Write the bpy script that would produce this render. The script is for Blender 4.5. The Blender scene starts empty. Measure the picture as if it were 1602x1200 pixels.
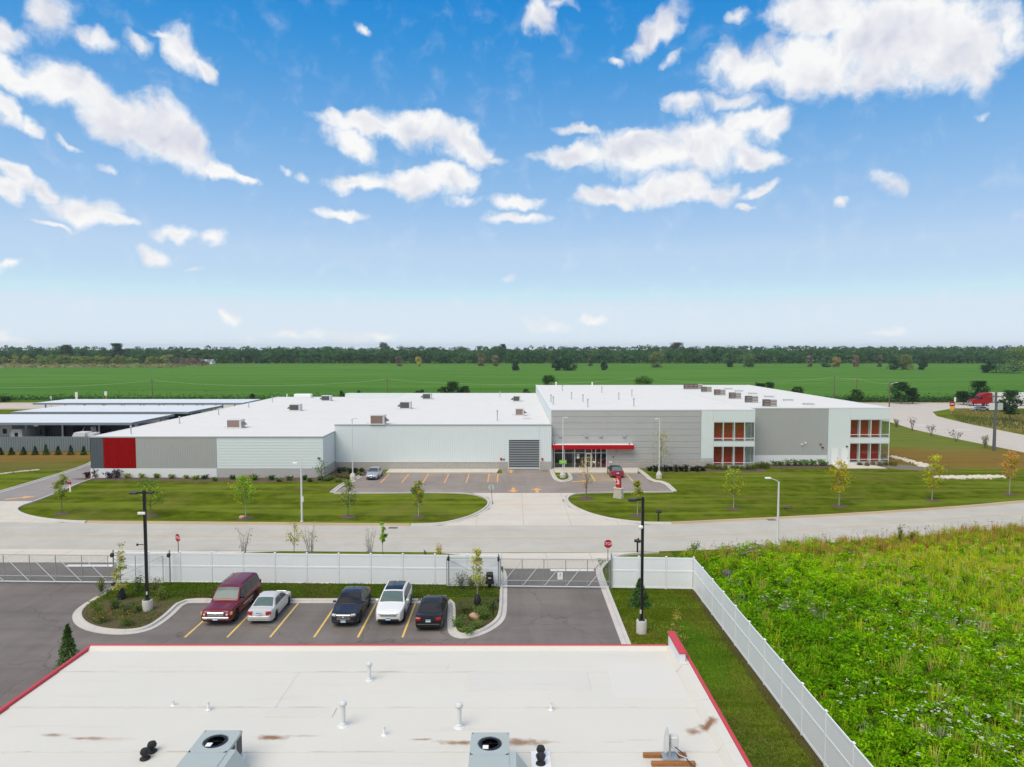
import bpy, bmesh, math, random
import numpy as np
from mathutils import Vector, Matrix
R = math.radians
rnd = random.Random(7)
rng = np.random.default_rng(11)
SC = bpy.context.scene
COL = SC.collection

# ---------------------------------------------------------------- camera
CAM_H, FOC, PITCH = 18.3, 1065.0, math.atan(57 / 1065.0)
cam_d = bpy.data.cameras.new('camera')
cam_d.sensor_fit = 'HORIZONTAL'; cam_d.sensor_width = 36.0
cam_d.lens = 36.0 * FOC / 1602.0
cam_d.clip_start = 0.1; cam_d.clip_end = 6000
cam = bpy.data.objects.new('camera', cam_d); COL.objects.link(cam)
cam.location = (0, 0, CAM_H); cam.rotation_euler = (R(90) - PITCH, 0, 0)
SC.camera = cam

# survey helpers: where a line of sight of the survey photograph meets a level plane / a vertical plane
def ray(px, py):
    u, v = (px - 801) / FOC, (600 - py) / FOC
    c, s = math.cos(PITCH), math.sin(PITCH)
    return (u, c + v * s, -s + v * c)
def G(px, py, z=0.0):
    d = ray(px, py); t = (z - CAM_H) / d[2]
    return (d[0] * t, d[1] * t)
def G3(px, py, z=0.0):
    x, y = G(px, py, z); return (x, y, z)
def P(px, py, Y):
    d = ray(px, py); t = Y / d[1]
    return (d[0] * t, CAM_H + d[2] * t)

# ---------------------------------------------------------------- render settings, exposure
SC.view_settings.view_transform = 'Standard'
SC.view_settings.look = 'None'
SC.view_settings.gamma = 1.0
SC.view_settings.use_curve_mapping = False
SC.view_settings.exposure = 1.2
SC.render.engine = 'CYCLES'
SC.cycles.use_denoising = True
SC.cycles.max_bounces = 7
SC.cycles.transparent_max_bounces = 12
SC.cycles.sample_clamp_indirect = 4.0

# ---------------------------------------------------------------- sun
SUN_EL, SUN_AZ = R(54), R(-142)        # azimuth from +Y towards +X: behind the camera, to the left; veiled by cloud
sun_d = bpy.data.lights.new('sun', 'SUN'); sun_d.energy = 1.3; sun_d.angle = R(45); sun_d.color = (1.0, 0.905, 0.765)
sun = bpy.data.objects.new('sun', sun_d); COL.objects.link(sun)
sd = Vector((math.sin(SUN_AZ) * math.cos(SUN_EL), math.cos(SUN_AZ) * math.cos(SUN_EL), math.sin(SUN_EL)))
sun.rotation_euler = sd.to_track_quat('Z', 'Y').to_euler()

# ---------------------------------------------------------------- node helpers
def nd(t, kind, **kw):
    n = t.nodes.new(kind)
    for k, v in kw.items():
        if k == 'op': n.operation = v
        elif hasattr(n, k): setattr(n, k, v)
    return n
def setin(n, **kw):
    for k, v in kw.items(): n.inputs[k].default_value = v
    return n
def link(t, a, b): t.links.new(a, b)
def mth(t, op, a, b=None, c=None, clamp=False):
    n = t.nodes.new('ShaderNodeMath'); n.operation = op; n.use_clamp = clamp
    for i, x in enumerate((a, b, c)):
        if x is None: continue
        if isinstance(x, (int, float)): n.inputs[i].default_value = x
        else: t.links.new(x, n.inputs[i])
    return n.outputs[0]
def mixc(t, fac, a, b, mode='MIX'):
    n = t.nodes.new('ShaderNodeMix'); n.data_type = 'RGBA'; n.blend_type = mode
    for i, x in ((0, fac), (6, a), (7, b)):
        if isinstance(x, (int, float)): n.inputs[i].default_value = x
        elif isinstance(x, (tuple, list)): n.inputs[i].default_value = (*x[:3], 1)
        else: t.links.new(x, n.inputs[i])
    return n.outputs[2]
def noise(t, vec, scale, detail=4, rough=0.55, dist=0.0, dim='3D'):
    n = t.nodes.new('ShaderNodeTexNoise'); n.noise_dimensions = dim
    setin(n, Scale=scale, Detail=detail, Roughness=rough, Distortion=dist)
    if vec is not None: t.links.new(vec, n.inputs['Vector'])
    return n.outputs[0]
def ramp(t, fac, stops):
    n = t.nodes.new('ShaderNodeValToRGB')
    e = n.color_ramp.elements
    while len(e) < len(stops): e.new(0.5)
    for i, (p, c) in enumerate(stops):
        e[i].position = p
        e[i].color = (c, c, c, 1) if isinstance(c, (int, float)) else (*c[:3], 1)
    t.links.new(fac, n.inputs[0]); return n.outputs[0]
def step(t, x, lo, hi):
    n = t.nodes.new('ShaderNodeMapRange'); n.interpolation_type = 'SMOOTHSTEP'
    n.inputs[1].default_value = lo; n.inputs[2].default_value = hi
    t.links.new(x, n.inputs[0]); return n.outputs[0]

# ---------------------------------------------------------------- world: daylight sky with fair-weather cumulus
W = bpy.data.worlds.new('World'); SC.world = W; W.use_nodes = True
t = W.node_tree; t.nodes.clear()
W.cycles.sampling_method = 'MANUAL'; W.cycles.sample_map_resolution = 256
out = nd(t, 'ShaderNodeOutputWorld'); bg = nd(t, 'ShaderNodeBackground'); bg.inputs[1].default_value = 0.074
link(t, bg.outputs[0], out.inputs[0])
sky = nd(t, 'ShaderNodeTexSky'); sky.sky_type = 'NISHITA'; sky.sun_disc = False
sky.sun_elevation = SUN_EL; sky.sun_rotation = SUN_AZ; sky.altitude = 300; sky.air_density = 1.0; sky.dust_density = 0.6; sky.ozone_density = 2.2
tc = nd(t, 'ShaderNodeTexCoord'); DIR = tc.outputs['Generated']
sx = nd(t, 'ShaderNodeSeparateXYZ'); link(t, DIR, sx.inputs[0])
AZ = mth(t, 'ARCTAN2', sx.outputs[0], sx.outputs[1]); EL = mth(t, 'ARCSINE', sx.outputs[2])
cb = nd(t, 'ShaderNodeCombineXYZ'); link(t, AZ, cb.inputs[0]); link(t, EL, cb.inputs[1])
# ragged edges: warp the coordinate before measuring the distance to each cloud
def vmath(op, a, b=None, scale=None):
    n = nd(t, 'ShaderNodeVectorMath', op=op)
    for i, x in enumerate((a, b)):
        if x is None: continue
        if isinstance(x, tuple): n.inputs[i].default_value = x
        else: link(t, x, n.inputs[i])
    if scale is not None: n.inputs['Scale'].default_value = scale
    return n.outputs[0] if op not in ('LENGTH', 'DISTANCE') else n.outputs['Value']
def vnoise(vec, scale, detail, seed):
    n = nd(t, 'ShaderNodeTexNoise'); n.noise_dimensions = '3D'; setin(n, Scale=scale, Detail=detail, Roughness=0.54)
    link(t, vmath('ADD', vec, (seed, seed * 2, seed * 3)), n.inputs['Vector']); return n
n1 = vnoise(cb.outputs[0], 15, 4, 1.3)
off = vmath('SCALE', vmath('SUBTRACT', n1.outputs['Color'], (0.5, 0.5, 0.5)), scale=0.062)
wv = vmath('ADD', cb.outputs[0], off)
CLOUDS = [  # centre px, py, half-width, half-height, tilt, weight
 (20,110,75,24,14,1),(110,140,78,32,14,1),(180,178,72,36,20,1),(240,203,62,42,25,1),(282,226,55,34,30,1),(345,262,42,14,25,.9),(385,280,22,7,15,.8),
 (12,58,42,27,20,.8),(92,25,45,40,50,.62),(145,62,36,15,15,.8),(216,70,26,14,20,.6),(268,54,36,9,5,.7),(293,76,42,27,35,.85),(325,106,24,14,35,.8),
 (12,165,32,22,45,.8),(45,190,28,16,40,.75),(20,275,48,16,30,.9),(72,302,36,14,25,.9),(8,300,26,20,30,.9),(125,325,52,24,8,1),(165,342,42,12,12,.9),(85,350,34,6,3,.7),
 (242,397,30,15,15,.85),(275,366,36,12,10,.75),(335,376,25,15,-20,.75),(165,267,18,8,-10,.6),(20,425,28,9,-5,.75),(310,428,18,7,0,.45),(360,498,20,11,-15,.6),
 (565,43,20,8,15,.55),(568,194,74,16,5,1),(650,207,74,27,10,1),(722,227,58,26,15,1),(768,245,24,10,5,.8),(545,222,42,22,20,.7),(560,286,58,14,-8,.9),(640,285,74,19,0,.95),(702,284,42,24,10,.95),(722,310,36,8,0,.7),
 (537,335,44,10,3,.85),(812,314,42,10,0,.8),(812,340,46,10,3,.85),(440,268,12,6,20,.45),(468,280,12,9,40,.45),(112,220,18,5,30,.45),
 (852,28,26,24,40,.8),(885,3,26,9,10,.5),(1022,55,54,17,-35,.85),(1048,34,22,18,0,.85),(1000,75,26,11,-10,.8),(1055,86,26,9,-10,.6),(960,105,12,7,0,.65),
 (902,200,36,9,5,.75),(1000,215,62,16,-5,.9),(900,246,62,18,-4,1),(1000,237,92,34,0,1),(1100,226,78,36,5,1),(1182,246,46,22,8,1),(1172,196,60,15,-12,.85),(1215,195,22,24,0,.8),
 (960,306,62,16,-6,.95),(1060,296,82,27,0,1),(1122,302,42,22,5,.9),(1190,300,32,9,-15,.7),(1172,326,14,4,0,.6),
 (1140,95,42,26,0,.9),(1180,110,72,37,5,.8),(1280,106,92,46,5,.85),(1352,116,42,32,0,.78),(1080,160,38,14,10,.7),(1140,166,62,14,5,.6),
 (1280,28,80,40,10,.95),(1400,60,132,70,10,1),(1500,72,82,62,5,1),(1530,112,40,26,0,.8),(1588,45,24,40,-30,.55),(1155,20,22,10,-10,.45),
 (1392,286,28,15,30,.5),(1320,313,15,8,5,.55),(1542,175,13,6,-20,.4),
 (470,522,74,13,0,.45),(572,528,62,11,0,.45),(850,512,42,12,0,.42),(928,504,20,8,0,.5),(1380,516,36,13,0,.36),(15,528,42,15,0,.45),(805,431,20,11,-10,.5),(710,465,20,10,40,.25),
 # the same sky goes on beyond the picture
 (-160,60,120,50,15,1),(-320,220,120,40,10,1),(-420,60,150,50,-5,1),(1760,150,110,45,5,1),(1900,320,140,36,0,1),(2080,60,160,60,0,1),(400,-160,120,45,10,1),(900,-130,140,40,0,1),(1250,-200,150,60,5,1),(60,-190,120,50,10,1)]
acc = None; vin = wv
for ci, (cx, cy, rx, ry, tl, wgt) in enumerate(CLOUDS):
    if ci and ci % 6 == 0:      # keeps the shader's stack small: the next few wait for the last ones
        n = nd(t, 'ShaderNodeVectorMath', op='MULTIPLY_ADD'); n.inputs[1].default_value = (1e-9,) * 3
        link(t, acc, n.inputs[0]); link(t, wv, n.inputs[2]); vin = n.outputs[0]
    d = Vector(ray(cx, cy)).normalized()
    a, e = math.atan2(d.x, d.y), math.asin(d.z)
    mp = nd(t, 'ShaderNodeMapping'); mp.vector_type = 'TEXTURE'
    k = math.cos(a) ** 2 if abs(a) < 0.8 else 0.5
    mp.inputs['Location'].default_value = (a, e, 0)
    mp.inputs['Rotation'].default_value = (0, 0, R(-tl))
    mp.inputs['Scale'].default_value = (1.27 * rx / FOC * k, 1.27 * ry / FOC * math.cos(a), 1)
    link(t, vin, mp.inputs['Vector'])
    ln = vmath('LENGTH', mp.outputs[0])
    v = mth(t, 'MULTIPLY_ADD', ln, -wgt, wgt)      # wgt*(1-d)
    acc = v if acc is None else mth(t, 'SMOOTH_MAX', acc, v, 0.10)
# cloud added over the sky outside the frame, thickened for neutral fill light
far1 = noise(t, DIR, 4.2, 5, 0.55)
out_w = mth(t, 'MAXIMUM', step(t, mth(t, 'ABSOLUTE', AZ), 0.78, 1.0), step(t, EL, 0.62, 0.8))
acc = mth(t, 'MAXIMUM', acc, mth(t, 'MULTIPLY', mth(t, 'MULTIPLY', step(t, far1, 0.40, 0.62), out_w), step(t, EL, 0.03, 0.15)))
fine = vnoise(wv, 32, 6, 4.1).outputs[0]
dens = mth(t, 'MULTIPLY_ADD', mth(t, 'SUBTRACT', fine, 0.5), 1.0, acc)
alpha = mth(t, 'MULTIPLY', step(t, dens, -0.02, 0.60), step(t, acc, -0.10, 0.14))
# body shading: puffs lit from above and the right, greyer where thick
def puff(o):
    return vnoise(vmath('ADD', wv, o), 13, 3, 8.2).outputs[0]
p0 = puff((0, 0, 0))
rel = mth(t, 'SUBTRACT', p0, puff((0.006, 0.024, 0)))
lit = mth(t, 'MULTIPLY_ADD', rel, 2.4, 0.90)
lit = mth(t, 'SUBTRACT', lit, mth(t, 'MULTIPLY', step(t, acc, 0.25, 0.95), 0.26), clamp=True)
ccol = mixc(t, lit, (3.45, 3.6, 4.3), (5.8, 5.75, 5.65))
# the sky's own colour, deepened: keep the hue run of the sky model, even out its brightness
sr = nd(t, 'ShaderNodeSeparateColor'); link(t, sky.outputs[0], sr.inputs[0])
Bm = mth(t, 'MAXIMUM', sr.outputs[2], 0.02)
lum = mth(t, 'MULTIPLY_ADD', step(t, EL, 0.0, 0.55), -1.6, 5.42)
def lin(x, a, b, c, d):
    n = nd(t, 'ShaderNodeMapRange'); link(t, x, n.inputs[0])
    for i, q in enumerate((a, b, c, d)): n.inputs[i + 1].default_value = q
    return n.outputs[0]
e2 = mth(t, 'MULTIPLY', EL, 2.0, clamp=True)
er = mth(t, 'MULTIPLY', ramp(t, e2, [(0.0, .27), (.12, .325), (.266, .212), (.514, .322), (.684, .457), (.922, .78), (1.0, .85)]), 4.0)
eg = mth(t, 'MULTIPLY', ramp(t, e2, [(0.0, .30), (.12, .40), (.266, .243), (.514, .278), (.684, .338), (.922, .418), (1.0, .44)]), 4.0)
cr = mth(t, 'MULTIPLY', mth(t, 'POWER', mth(t, 'MINIMUM', mth(t, 'DIVIDE', sr.outputs[0], Bm), 0.80), er), lum)
cg = mth(t, 'MULTIPLY', mth(t, 'POWER', mth(t, 'MINIMUM', mth(t, 'DIVIDE', sr.outputs[1], Bm), 0.92), eg), lum)
cc = nd(t, 'ShaderNodeCombineColor'); link(t, cr, cc.inputs[0]); link(t, cg, cc.inputs[1]); link(t, lum, cc.inputs[2])
SKYC = cc.outputs[0]
final = mixc(t, mth(t, 'MULTIPLY', alpha, 0.95), SKYC, ccol)
link(t, final, bg.inputs[0])

# ================================================================ materials (procedural, world-space grain)
def new_mat(name):
    m = bpy.data.materials.new(name); m.use_nodes = True
    t = m.node_tree; t.nodes.clear()
    o = nd(t, 'ShaderNodeOutputMaterial'); b = nd(t, 'ShaderNodeBsdfPrincipled')
    link(t, b.outputs[0], o.inputs[0])
    return m, t, b, o
def wpos(t):
    return nd(t, 'ShaderNodeNewGeometry').outputs['Position']
def scaled(t, vec, s):
    n = nd(t, 'ShaderNodeMapping'); n.inputs['Scale'].default_value = s if isinstance(s, tuple) else (s, s, s)
    link(t, vec, n.inputs['Vector']); return n.outputs[0]
def bump(t, b, h, strength=0.3, dist=0.02):
    n = nd(t, 'ShaderNodeBump'); setin(n, Strength=strength, Distance=dist)
    link(t, h, n.inputs['Height']); link(t, n.outputs[0], b.inputs['Normal'])
def M(name, col, rough=0.6, var=0.12, scale=1.2, metal=0.0, spec=0.4, bmp=0.0, bscale=20, coat=0.0, dirt=0.0):
    m, t, b, o = new_mat(name)
    v = wpos(t)
    n1 = noise(t, v, scale, 5, 0.6); n2 = noise(t, v, scale * 7.3, 3, 0.5)
    k = mth(t, 'ADD', mth(t, 'MULTIPLY', mth(t, 'SUBTRACT', n1, 0.5), var * 2), mth(t, 'MULTIPLY', mth(t, 'SUBTRACT', n2, 0.5), var))
    k = mth(t, 'ADD', k, 1.0)
    mul = nd(t, 'ShaderNodeVectorMath', op='SCALE'); mul.inputs[0].default_value = col[:3]; link(t, k, mul.inputs['Scale'])
    c = mul.outputs[0]
    if dirt:
        c = mixc(t, mth(t, 'MULTIPLY', step(t, noise(t, v, scale * 0.6, 6, 0.7), 0.5, 0.8), dirt), c, (0.16, 0.13, 0.10))
    link(t, c, b.inputs['Base Color'])
    setin(b, Roughness=rough, Metallic=metal)
    b.inputs['Specular IOR Level'].default_value = spec
    if coat: b.inputs['Coat Weight'].default_value = coat; b.inputs['Coat Roughness'].default_value = 0.06
    if bmp: bump(t, b, noise(t, v, bscale, 4, 0.6), bmp, 0.02)
    return m

def mat_asphalt(name, base, patch, cracks=True):
    m, t, b, o = new_mat(name); v = wpos(t)
    f = noise(t, v, 26, 3, 0.7); big = noise(t, v, 0.16, 5, 0.55); streak = noise(t, scaled(t, v, (0.12, 1.1, 1)), 1.0, 5, 0.6, 0.6)
    str2 = noise(t, scaled(t, v, (1.0, 0.10, 1)), 0.9, 5, 0.65, 0.5)
    k = mth(t, 'ADD', mth(t, 'MULTIPLY', big, 0.5), mth(t, 'MULTIPLY', streak, 0.3))
    k = mth(t, 'ADD', k, mth(t, 'MULTIPLY', str2, 0.25))
    c = mixc(t, step(t, k, 0.35, 0.72), base, patch)
    c = mixc(t, mth(t, 'MULTIPLY', step(t, f, 0.55, 0.8), 0.25), c, tuple(x * 1.6 for x in base))
    st = step(t, noise(t, v, 0.45, 6, 0.75, 0.4), 0.63, 0.72)           # oil and damp spots
    c = mixc(t, mth(t, 'MULTIPLY', st, 0.5), c, tuple(x * 0.45 for x in base))
    if cracks:
        vo = nd(t, 'ShaderNodeTexVoronoi'); vo.feature = 'DISTANCE_TO_EDGE'; setin(vo, Scale=0.11)
        nz = nd(t, 'ShaderNodeTexNoise'); setin(nz, Scale=0.8, Detail=4); link(t, v, nz.inputs['Vector'])
        mx = nd(t, 'ShaderNodeVectorMath', op='ADD'); link(t, v, mx.inputs[0])
        sc = nd(t, 'ShaderNodeVectorMath', op='SCALE'); sc.inputs['Scale'].default_value = 1.6; link(t, nz.outputs['Color'], sc.inputs[0]); link(t, sc.outputs[0], mx.inputs[1])
        link(t, mx.outputs[0], vo.inputs['Vector'])
        cr = mth(t, 'SUBTRACT', 1.0, step(t, vo.outputs[0], 0.0, 0.006))
        c = mixc(t, mth(t, 'MULTIPLY', cr, 0.55), c, tuple(x * 0.5 for x in base))
    link(t, c, b.inputs['Base Color']); setin(b, Roughness=0.85); b.inputs['Specular IOR Level'].default_value = 0.25
    bump(t, b, f, 0.25, 0.01)
    return m

def mat_concrete(name, base, var=0.16, joint=None, stain=0.3, axis=0):
    m, t, b, o = new_mat(name); v = wpos(t)
    n1 = noise(t, v, 0.35, 6, 0.6); n2 = noise(t, v, 9, 4, 0.6); n3 = noise(t, scaled(t, v, (0.05, 0.9, 1)), 1.0, 4, 0.6)
    k = mth(t, 'ADD', mth(t, 'MULTIPLY', mth(t, 'SUBTRACT', n1, 0.5), var * 2), mth(t, 'MULTIPLY', mth(t, 'SUBTRACT', n2, 0.5), var))
    k = mth(t, 'ADD', mth(t, 'ADD', k, mth(t, 'MULTIPLY', mth(t, 'SUBTRACT', n3, 0.5), var * 1.3)), 1.0)
    mul = nd(t, 'ShaderNodeVectorMath', op='SCALE'); mul.inputs[0].default_value = base; link(t, k, mul.inputs['Scale'])
    c = mixc(t, mth(t, 'MULTIPLY', step(t, noise(t, v, 0.8, 6, 0.75), 0.58, 0.8), stain), mul.outputs[0], tuple(x * 0.62 for x in base))
    link(t, c, b.inputs['Base Color']); setin(b, Roughness=0.85); b.inputs['Specular IOR Level'].default_value = 0.25
    bump(t, b, n2, 0.15, 0.01)
    return m

def mat_grass(name, g1, g2, dry, band=0.0, dryness=0.35, fine=14.0, patches=()):
    """mown turf; PATCHES = (x, y, rx, ry, colour, amount): bare or dry stretches with ragged edges"""
    m, t, b, o = new_mat(name); v = wpos(t)
    a = noise(t, v, 0.5, 6, 0.65); f = noise(t, v, fine, 5, 0.7); d = noise(t, v, 0.13, 6, 0.62)
    k = mth(t, 'ADD', mth(t, 'MULTIPLY', a, 0.5), mth(t, 'MULTIPLY', f, 0.5))
    c = mixc(t, step(t, k, 0.40, 0.60), tuple(x * .82 for x in g1), tuple(x * 1.12 for x in g2))
    sp = noise(t, v, fine * 0.32, 4, 0.75)
    c = mixc(t, mth(t, 'MULTIPLY', step(t, sp, 0.55, 0.72), 0.5), c, tuple(x * 0.55 for x in g1))
    if band:
        w = noise(t, scaled(t, v, (0.035, 0.42, 1)), 1.0, 3, 0.5, 0.5)
        c = mixc(t, mth(t, 'MULTIPLY', step(t, w, 0.46, 0.58), band), c, tuple(x * 1.7 + 0.015 for x in g2))
        st = noise(t, scaled(t, v, (0.06, 1.4, 1)), 1.0, 4, 0.6)
        c = mixc(t, mth(t, 'MULTIPLY', step(t, st, 0.5, 0.7), band * 0.8), c, tuple(x * 0.62 for x in g1))
        s4 = noise(t, scaled(t, v, (0.10, 2.6, 1)), 1.0, 4, 0.65)
        c = mixc(t, mth(t, 'MULTIPLY', step(t, s4, 0.50, 0.64), band * 0.9), c, (0.150, 0.168, 0.022))
    dr = mth(t, 'MULTIPLY', step(t, mth(t, 'MULTIPLY_ADD', f, 0.25, d), 0.60, 0.78), dryness)
    c = mixc(t, dr, c, dry)
    for (px, py, rx, ry, col, am) in patches:
        mp = nd(t, 'ShaderNodeMapping'); mp.vector_type = 'TEXTURE'
        mp.inputs['Location'].default_value = (px, py, 0); mp.inputs['Scale'].default_value = (rx, ry, 1e6)
        link(t, v, mp.inputs['Vector'])
        ln = nd(t, 'ShaderNodeVectorMath', op='LENGTH'); link(t, mp.outputs[0], ln.inputs[0])
        q = mth(t, 'ADD', ln.outputs['Value'], mth(t, 'MULTIPLY', mth(t, 'SUBTRACT', a, 0.5), 1.3))
        q = mth(t, 'ADD', q, mth(t, 'MULTIPLY', mth(t, 'SUBTRACT', f, 0.5), 0.7))
        c = mixc(t, mth(t, 'MULTIPLY', mth(t, 'SUBTRACT', 1.0, step(t, q, 0.72, 1.05)), am), c, mixc(t, f, tuple(x * 0.6 for x in col), tuple(min(1, x * 1.35) for x in col)))
    link(t, c, b.inputs['Base Color']); setin(b, Roughness=0.95); b.inputs['Specular IOR Level'].default_value = 0.0
    bump(t, b, f, 0.9, 0.06)
    return m

def mat_foliage():
    m, t, b, o = new_mat('foliage')
    at = nd(t, 'ShaderNodeAttribute'); at.attribute_name = 'tint'
    link(t, at.outputs['Color'], b.inputs['Base Color']); setin(b, Roughness=0.7); b.inputs['Specular IOR Level'].default_value = 0.04
    tr = nd(t, 'ShaderNodeBsdfTranslucent'); link(t, at.outputs['Color'], tr.inputs[0])
    mx = nd(t, 'ShaderNodeMixShader'); mx.inputs[0].default_value = 0.4
    link(t, b.outputs[0], mx.inputs[1]); link(t, tr.outputs[0], mx.inputs[2]); link(t, mx.outputs[0], o.inputs[0])
    return m
def mat_glass(name, tint=(0.75, 0.85, 0.85), amount=0.75, rough=0.02):
    m, t, b, o = new_mat(name); t.nodes.remove(b)
    g = nd(t, 'ShaderNodeBsdfGlossy'); setin(g, Roughness=rough); g.inputs[0].default_value = (0.9, 0.95, 0.95, 1)
    tp = nd(t, 'ShaderNodeBsdfTransparent'); tp.inputs[0].default_value = (*[x * amount for x in tint], 1)
    lw = nd(t, 'ShaderNodeLayerWeight'); setin(lw, Blend=0.5)
    mx = nd(t, 'ShaderNodeMixShader'); link(t, mth(t, 'MULTIPLY_ADD', mth(t, 'POWER', lw.outputs['Facing'], 4.0), 0.85, 0.045, clamp=True), mx.inputs[0])
    link(t, tp.outputs[0], mx.inputs[1]); link(t, g.outputs[0], mx.inputs[2]); link(t, mx.outputs[0], o.inputs[0])
    return m

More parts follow.
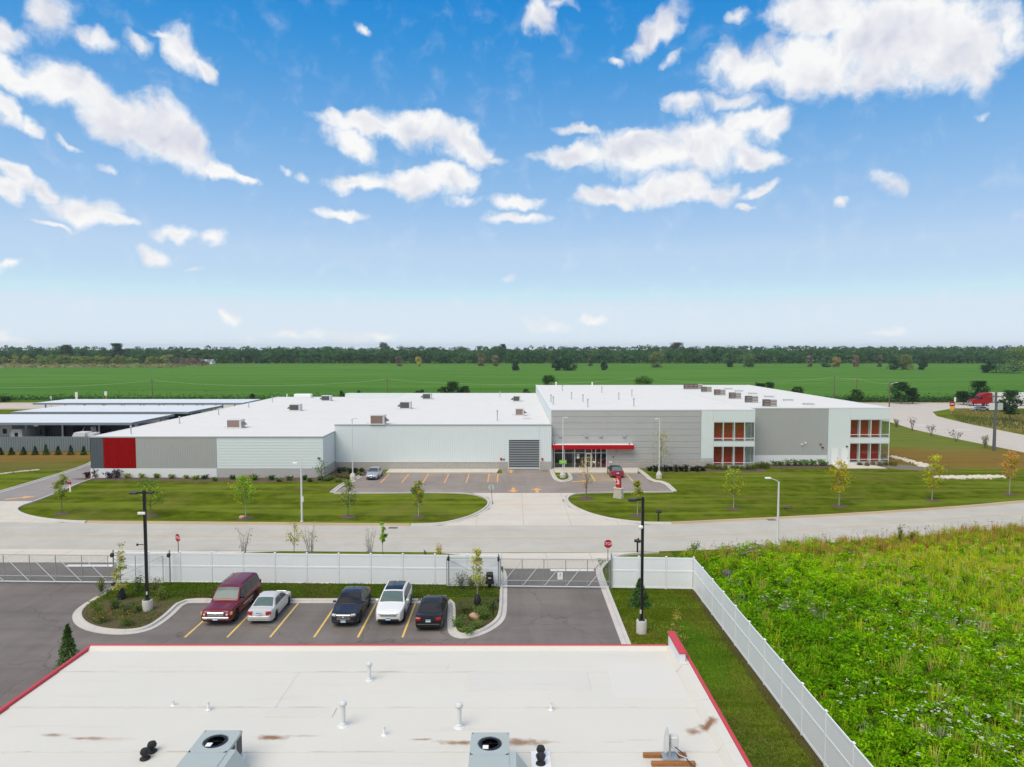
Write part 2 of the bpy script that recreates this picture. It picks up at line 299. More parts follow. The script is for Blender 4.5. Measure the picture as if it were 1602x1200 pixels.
FOL = mat_foliage()
MT = {
 'white_metal': M('white_metal_panel', (0.635, 0.70, 0.70), 0.5, 0.03, 0.3),
 'white_trim': M('white_trim', (0.74, 0.76, 0.76), 0.5, 0.04, 1.0),
 'grey_metal': M('grey_metal_panel', (0.36, 0.37, 0.36), 0.5, 0.04, 0.3),
 'grey_metal2': M('grey_metal_panel_warm', (0.40, 0.405, 0.395), 0.55, 0.06, 0.4),
 'charcoal': M('charcoal_panel', (0.075, 0.092, 0.105), 0.5, 0.06, 0.5),
 'red_panel': M('red_panel', (0.26, 0.0015, 0.002), 0.6, 0.05, 0.4, spec=0.08),
 'red_paint': M('red_paint', (0.40, 0.006, 0.010), 0.55, 0.06, 1.0, spec=0.12),
 'red_coping': M('faded_red_coping', (0.52, 0.045, 0.06), 0.5, 0.12, 2.0),
 'block': M('grey_block', (0.42, 0.40, 0.37), 0.9, 0.18, 2.2, bmp=0.5, bscale=14),
 'block_white': M('white_painted_block', (0.68, 0.70, 0.71), 0.8, 0.06, 1.5),
 'block_grey': M('grey_concrete_base', (0.40, 0.40, 0.39), 0.85, 0.1, 1.2),
 'stone': M('cut_stone', (0.50, 0.47, 0.41), 0.9, 0.2, 4.0, bmp=0.6, bscale=18),
 'galv': M('galvanised_steel', (0.42, 0.45, 0.45), 0.45, 0.12, 2.0, metal=0.55),
 'galv_light': M('pale_steel', (0.62, 0.64, 0.63), 0.5, 0.08, 2.0, metal=0.1),
 'dark_steel': M('dark_weathered_steel', (0.10, 0.11, 0.11), 0.6, 0.2, 2.0),
 'black_metal': M('black_metal', (0.012, 0.012, 0.014), 0.45, 0.1, 2.0),
 'black_plastic': M('black_plastic', (0.014, 0.014, 0.016), 0.6, 0.2, 4.0),
 'vinyl': M('white_vinyl', (0.79, 0.815, 0.83), 0.4, 0.035, 0.9, spec=0.4),
 'aluminium': M('white_aluminium', (0.72, 0.74, 0.74), 0.4, 0.04, 2.0),
 'slat_dark': M('louvre_slat', (0.26, 0.285, 0.295), 0.5, 0.06, 1.0),
 'shadow_box': M('dark_backing', (0.03, 0.035, 0.04), 0.9, 0.1, 1.0),
 'unit_grey': M('unit_sheet_metal', (0.37, 0.42, 0.405), 0.55, 0.05, 1.2),
 'unit_dark': M('condenser_coil', (0.075, 0.075, 0.075), 0.7, 0.2, 6.0),
 'unit_brown': M('weathered_unit_face', (0.24, 0.17, 0.14), 0.7, 0.14, 2.0),
 'unit_light': M('unit_light_face', (0.55, 0.56, 0.55), 0.6, 0.1, 2.0),
 'wood': M('weathered_timber', (0.30, 0.13, 0.045), 0.85, 0.3, 8.0, bmp=0.3),
 'bark': M('bark', (0.15, 0.12, 0.09), 0.9, 0.3, 8.0, bmp=0.4),
 'bark_pale': M('pale_bark', (0.34, 0.33, 0.29), 0.9, 0.25, 8.0),
 'pole_wood': M('pole_wood', (0.13, 0.10, 0.08), 0.9, 0.25, 3.0),
 'yellow_line': M('yellow_line_paint', (0.72, 0.50, 0.13), 0.8, 0.2, 3.0, dirt=0.45),
 'pale_yellow_line': M('worn_yellow_line', (0.62, 0.50, 0.30), 0.85, 0.15, 2.0, dirt=0.2),
 'road_yellow': M('worn_centre_line', (0.56, 0.44, 0.27), 0.85, 0.15, 1.0),
 'orange_line': M('orange_line_paint', (0.72, 0.36, 0.12), 0.8, 0.15, 3.0, dirt=0.3),
 'white_line': M('white_line_paint', (0.70, 0.70, 0.67), 0.8, 0.1, 2.0),
 'asphalt': mat_asphalt('asphalt_dark', (0.130, 0.113, 0.100), (0.205, 0.180, 0.162)),
 'asphalt_old': mat_asphalt('asphalt_pale', (0.225, 0.19, 0.165), (0.30, 0.26, 0.23)),
 'asphalt_drive': mat_asphalt('asphalt_drive', (0.24, 0.21, 0.20), (0.31, 0.28, 0.265), False),
 'concrete': mat_concrete('concrete_apron', (0.57, 0.52, 0.44), 0.13, stain=0.12),
 'road': mat_concrete('concrete_road', (0.455, 0.428, 0.372), 0.17, stain=0.12),
 'highway': mat_concrete('highway_surface', (0.50, 0.445, 0.385), 0.10, stain=0.1),
 'kerb': mat_concrete('kerb_concrete', (0.52, 0.49, 0.45), 0.16, stain=0.3),
 'kerb_tan': mat_concrete('kerb_dusty', (0.44, 0.345, 0.22), 0.16, stain=0.2),
 'base_conc': mat_concrete('pole_base_concrete', (0.52, 0.50, 0.47), 0.15, stain=0.3),
 'mulch': M('bark_mulch', (0.105, 0.07, 0.052), 0.95, 0.5, 3.0, bmp=1.0, bscale=12),
 'mulch_grey': M('grey_mulch', (0.17, 0.14, 0.11), 0.95, 0.45, 3.5, bmp=1.0, bscale=12),
 'gravel': M('pale_limestone', (0.58, 0.53, 0.43), 0.9, 0.2, 5.0),
 'boulder': M('pink_granite', (0.50, 0.30, 0.20), 0.9, 0.2, 5.0, bmp=0.5),
 'tyre': M('tyre_rubber', (0.012, 0.012, 0.012), 0.85, 0.2, 8.0),
 'rim': M('wheel_alloy', (0.60, 0.60, 0.60), 0.4, 0.05, 5.0, metal=0.15),
 'chrome': M('chrome', (0.65, 0.66, 0.67), 0.15, 0.03, 5.0, metal=0.95),
 'car_glass': M('car_glass', (0.05, 0.065, 0.07), 0.12, 0.1, 1.0, spec=0.5),
 'car_glass_light': M('car_glass_pale', (0.095, 0.14, 0.135), 0.16, 0.2, 1.5, spec=0.35),
 'car_glass_dark': M('car_glass_tinted', (0.016, 0.017, 0.018), 0.12, 0.1, 1.0, spec=0.4),
 'lamp_clear': M('headlamp_lens', (0.60, 0.60, 0.56), 0.15, 0.1, 6.0, spec=0.7),
 'lamp_red': M('tail_lamp_lens', (0.40, 0.012, 0.015), 0.15, 0.1, 6.0, spec=0.7),
 'lamp_amber': M('amber_lens', (0.62, 0.30, 0.06), 0.2, 0.1, 6.0),
 'plate': M('number_plate', (0.62, 0.70, 0.76), 0.5, 0.06, 6.0),
 'plate_blue': M('number_plate_band', (0.07, 0.30, 0.50), 0.5, 0.06, 6.0),
 'maroon': M('maroon_car_paint', (0.150, 0.006, 0.012), 0.38, 0.04, 1.0, metal=0.1, coat=0.45),
 'silver': M('silver_car_paint', (0.60, 0.59, 0.57), 0.4, 0.03, 1.0, metal=0.15, coat=0.3),
 'navy': M('navy_car_paint', (0.016, 0.018, 0.028), 0.36, 0.04, 1.0, spec=0.35, coat=0.3),
 'white_car': M('white_car_paint', (0.74, 0.74, 0.71), 0.3, 0.03, 1.0, coat=0.8),
 'black_car': M('black_car_paint', (0.014, 0.0135, 0.013), 0.38, 0.04, 1.0, spec=0.3, coat=0.18),
 'red_car': M('red_car_paint', (0.22, 0.006, 0.022), 0.3, 0.04, 1.0, metal=0.2, coat=1.0),
 'grey_car': M('grey_car_paint', (0.17, 0.19, 0.21), 0.3, 0.04, 1.0, metal=0.4, coat=1.0),
 'blue_silver': M('blue_silver_car_paint', (0.36, 0.40, 0.47), 0.3, 0.04, 1.0, metal=0.4, coat=1.0),
 'sign_red': M('sign_red', (0.40, 0.010, 0.022), 0.5, 0.06, 3.0),
 'truck_red': M('truck_red', (0.25, 0.006, 0.010), 0.4, 0.06, 1.0, spec=0.3),
 'sign_white': M('sign_white', (0.78, 0.78, 0.77), 0.5, 0.04, 3.0),
 'sign_back': M('sign_back', (0.46, 0.50, 0.48), 0.5, 0.06, 3.0, metal=0.3),
 'sign_green': M('sign_green', (0.17, 0.45, 0.05), 0.5, 0.08, 3.0),
 'sign_yellow': M('sign_yellow', (0.75, 0.42, 0.02), 0.5, 0.08, 3.0),
 'roof_door': M('red_roll_door', (0.36, 0.006, 0.005), 0.6, 0.05, 1.0),
 'roof_door_warm': M('orange_red_roll_door', (0.42, 0.040, 0.008), 0.6, 0.05, 1.0),
 'interior': M('interior_wall', (0.55, 0.56, 0.53), 0.8, 0.05, 1.0),
 'glass': mat_glass('window_glass', (0.97, 0.99, 0.985), 0.97),
 'glass_dark': mat_glass('tinted_window_glass', (0.78, 0.84, 0.86), 0.86),
 'poster': M('orange_poster', (0.55, 0.14, 0.04), 0.6, 0.4, 4.0),
 'poster_red': M('red_poster', (0.55, 0.02, 0.03), 0.6, 0.15, 4.0),
 'tread': M('rust_stain', (0.25, 0.15, 0.09), 0.9, 0.4, 6.0),
 'fence_grey': M('blue_grey_fence', (0.175, 0.21, 0.22), 0.55, 0.07, 0.8),
 'canopy': M('canopy_sheet', (0.66, 0.68, 0.70), 0.5, 0.04, 0.4),
 'canopy_edge': M('canopy_fascia', (0.20, 0.25, 0.26), 0.5, 0.06, 0.8),
 'rv_white': M('trailer_white', (0.66, 0.66, 0.64), 0.5, 0.06, 1.0),
 'rv_dark': M('trailer_dark', (0.02, 0.022, 0.026), 0.5, 0.2, 1.0),
 'wood_dark': M('deadwood', (0.17, 0.155, 0.14), 0.9, 0.3, 4.0, bmp=0.4),
 'wire': M('cable', (0.03, 0.03, 0.03), 0.6, 0.1, 1.0),
 'chain': M('chain_link_wire', (0.26, 0.29, 0.29), 0.5, 0.05, 1.0, metal=0.3),
}

# ================================================================ mesh builder
class MB:
    def __init__(s): s.v = []; s.f = []; s.m = []; s.mi = 0
    def add(s, vs, fs):
        o = len(s.v); s.v += [tuple(x) for x in vs]
        for f in fs: s.f.append(tuple(i + o for i in f)); s.m.append(s.mi)
        return s
    def box(s, x0, x1, y0, y1, z0, z1):
        return s.add([(x0,y0,z0),(x1,y0,z0),(x1,y1,z0),(x0,y1,z0),(x0,y0,z1),(x1,y0,z1),(x1,y1,z1),(x0,y1,z1)],
                     [(3,2,1,0),(4,5,6,7),(0,1,5,4),(1,2,6,5),(2,3,7,6),(3,0,4,7)])
    def bbox(s, x0, x1, y0, y1, z0, z1, b=0.02):
        """box with its top and upright edges eased"""
        vs = []
        for (z, i) in ((z0, 0), (z1 - b, 0), (z1, b)):
            for (x, y) in ((x0 + b, y0 + i), (x1 - b, y0 + i), (x1 - i, y0 + b), (x1 - i, y1 - b), (x1 - b, y1 - i), (x0 + b, y1 - i), (x0 + i, y1 - b), (x0 + i, y0 + b)):
                vs.append((x, y, z))
        fs = [tuple(range(7, -1, -1)), tuple(range(16, 24))]
        for r in (0, 8):
            for k in range(8): fs.append((r + k, r + (k + 1) % 8, r + 8 + (k + 1) % 8, r + 8 + k))
        return s.add(vs, fs)
    def quad(s, a, b, c, d): return s.add([a, b, c, d], [(0, 1, 2, 3)])
    def prism(s, pts, z0, z1):
        n = len(pts)
        return s.add([(x, y, z0) for x, y in pts] + [(x, y, z1) for x, y in pts],
                     [tuple(range(n - 1, -1, -1)), tuple(range(n, 2 * n))] + [(i, (i + 1) % n, n + (i + 1) % n, n + i) for i in range(n)])
    def sheet(s, pts, z): return s.add([(x, y, z) for x, y in pts], [tuple(range(len(pts)))])
    def tube(s, path, rad, n=8, caps=True):
        path = [Vector(p) for p in path]
        if isinstance(rad, (int, float)): rad = [rad] * len(path)
        o = len(s.v); fs = []
        for i, p in enumerate(path):
            d = (path[min(i + 1, len(path) - 1)] - path[max(i - 1, 0)]).normalized()
            a = Vector((0, 0, 1)) if abs(d.z) < 0.9 else Vector((1, 0, 0))
            u = d.cross(a).normalized(); w = d.cross(u)
            for k in range(n):
                q = 2 * math.pi * k / n
                s.v.append(tuple(p + (u * math.cos(q) + w * math.sin(q)) * rad[i]))
        for i in range(len(path) - 1):
            for k in range(n): fs.append((o + i * n + k, o + i * n + (k + 1) % n, o + (i + 1) * n + (k + 1) % n, o + (i + 1) * n + k))
        if caps: fs += [tuple(o + k for k in range(n)), tuple(o + (len(path) - 1) * n + k for k in range(n - 1, -1, -1))]
        for f in fs: s.f.append(f); s.m.append(s.mi)
        return s
    def lathe(s, prof, n=16, c=(0, 0, 0), axis='Z'):
        o = len(s.v)
        for (r, z) in prof:
            for k in range(n):
                q = 2 * math.pi * k / n; a, b = r * math.cos(q), r * math.sin(q)
                s.v.append((c[0] + a, c[1] + b, c[2] + z) if axis == 'Z' else (c[0] + z, c[1] + a, c[2] + b))
        for i in range(len(prof) - 1):
            for k in range(n): s.f.append((o + i * n + k, o + i * n + (k + 1) % n, o + (i + 1) * n + (k + 1) % n, o + (i + 1) * n + k)); s.m.append(s.mi)
        for i in (0, len(prof) - 1):
            if prof[i][0] > 1e-4: s.f.append(tuple(o + i * n + k for k in range(n))); s.m.append(s.mi)
        return s
    def blob(s, c, r, n=7, jitter=0.2, seed=0):
        rr = random.Random(seed); prof = []
        o = len(s.v); rows = 5
        s.v.append((c[0], c[1], c[2] + r[2]))
        for i in range(1, rows):
            th = math.pi * i / rows
            for k in range(n):
                q = 2 * math.pi * k / n; j = 1 + rr.uniform(-jitter, jitter)
                s.v.append((c[0] + r[0] * math.sin(th) * math.cos(q) * j, c[1] + r[1] * math.sin(th) * math.sin(q) * j, c[2] + r[2] * math.cos(th) * j))
        s.v.append((c[0], c[1], c[2] - r[2]))
        fs = [(o, o + 1 + k, o + 1 + (k + 1) % n) for k in range(n)]
        for i in range(rows - 2):
            for k in range(n): a = o + 1 + i * n; fs.append((a + k, a + n + k, a + n + (k + 1) % n, a + (k + 1) % n))
        a = o + 1 + (rows - 2) * n; e = len(s.v) - 1
        fs += [(a + (k + 1) % n, a + k, e) for k in range(n)]
        for f in fs: s.f.append(f); s.m.append(s.mi)
        return s
    def mesh(s, name, mats, smooth=False):
        me = bpy.data.meshes.new(name); me.from_pydata(s.v, [], s.f)
        for m in (mats if isinstance(mats, (list, tuple)) else [mats]): me.materials.append(MT[m] if isinstance(m, str) else m)
        if any(s.m): me.polygons.foreach_set('material_index', s.m)
        if smooth:
            me.polygons.foreach_set('use_smooth', [True] * len(s.f)); me.set_sharp_from_angle(angle=R(smooth if smooth is not True else 40))
        me.update(); return me
    def build(s, name, mats, parent=None, loc=None, smooth=False, rz=0.0, world=False):
        """one mesh object; WORLD = the vertices are in world coordinates, re-based on the parent"""
        if world and parent is not None:
            b = Vector(root_of(parent)['at']); s.v = [(x - b.x, y - b.y, z - b.z) for x, y, z in s.v]
        return place(s.mesh(name, mats, smooth), name, parent, loc, rz)
def root_of(o):
    while o.parent is not None: o = o.parent
    return o
def place(me, name, parent=None, loc=None, rz=0.0):
    o = bpy.data.objects.new(name, me); COL.objects.link(o)
    if parent is not None: o.parent = parent
    if loc is not None: o.location = loc
    if rz: o.rotation_euler = (0, 0, rz)
    return o
def tag(o, label=None, cat=None, group=None, kind=None):
    for k, v in (('label', label), ('category', cat), ('group', group), ('kind', kind)):
        if v: o[k] = v
    return o
AT = {}
def thing(name, label, cat, loc=(0, 0, 0), rz=0.0, group=None):
    o = bpy.data.objects.new(name, None); COL.objects.link(o); o.empty_display_size = 0.3
    o.location = loc; o.rotation_euler = (0, 0, rz)
    o['at'] = tuple(float(x) for x in loc)
    return tag(o, label, cat, group)
def struct(o, label=None):
    o['kind'] = 'structure'
    if label: o['label'] = label
    return o
def copy_tree(o, parent=None):
    c = o.copy(); COL.objects.link(c)
    if parent is not None: c.parent = parent
    for ch in list(o.children): copy_tree(ch, c)
    return c
def dup(root, loc, rz=0.0, label=None, scale=None):
    c = copy_tree(root); c.location = loc; c.rotation_euler = (0, 0, rz); c['at'] = tuple(float(x) for x in loc)
    if label: c['label'] = label
    if scale: c.scale = (scale,) * 3
    return c
def lettering(txt, size, name, mat, parent, loc, rot):
    cu = bpy.data.curves.new('text', 'FONT'); cu.body = txt; cu.size = size; cu.align_x = 'CENTER'; cu.align_y = 'CENTER'; cu.extrude = 0.004
    tmp = bpy.data.objects.new('text', cu); COL.objects.link(tmp)
    dg = bpy.context.evaluated_depsgraph_get(); me = bpy.data.meshes.new_from_object(tmp.evaluated_get(dg))
    bpy.data.objects.remove(tmp); me.materials.clear(); me.materials.append(MT[mat])
    o = place(me, name, parent, loc); o.rotation_euler = rot; return o

# ---------------------------------------------------------------- foliage meshes straight from arrays
def quads_mesh(name, V, C, mat=None):
    """V (n,4,3) corners, C (n,3) colours -> one mesh with a 'tint' colour per leaf"""
    n = len(V); me = bpy.data.meshes.new(name)
    me.vertices.add(n * 4); me.vertices.foreach_set('co', V.reshape(-1).astype(np.float32))
    me.loops.add(n * 4); me.loops.foreach_set('vertex_index', np.arange(n * 4, dtype=np.int32))
    me.polygons.add(n); me.polygons.foreach_set('loop_start', np.arange(0, n * 4, 4, dtype=np.int32))
    try: me.polygons.foreach_set('loop_total', np.full(n, 4, dtype=np.int32))
    except Exception: pass
    a = me.attributes.new('tint', 'FLOAT_COLOR', 'POINT')
    cc = np.ones((n, 4, 4), dtype=np.float32); cc[:, :, :3] = C[:, None, :]
    a.data.foreach_set('color', cc.reshape(-1))
    me.materials.append(mat or FOL); me.update(calc_edges=True); me.validate(); return me
def leaves(c, size, col, g=rng, aspect=0.55, up=0.35, jit=0.25):
    """diamond leaves at centres C, half-length SIZE, colour COL, loosely facing up"""
    n = len(c); size = np.broadcast_to(np.asarray(size, float), (n,))
    d = g.normal(size=(n, 3)); d[:, 2] *= 0.7; d /= np.linalg.norm(d, axis=1)[:, None]
    nn = g.normal(size=(n, 3)); nn[:, 2] = np.abs(nn[:, 2]) + up; u = np.cross(nn, d); u /= np.linalg.norm(u, axis=1)[:, None] + 1e-9
    L = size[:, None] * (1 + g.uniform(-0.35, 0.35, (n, 1)))
    V = np.stack([c - d * L, c + u * L * aspect, c + d * L, c - u * L * aspect], 1)
    col = np.broadcast_to(np.asarray(col, float), (n, 3))
    C = col * (1 + g.uniform(-jit, jit, (n, 1))) * (1 + g.uniform(-0.08, 0.08, (n, 3)))
    return V, np.clip(C, 0.002, 1)
def blades(base, h, lean, width, col, g=rng, jit=0.25):
    """thin upright blades: BASE (n,3), height H, sideways LEAN, each a tapered quad"""
    n = len(base); h = np.broadcast_to(np.asarray(h, float), (n,)); a = g.uniform(0, 2 * np.pi, n)
    dirx = np.stack([np.cos(a), np.sin(a), np.zeros(n)], 1); w = np.stack([-np.sin(a), np.cos(a), np.zeros(n)], 1) * np.broadcast_to(np.asarray(width, float), (n,))[:, None]
    tip = base + dirx * (np.broadcast_to(np.asarray(lean, float), (n,)) * h * g.uniform(0.2, 1, n))[:, None]; tip[:, 2] += h * g.uniform(0.7, 1.1, n)
    V = np.stack([base - w, base + w, tip + w * 0.25, tip - w * 0.25], 1)
    col = np.broadcast_to(np.asarray(col, float), (n, 3))
    return V, np.clip(col * (1 + g.uniform(-jit, jit, (n, 1))), 0.002, 1)
def fuse(*vc): return np.concatenate([x[0] for x in vc]), np.concatenate([x[1] for x in vc])

# ================================================================ setting: ground, field, roads, kerbs
def chaikin(pts, n=2, closed=False):
    for _ in range(n):
        q = [] if closed else [pts[0]]
        for i in range(len(pts) if closed else len(pts) - 1):
            a, b = pts[i], pts[(i + 1) % len(pts)]
            q += [(a[0] * .75 + b[0] * .25, a[1] * .75 + b[1] * .25), (a[0] * .25 + b[0] * .75, a[1] * .25 + b[1] * .75)]
        if not closed: q.append(pts[-1])
        pts = q
    return pts
def resample(pts, stepm):
    out = [pts[0]]; acc = 0.0
    for a, b in zip(pts, pts[1:]):
        L = math.dist(a, b)
        if L < 1e-6: continue
        p = stepm - acc
        while p <= L:
            f = p / L; out.append((a[0] + (b[0] - a[0]) * f, a[1] + (b[1] - a[1]) * f)); p += stepm
        acc = (acc + L) % stepm
    if math.dist(out[-1], pts[-1]) > stepm * .3: out.append(pts[-1])
    return out
def offset(pts, d):
    r = []
    for i in range(len(pts)):
        a, b = pts[max(i - 1, 0)], pts[min(i + 1, len(pts) - 1)]
        tx, ty = b[0] - a[0], b[1] - a[1]; L = math.hypot(tx, ty) or 1
        r.append((pts[i][0] - ty / L * d, pts[i][1] + tx / L * d))
    return r
KERB_PROF = [(0, 0.0), (0.0, 0.02), (0.30, 0.026), (0.34, 0.13), (0.37, 0.15), (0.55, 0.15), (0.55, 0.0)]
KERB_FLAT = [(0, 0.0), (0.0, 0.10), (0.03, 0.13), (0.20, 0.14), (0.20, 0.0)]
def kerb(pts, side=1, segm=3.0, mat='kerb', prof=KERB_PROF, smooth_n=2, stepm=0.5, parent=None):
    pts = resample(chaikin(pts, smooth_n), stepm)
    root = parent
    if root is None:
        root = thing('kerb', None, None, (pts[0][0], pts[0][1], 0)); root['kind'] = 'structure'
    lines = [(offset(pts, side * o), z) for o, z in prof]
    k = max(1, round(segm / stepm)); n = len(pts)
    for i in range(0, n - 1, k):
        j = min(i + k, n - 1); mb = MB(); m = len(prof)
        for q in range(i, j + 1):
            for (ln, z) in lines:
                x, y = ln[q]
                if q in (i, j) and j > i:      # open joint between castings
                    q2 = q + 1 if q == i else q - 1; x2, y2 = ln[q2]; f = min(0.25, 0.008 / stepm); x, y = x + (x2 - x) * f, y + (y2 - y) * f
                mb.v.append((x, y, z + 0.003 * ((i * 7919) % 5 - 2) / 2 if z > 0 else z))
        for q in range(j - i):
            for e in range(m - 1):
                a = q * m + e; f = (a, a + 1, a + m + 1, a + m); mb.f.append(f if side < 0 else f[::-1]); mb.m.append(0)
        mb.f += [tuple(range(m)), tuple(range((j - i) * m, (j - i) * m + m))]; mb.m += [0, 0]
        mb.build('kerb_segment', mat, root, world=True)
    return offset(pts, side * (prof[-1][0] - 0.02))
def slabs(name, poly, z, dx, dy, mat, gap=0.012, ox=0.0, oy=0.0):
    root = thing(name, None, None, (poly[0][0], poly[0][1], 0)); root['kind'] = 'structure'
    bm = bmesh.new(); bm.faces.new([bm.verts.new((x, y, 0)) for x, y in poly])
    xs = [p[0] for p in poly]; ys = [p[1] for p in poly]
    for lo, hi, st, o, no in ((min(xs), max(xs), dx, ox, (1, 0, 0)), (min(ys), max(ys), dy, oy, (0, 1, 0))):
        q = math.ceil((lo - o) / st) * st + o
        while q < hi:
            bmesh.ops.bisect_plane(bm, geom=bm.verts[:] + bm.edges[:] + bm.faces[:], plane_co=(q * no[0], q * no[1], 0), plane_no=no); q += st
    for f in bm.faces:
        c = f.calc_center_median(); vs = []
        for v in f.verts:
            d = c - v.co; L = d.length
            vs.append((v.co.x + d.x / L * gap, v.co.y + d.y / L * gap, z + 0.0015 * rnd.uniform(-1, 1)) if L > .05 else (v.co.x, v.co.y, z))
        if f.normal.z < 0: vs.reverse()
        MB().add(vs, [tuple(range(len(vs)))]).build('concrete_slab', mat, root, world=True)
    bm.free(); return root
def sheet(name, pts, z, mat):
    a = sum(p[0] * q[1] - q[0] * p[1] for p, q in zip(pts, pts[1:] + pts[:1]))
    if a < 0: pts = pts[::-1]
    return struct(MB().sheet(pts, z).build(name, mat))
def gp(*pp): return [G(*p) for p in pp]

BROWN, DRYG, TANG = (0.225, 0.120, 0.042), (0.15, 0.125, 0.04), (0.27, 0.21, 0.09)
g_lawn = mat_grass('lawn_grass', (0.058, 0.090, 0.005), (0.108, 0.142, 0.010), (0.16, 0.145, 0.035), band=0.45, dryness=0.5, fine=9,
    patches=[(76, 113, 24, 13, BROWN, .72), (92, 104, 14, 10, BROWN, .7), (-92, 113, 34, 7.5, BROWN, .75), (-84, 104, 24, 5, DRYG, .7), (79, 142, 15, 27, (0.155, 0.19, 0.045), .6), (130, 158, 26, 18, TANG, .8), (63, 103, 5, 4, DRYG, .8), (16, 56, 6, 5, DRYG, .3), (13.55, 36, 0.42, 17, (0.075, 0.055, 0.03), .8), (10.5, 29, 2.2, 4, DRYG, .35), (11.2, 40, 1.6, 5, (0.06, 0.17, 0.008), .5)])
g_verge = mat_grass('verge_grass', (0.040, 0.068, 0.006), (0.080, 0.115, 0.012), (0.14, 0.115, 0.05), dryness=0.55, fine=7,
    patches=[(-26.5, 45.1, 5.6, 3.6, (0.125, 0.092, 0.06), .80), (-2.5, 45.6, 2.0, 3.4, (0.09, 0.07, 0.045), .8), (-22.5, 46.7, 1.4, 1.2, (0.06, 0.18, 0.02), .8)])
g_meadow = mat_grass('meadow_soil', (0.045, 0.080, 0.006), (0.075, 0.115, 0.010), (0.09, 0.075, 0.03), dryness=0.4, fine=5)
def mat_field():
    m, t, b, o = new_mat('soybean_leaf_cover'); v = wpos(t)
    s1 = noise(t, scaled(t, v, (0.006, 0.05, 1)), 1.0, 5, 0.6); s2 = noise(t, scaled(t, v, (0.25, 0.6, 1)), 1.0, 4, 0.7); s3 = noise(t, scaled(t, v, (0.02, 0.35, 1)), 1.0, 4, 0.6)
    k = mth(t, 'ADD', mth(t, 'MULTIPLY', s1, 0.45), mth(t, 'ADD', mth(t, 'MULTIPLY', s2, 0.3), mth(t, 'MULTIPLY', s3, 0.3)))
    c = mixc(t, step(t, k, 0.34, 0.70), (0.052, 0.146, 0.022), (0.112, 0.232, 0.044))
    w = nd(t, 'ShaderNodeTexWave'); w.bands_direction = 'Y'; setin(w, Scale=0.42, Distortion=1.0); link(t, v, w.inputs['Vector'])
    near = nd(t, 'ShaderNodeSeparateXYZ'); link(t, v, near.inputs[0])
    c = mixc(t, mth(t, 'MULTIPLY', mth(t, 'MULTIPLY', w.outputs['Fac'], mth(t, 'SUBTRACT', 1.0, step(t, near.outputs[1], 240, 420))), 0.30), c, (0.032, 0.100, 0.014))
    for (px, py, rx, ry, col, am) in [(-470, 640, 130, 48, (0.22, 0.20, 0.11), .85), (-300, 650, 90, 22, (0.17, 0.17, 0.08), .6), (60, 640, 60, 5, (0.16, 0.13, 0.05), .5), (-120, 640, 100, 5, (0.16, 0.13, 0.05), .5)]:
        mp = nd(t, 'ShaderNodeMapping'); mp.vector_type = 'TEXTURE'; mp.inputs['Location'].default_value = (px, py, 0); mp.inputs['Scale'].default_value = (rx, ry, 1e6)
        link(t, v, mp.inputs['Vector']); ln = nd(t, 'ShaderNodeVectorMath', op='LENGTH'); link(t, mp.outputs[0], ln.inputs[0])
        q = mth(t, 'ADD', ln.outputs['Value'], mth(t, 'MULTIPLY', mth(t, 'SUBTRACT', s3, 0.5), 1.4))
        c = mixc(t, mth(t, 'MULTIPLY', mth(t, 'SUBTRACT', 1.0, step(t, q, 0.7, 1.0)), am), c, col)
    link(t, c, b.inputs['Base Color']); setin(b, Roughness=0.95); b.inputs['Specular IOR Level'].default_value = 0.0
    bump(t, b, s2, 0.8, 0.3); return m
struct(MB().sheet([(-2600, -300), (2600, -300), (2600, 4200), (-2600, 4200)], 0.0).build('ground', g_lawn))
struct(MB().box(-1500, 1500, 229, 745, 0.02, 0.40).build('soybean_field', mat_field()))

# far highway and the side road that joins it
sheet('highway', [(-900, 203), (900, 203), (900, 221), (-900, 221)], 0.004, 'highway')
sheet('side_road', [(88.5, 96), (89, 119.6), (88.7, 139), (89.3, 150), (92.5, 166.6), (90, 184), (84, 203), (132, 203), (119, 192), (112.8, 180), (111.4, 174), (108.6, 160), (106.8, 142), (105.5, 119), (105, 96)], 0.008, 'highway')
sheet('shoulder', [(-900, 199.5), (84, 199.5), (84, 202.9), (-900, 202.9)], 0.006, 'kerb_tan')
sheet('shoulder', [(-900, 221.1), (900, 221.1), (900, 224.5), (-900, 224.5)], 0.006, 'kerb_tan')
for (x0, x1) in ((-160, 84), (134, 300)):
    struct(MB().sheet([(x0, 211.9), (x1, 211.9), (x1, 212.15), (x0, 212.15)], 0.009).build('road_marking', 'pale_yellow_line'))
for a in (0, 1, 2):
    p = [(92 + a * 3.2, 168 - a * 9), (95 + a * 3.2, 167 - a * 9)]
    struct(MB().sheet([p[0], p[1], (p[1][0], p[1][1] + .7), (p[0][0], p[0][1] + .7)], 0.013).build('road_marking', 'white_line'))

